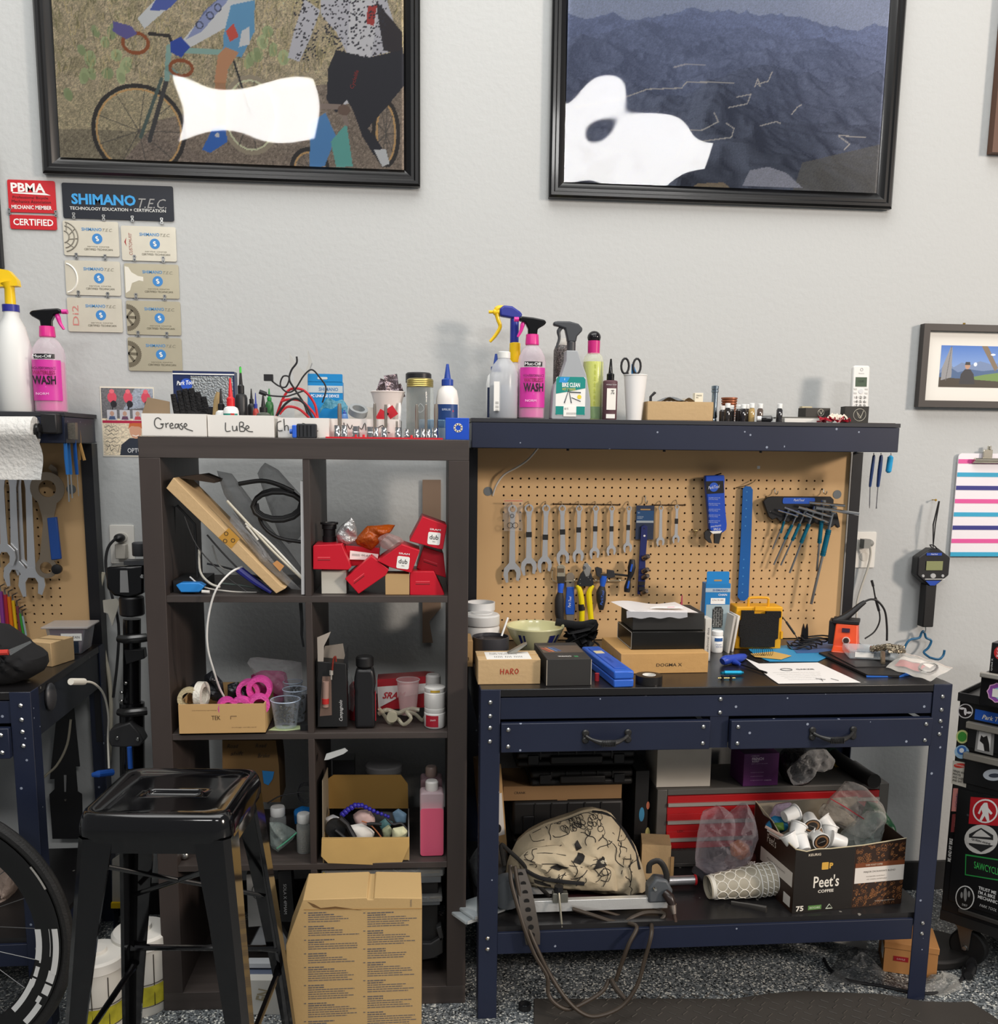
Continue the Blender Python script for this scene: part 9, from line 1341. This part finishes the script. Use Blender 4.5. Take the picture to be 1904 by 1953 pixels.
for b0,b1 in ((1378,1430),(1438,1500)):
    z1,z0=CT(1870,b0).z,CT(1870,b1).z;d=O('drawer',G().bb(xs,.66,-.006,.004,z0,z1),MB,ct,bev=.002);O('silver_pull',G().bb(xs-.002,.66,-.022,-.004,z1-.018,z1),M('9b968c',.35,.5),d,bev=.002)
O('lower_door',G().bb(xs-.012,.66,-.004,.0,CT(1870,1736).z,CT(1870,1512).z),MB,ct,bev=.002)
for xx,yy in ((.05,.05),(.62,.05),(.05,.36)): 
    c_=O('caster',G().lathe([(.012,-.014),(.047,-.014),(.052,-.01),(.052,.01),(.047,.014),(.012,.014)],xx+.02,yy,.054,28,'y'),M('141414',.6),ct);O('caster_fork',G().pris([(xx-.035,.13),(xx+.045,.13),(xx+.03,.11),(xx+.026,.05),(xx+.008,.045),(xx-.01,.11)],.004,yy-.022),M('6f6f6c',.35,.8),c_);O('axle',G().lathe([(.008,0),(.006,-.005)],xx+.016,yy-.022,.054,12,'y'),STEEL,c_)
def stk(nm,pts,col,off=.0008,lab=None): return O(nm,G().pris([(CT(a,b).x,CT(a,b).z) for a,b in pts],.0004,-off),M(col,.4),ct,label=lab)
def stel(nm,a,b,rx,ry,col,off=.0008,lab=None): return stk(nm,[(a+rx*cos(q),b+ry*sin(q)) for q in [2*pi*i/24 for i in range(24)]],col,off,lab)
def ctx(s,a_,b_,h,w_,col,off=.0016,**k): p=CT(a_,b_);TX(ct,s,p.x,p.z,h,col,-off,wd=w_,**k)
sx=xs;stel('round_sticker',1842,1356,14.5,14,'d9d6d6',.0008,'round black sticker with white bee');stel('sticker_face',1842,1356,12.5,12,'1a1416',.0013);stel('bee_body',1842,1357,2.6,7,'e4e0e0',.0017);stel('bee_wing',1836,1351,5,2.2,'e4e0e0',.0017);stel('bee_wing',1849,1359,5,2.2,'e4e0e0',.0017)
stel('ghost_sticker',1836,1405,12,13,'c9cf8a',.0008,'pale yellow-edged green sticker');stel('sticker_face',1836,1405,8.5,9.5,'3b8a34',.0013);stel('flower_sticker',1835,1434,14,13,'9fc4e0',.0008,'pale blue flower sticker');stel('sticker_face',1835,1431,9,8.5,'3a6fb4',.0013);stel('sticker_face',1835,1431,4.5,4.5,'e6ecf2',.0017)
stk('danger_sticker',[(1818,1450),(1846,1455),(1843,1502),(1815,1494)],'c9c3b6');stel('red_oval',1832,1460,12,4.5,'c93a2e',.0013);ctx('DANGER',1832,1460,.004,.024,'f2e4dc',.0018);ctx('NINJAS AND\nPIRATES\nAND LASERS\nAND SHIT',1830,1481,.034,.034,'2f2a28',b=.01)
stk('pink_sticker',[(1819,1503),(1836,1504),(1834,1548),(1815,1547)],'c9827a');ctx('LaCroyArt',1826,1526,.008,.04,'2c3a6a',ang=pi/2,sh=.3);stk('red_plate_sticker',[(1817,1553),(1832,1551),(1831,1586),(1814,1587)],'7a3434');ctx('PRESS',1824,1568,.008,.028,'b06a64',ang=pi/2)
ctx('ME AND MY BIKE',1813,1621,.009,.07,'dcd9d4',ang=pi/2,b=.02);ctx('AGAINST THE WORLD',1821,1621,.005,.06,'b8b5b0',ang=pi/2)
stk('blue_sticker',[(1861,1352),(1930,1366),(1928,1386),(1859,1372)],'1f56b4');ctx('Park Tool',1897,1371,.013,.062,'e9e3d2',sh=.3,b=.02)
stk('framed_sticker',[(1866,1389),(1899,1396),(1896,1440),(1861,1431)],'8b8a88',.0068);stk('sticker_face',[(1870,1393),(1893,1398),(1890,1434),(1866,1428)],'d9d7d4',.0074);stk('dog_print',[(1874,1401),(1878,1405),(1885,1402),(1889,1418),(1890,1433),(1880,1431),(1878,1418),(1871,1412)],'1c1a1a',.008)
stel('oval_sticker',1897,1477,20,11,'b8bec6',.0068);stel('sticker_swirl',1899,1478,11,4,'3a3f4c',.0074)
stk('red_sticker',[(1853,1519),(1925,1524),(1925,1576),(1849,1570)],'b81c26',.0048);stel('white_ring',1881,1546,24,23,'ece8e4',.0054);stel('red_disc',1881,1546,21,20,'b81c26',.0058);stk('walker_print',[(1879,1530),(1885,1530),(1887,1540),(1895,1550),(1892,1553),(1887,1548),(1889,1565),(1885,1566),(1880,1555),(1874,1565),(1870,1563),(1876,1550),(1874,1543),(1870,1552),(1867,1550),(1873,1537)],'ece8e4',.0062)
stel('round_sticker',1873,1600,32,28,'cfccc6',.0048,'big round off-white sticker with black hexagon');stk('hexagon',[(1850,1590),(1873,1578),(1896,1592),(1896,1612),(1873,1624),(1850,1610)],'2a2a2a',.0054);stk('mountain_print',[(1856,1594),(1864,1586),(1873,1581),(1882,1588),(1892,1596)],'cfccc6',.0058);stk('banner',[(1845,1596),(1902,1602),(1902,1612),(1845,1606)],'cfccc6',.006);ctx('QUEEN ANNE',1873,1604,.007,.05,'222222',.0066,b=.02)
stk('green_sticker',[(1843,1628),(1925,1641),(1925,1682),(1842,1668)],'2f9a4a',.0048);stk('sticker_face',[(1845,1631),(1925,1643),(1925,1679),(1844,1666)],'141816',.0054);ctx('SAWCYCLE',1884,1655,.02,.068,'3fc45a',.006,sh=-.2)
stel('oval_sticker',1842,1711,18,23,'dcdcd8',.0048);stel('sticker_face',1842,1711,16,21,'121212',.0054);stel('cactus_print',1843,1705,3,13,'8a8a88',.006);stel('cactus_print',1836,1706,2.2,6,'8a8a88',.006);stel('cactus_print',1850,1704,2.2,6,'8a8a88',.006);ctx('DIRT',1842,1725,.006,.014,'c9c9c6',.006)
ctx("TRUST ME\nI'M A BIKE\nMECHANIC",1886,1706,.036,.052,'dcdcda',.005,b=.02);ctx('PARK TOOL',1886,1730,.008,.045,'bdbdbb',.005,sh=.3)
# small chest standing on the cart
cb=E('small_chest','small black chest with stickers standing on the tool cart','tool chest',(P0.x,-.45,ZC+.001),-TH);qa=MI @ AZ(1867,1343,ZC+.001);xa=qa.x;ya=qa.y-.04;cb.location=O0+V((sin(TH),cos(TH),0))*ya+V((0,0,ZC+.001))
O('lower_body',G().bb(xa,.64,.04,.4,0,.085),MB,cb,bev=.002);O('upper_body',G().bb(xa+.012,.64,.06,.4,.085,.17),MB,cb,bev=.002);O('silver_pull',G().bb(xa,.64,.024,.04,.078,.092),M('b9b4aa',.35,.5),cb,bev=.003);O('silver_pull',G().bb(xa+.05,.64,.05,.06,.12,.13),M('b9b4aa',.35,.5),cb)
sk=lambda a,col,y=.0394,w_=.028,n_=9,nm='sticker': O(nm,G().pris([(a[0]+(w_ if i % 2 else w_*.9)*cos(2*pi*i/(2*n_)),a[1]+(w_ if i % 2 else w_*.9)*sin(2*pi*i/(2*n_))) for i in range(2*n_)],.0004,y),M(col,.4),cb)
sk((xa+.045,.04),'e6b4d4');sk((xa+.045,.04),'8f4fa4',.039,.025);sk((xa+.05,.04),'8fd0d4',.0386,.017);O('sticker_face',G().bb(xa+.032,xa+.05,.038,.0384,.028,.05),M('e9e6dc',.4),cb)
O('red_sticker',G().lathe([(.02,0),(.02,-.0004)],xa+.04,.0598,.145,20,'y'),M('c42a2c',.4),cb);TX(cb,'FREE\nWHEEL\nBIKES',xa+.04,.145,.024,'f4e8e4',.0588,wd=.026,b=.01);TX(cb,'cycled X',xa+.018,.11,.006,'d9d9d6',.0594,ang=pi/2,wd=.034)
# ================================================================ on the floor
def ZP(pts,z=.001): return [(AZ(a,b,z).x,AZ(a,b,z).y) for a,b in pts]
mp_=ZP([(1018,1908),(1400,1908),(1460,1899),(1530,1893),(1600,1896),(1680,1899),(1760,1913),(1822,1915),(1850,1913),(1890,1938),(1960,1990),(1960,2150),(1018,2150)])
t=E('floor_mat','black rubber floor mat with diamond plate tread in front of workbench','mat');O('mat',G().pris(mp_,.007,.0005,'xy'),M('3b3733',.6,var=.2,vs=6),t,bev=.002)
g=G();cx0,cy0=AZ(1400,1950,0).x,-.8
for i in range(-16,20):
    for j in range(-5,9):
        x_,y_=cx0+i*.034+(.017 if j % 2 else 0),cy0+j*.026;a=.7 if (i+j) % 2 else -.7
        if y_ > (-.59 if x_ < .9 else -.64 if x_ < 1.25 else -.75) or x_ < mp_[0][0]+.015: continue
        g.tube([(x_-.011*cos(a),y_-.011*sin(a),.0078),(x_+.011*cos(a),y_+.011*sin(a),.0078)],.0022,5,flat=.5)
O('tread_pattern',g,M('45413c',.5),t,kind='stuff')
p=AZ(1001,1924,0);S('black_ring','small black notched ring on the speckled floor','ring',G().lathe([(.013,0),(.017,0),(.017,.014),(.013,.014),(.013,0)],n=24,cap=False),BLK,(p.x,p.y,.0005))
# orange-tan box under the right end
A,B=AZ(1684,1853,0),AZ(1786,1868,0);rz=atan2(B.y-A.y,B.x-A.x);W3=hypot(B.x-A.x,B.y-A.y);t=E('shipping_box','orange-tan box with small red label on the floor under right leg','box',(A.x,A.y,.001),rz);H3=.09;OB=M('b8824c',.7,var=.1)
O('box',G().bb(0,W3,0,.12,0,H3),OB,t,bev=.001);O('lid',G().bb(-.002,W3+.002,-.002,.122,H3-.016,H3+.002),OB,t,bev=.001);O('red_label',G().bb(W3*.18,W3*.46,-.0008,0,H3*.42,H3*.58),M('9a1f28',.5),t);TX(t,'DAHLE',W3*.32,H3*.5,.005,'d8a8a4',-.0012,wd=.022);O('side_label',G().bb(-.0008,0,.02,.06,.03,.08),WHITE,t)
p=AZ(1800,1850,0);S('black_pad','black oval saddle-like pad behind the orange-tan box','pad',G().pris([(p.x+.13*cos(a)*(1 if cos(a) > 0 else .9),p.y+.09+.1*sin(a)) for a in [2*pi*i/28 for i in range(28)]],.03,.001,'xy'),M('1d1b1a',.6),bev=.008)
for k,(pts,lb_) in enumerate((([(1745,1895),(1760,1872),(1800,1862),(1828,1868),(1838,1885),(1800,1900)],'crinkled clear bag on the floor right of the bench leg'),([(1578,1870),(1600,1820),(1640,1808),(1680,1820),(1690,1860),(1640,1880)],'dark clear bag on the floor under the right half'))): 
    q=ZP(pts);c0=(sum(a for a,b in q)/6,sum(b for a,b in q)/6);S('clear_bag',lb_,'bag',G().grid(lambda u,v: (lambda i,f: (c0[0]+(q[i][0]*(1-f)+q[(i+1) % 6][0]*f-c0[0])*(1-v*.999),c0[1]+(q[i][1]*(1-f)+q[(i+1) % 6][1]*f-c0[1])*(1-v*.999),.001+.03*v**.5*(1+.4*sin(v*9+u*25))))(int(u*6) % 6,(u*6) % 1),36,8,cyc=True),M('c9c9c4' if k == 0 else '777a7c',.1,film=.2,bump=.8,bs=50))
S('white_card_box','white carton end lying on the floor under the bench','box',G().bb(-.05,.05,0,.06,0,.02),M('a8a6a2',.5),(AZ(1632,1838,0).x,AZ(1632,1838,0).y+.05,.03),(0,.12,-.3))
S('floor_cable','black cable curving on the floor under the right leg','cable',G().tube([AZ(a,b,.005) for a,b in [(1572,1828),(1585,1850),(1620,1870),(1680,1880),(1745,1893),(1790,1893),(1822,1878),(1838,1860),(1832,1830),(1815,1805)]],.0045,8,sm=4),RUB)
p=AZ(1850,1862,0);t=E('black_fitting','black flanged plastic fitting lying right of the cable','fitting',(p.x,p.y,.018),rot=(0,pi/2,.9));O('barrel',G().lathe([(.012,-.035),(.014,.02),(.012,.022),(.008,.022)],n=18),BLK,t);O('flange',G().pris([(.03*cos(a),.015*sin(a)) for a in [2*pi*i/20 for i in range(20)]],.006,.018,'xy'),BLK,t)
# ---------------------------------------------------------------- large carton in front
yb=-.8;t=E('large_carton','tall tan cardboard carton printed with columns of small text','carton');KC=M('bd9e6c',.75,var=.07,vs=5,bump=.06,bs=120)
pts=pp([(578,1716),(700,1712),(702,1716),(712,1716),(714,1712),(805,1713),(805,1740)],yb);zz0=.0;xl,xr_=AY(556,1953,yb).x-.003,AY(804,1953,yb).x
O('carton',G().pris(pts+[(xr_,.001),(xl,.001),(AY(545,1803,yb).x,AY(545,1803,yb).z)],.14,yb),KC,t,bev=.0015);O('top_seam',G().tube([AY(a,b,yb-.0005) for a,b in [(580,1735),(690,1734),(805,1733)]],.0008,4),M('8f6c38',.8),t)
for q in ([(587,1720),(598,1730),(615,1735),(640,1733),(690,1736),(640,1729),(612,1732),(600,1725)],): O('torn_patch',G().pris(pp(q,yb-.0006),.0006,yb-.0008),M('6f5230',.9),t)
g=G();rs=random.Random(21)
for c0 in (588,701):
    b=1741
    while b < 1960:
        for k in range(rs.choice((5,6,7))):
            w_=rs.choice((30,35,50)) if k < 2 else rs.uniform(60,98);p,q=AY(c0,b,yb),AY(c0+w_,b,yb);x_=p.x
            while x_ < q.x: l=rs.uniform(.004,.014);g.bb(x_,min(x_+l,q.x),yb-.0006,yb-.0001,p.z-(.0013 if k > 1 else .0017),p.z+(.0005 if k > 1 else .0008));x_+=l+.0014
            b+=4.2
        p=AY(c0-8,b-4.2*k-4,yb);g.bb(p.x,p.x+.005,yb-.0006,yb-.0001,p.z-.001,p.z+.001);b+=5
O('text_print',g,M('5c5a5e',.7),t,kind='stuff');p=AY(784,1722,yb);TX(t,'SOUDAL',p.x,p.z,.004,'3f4a5c',yb-.001,ang=pi/2,wd=.018)
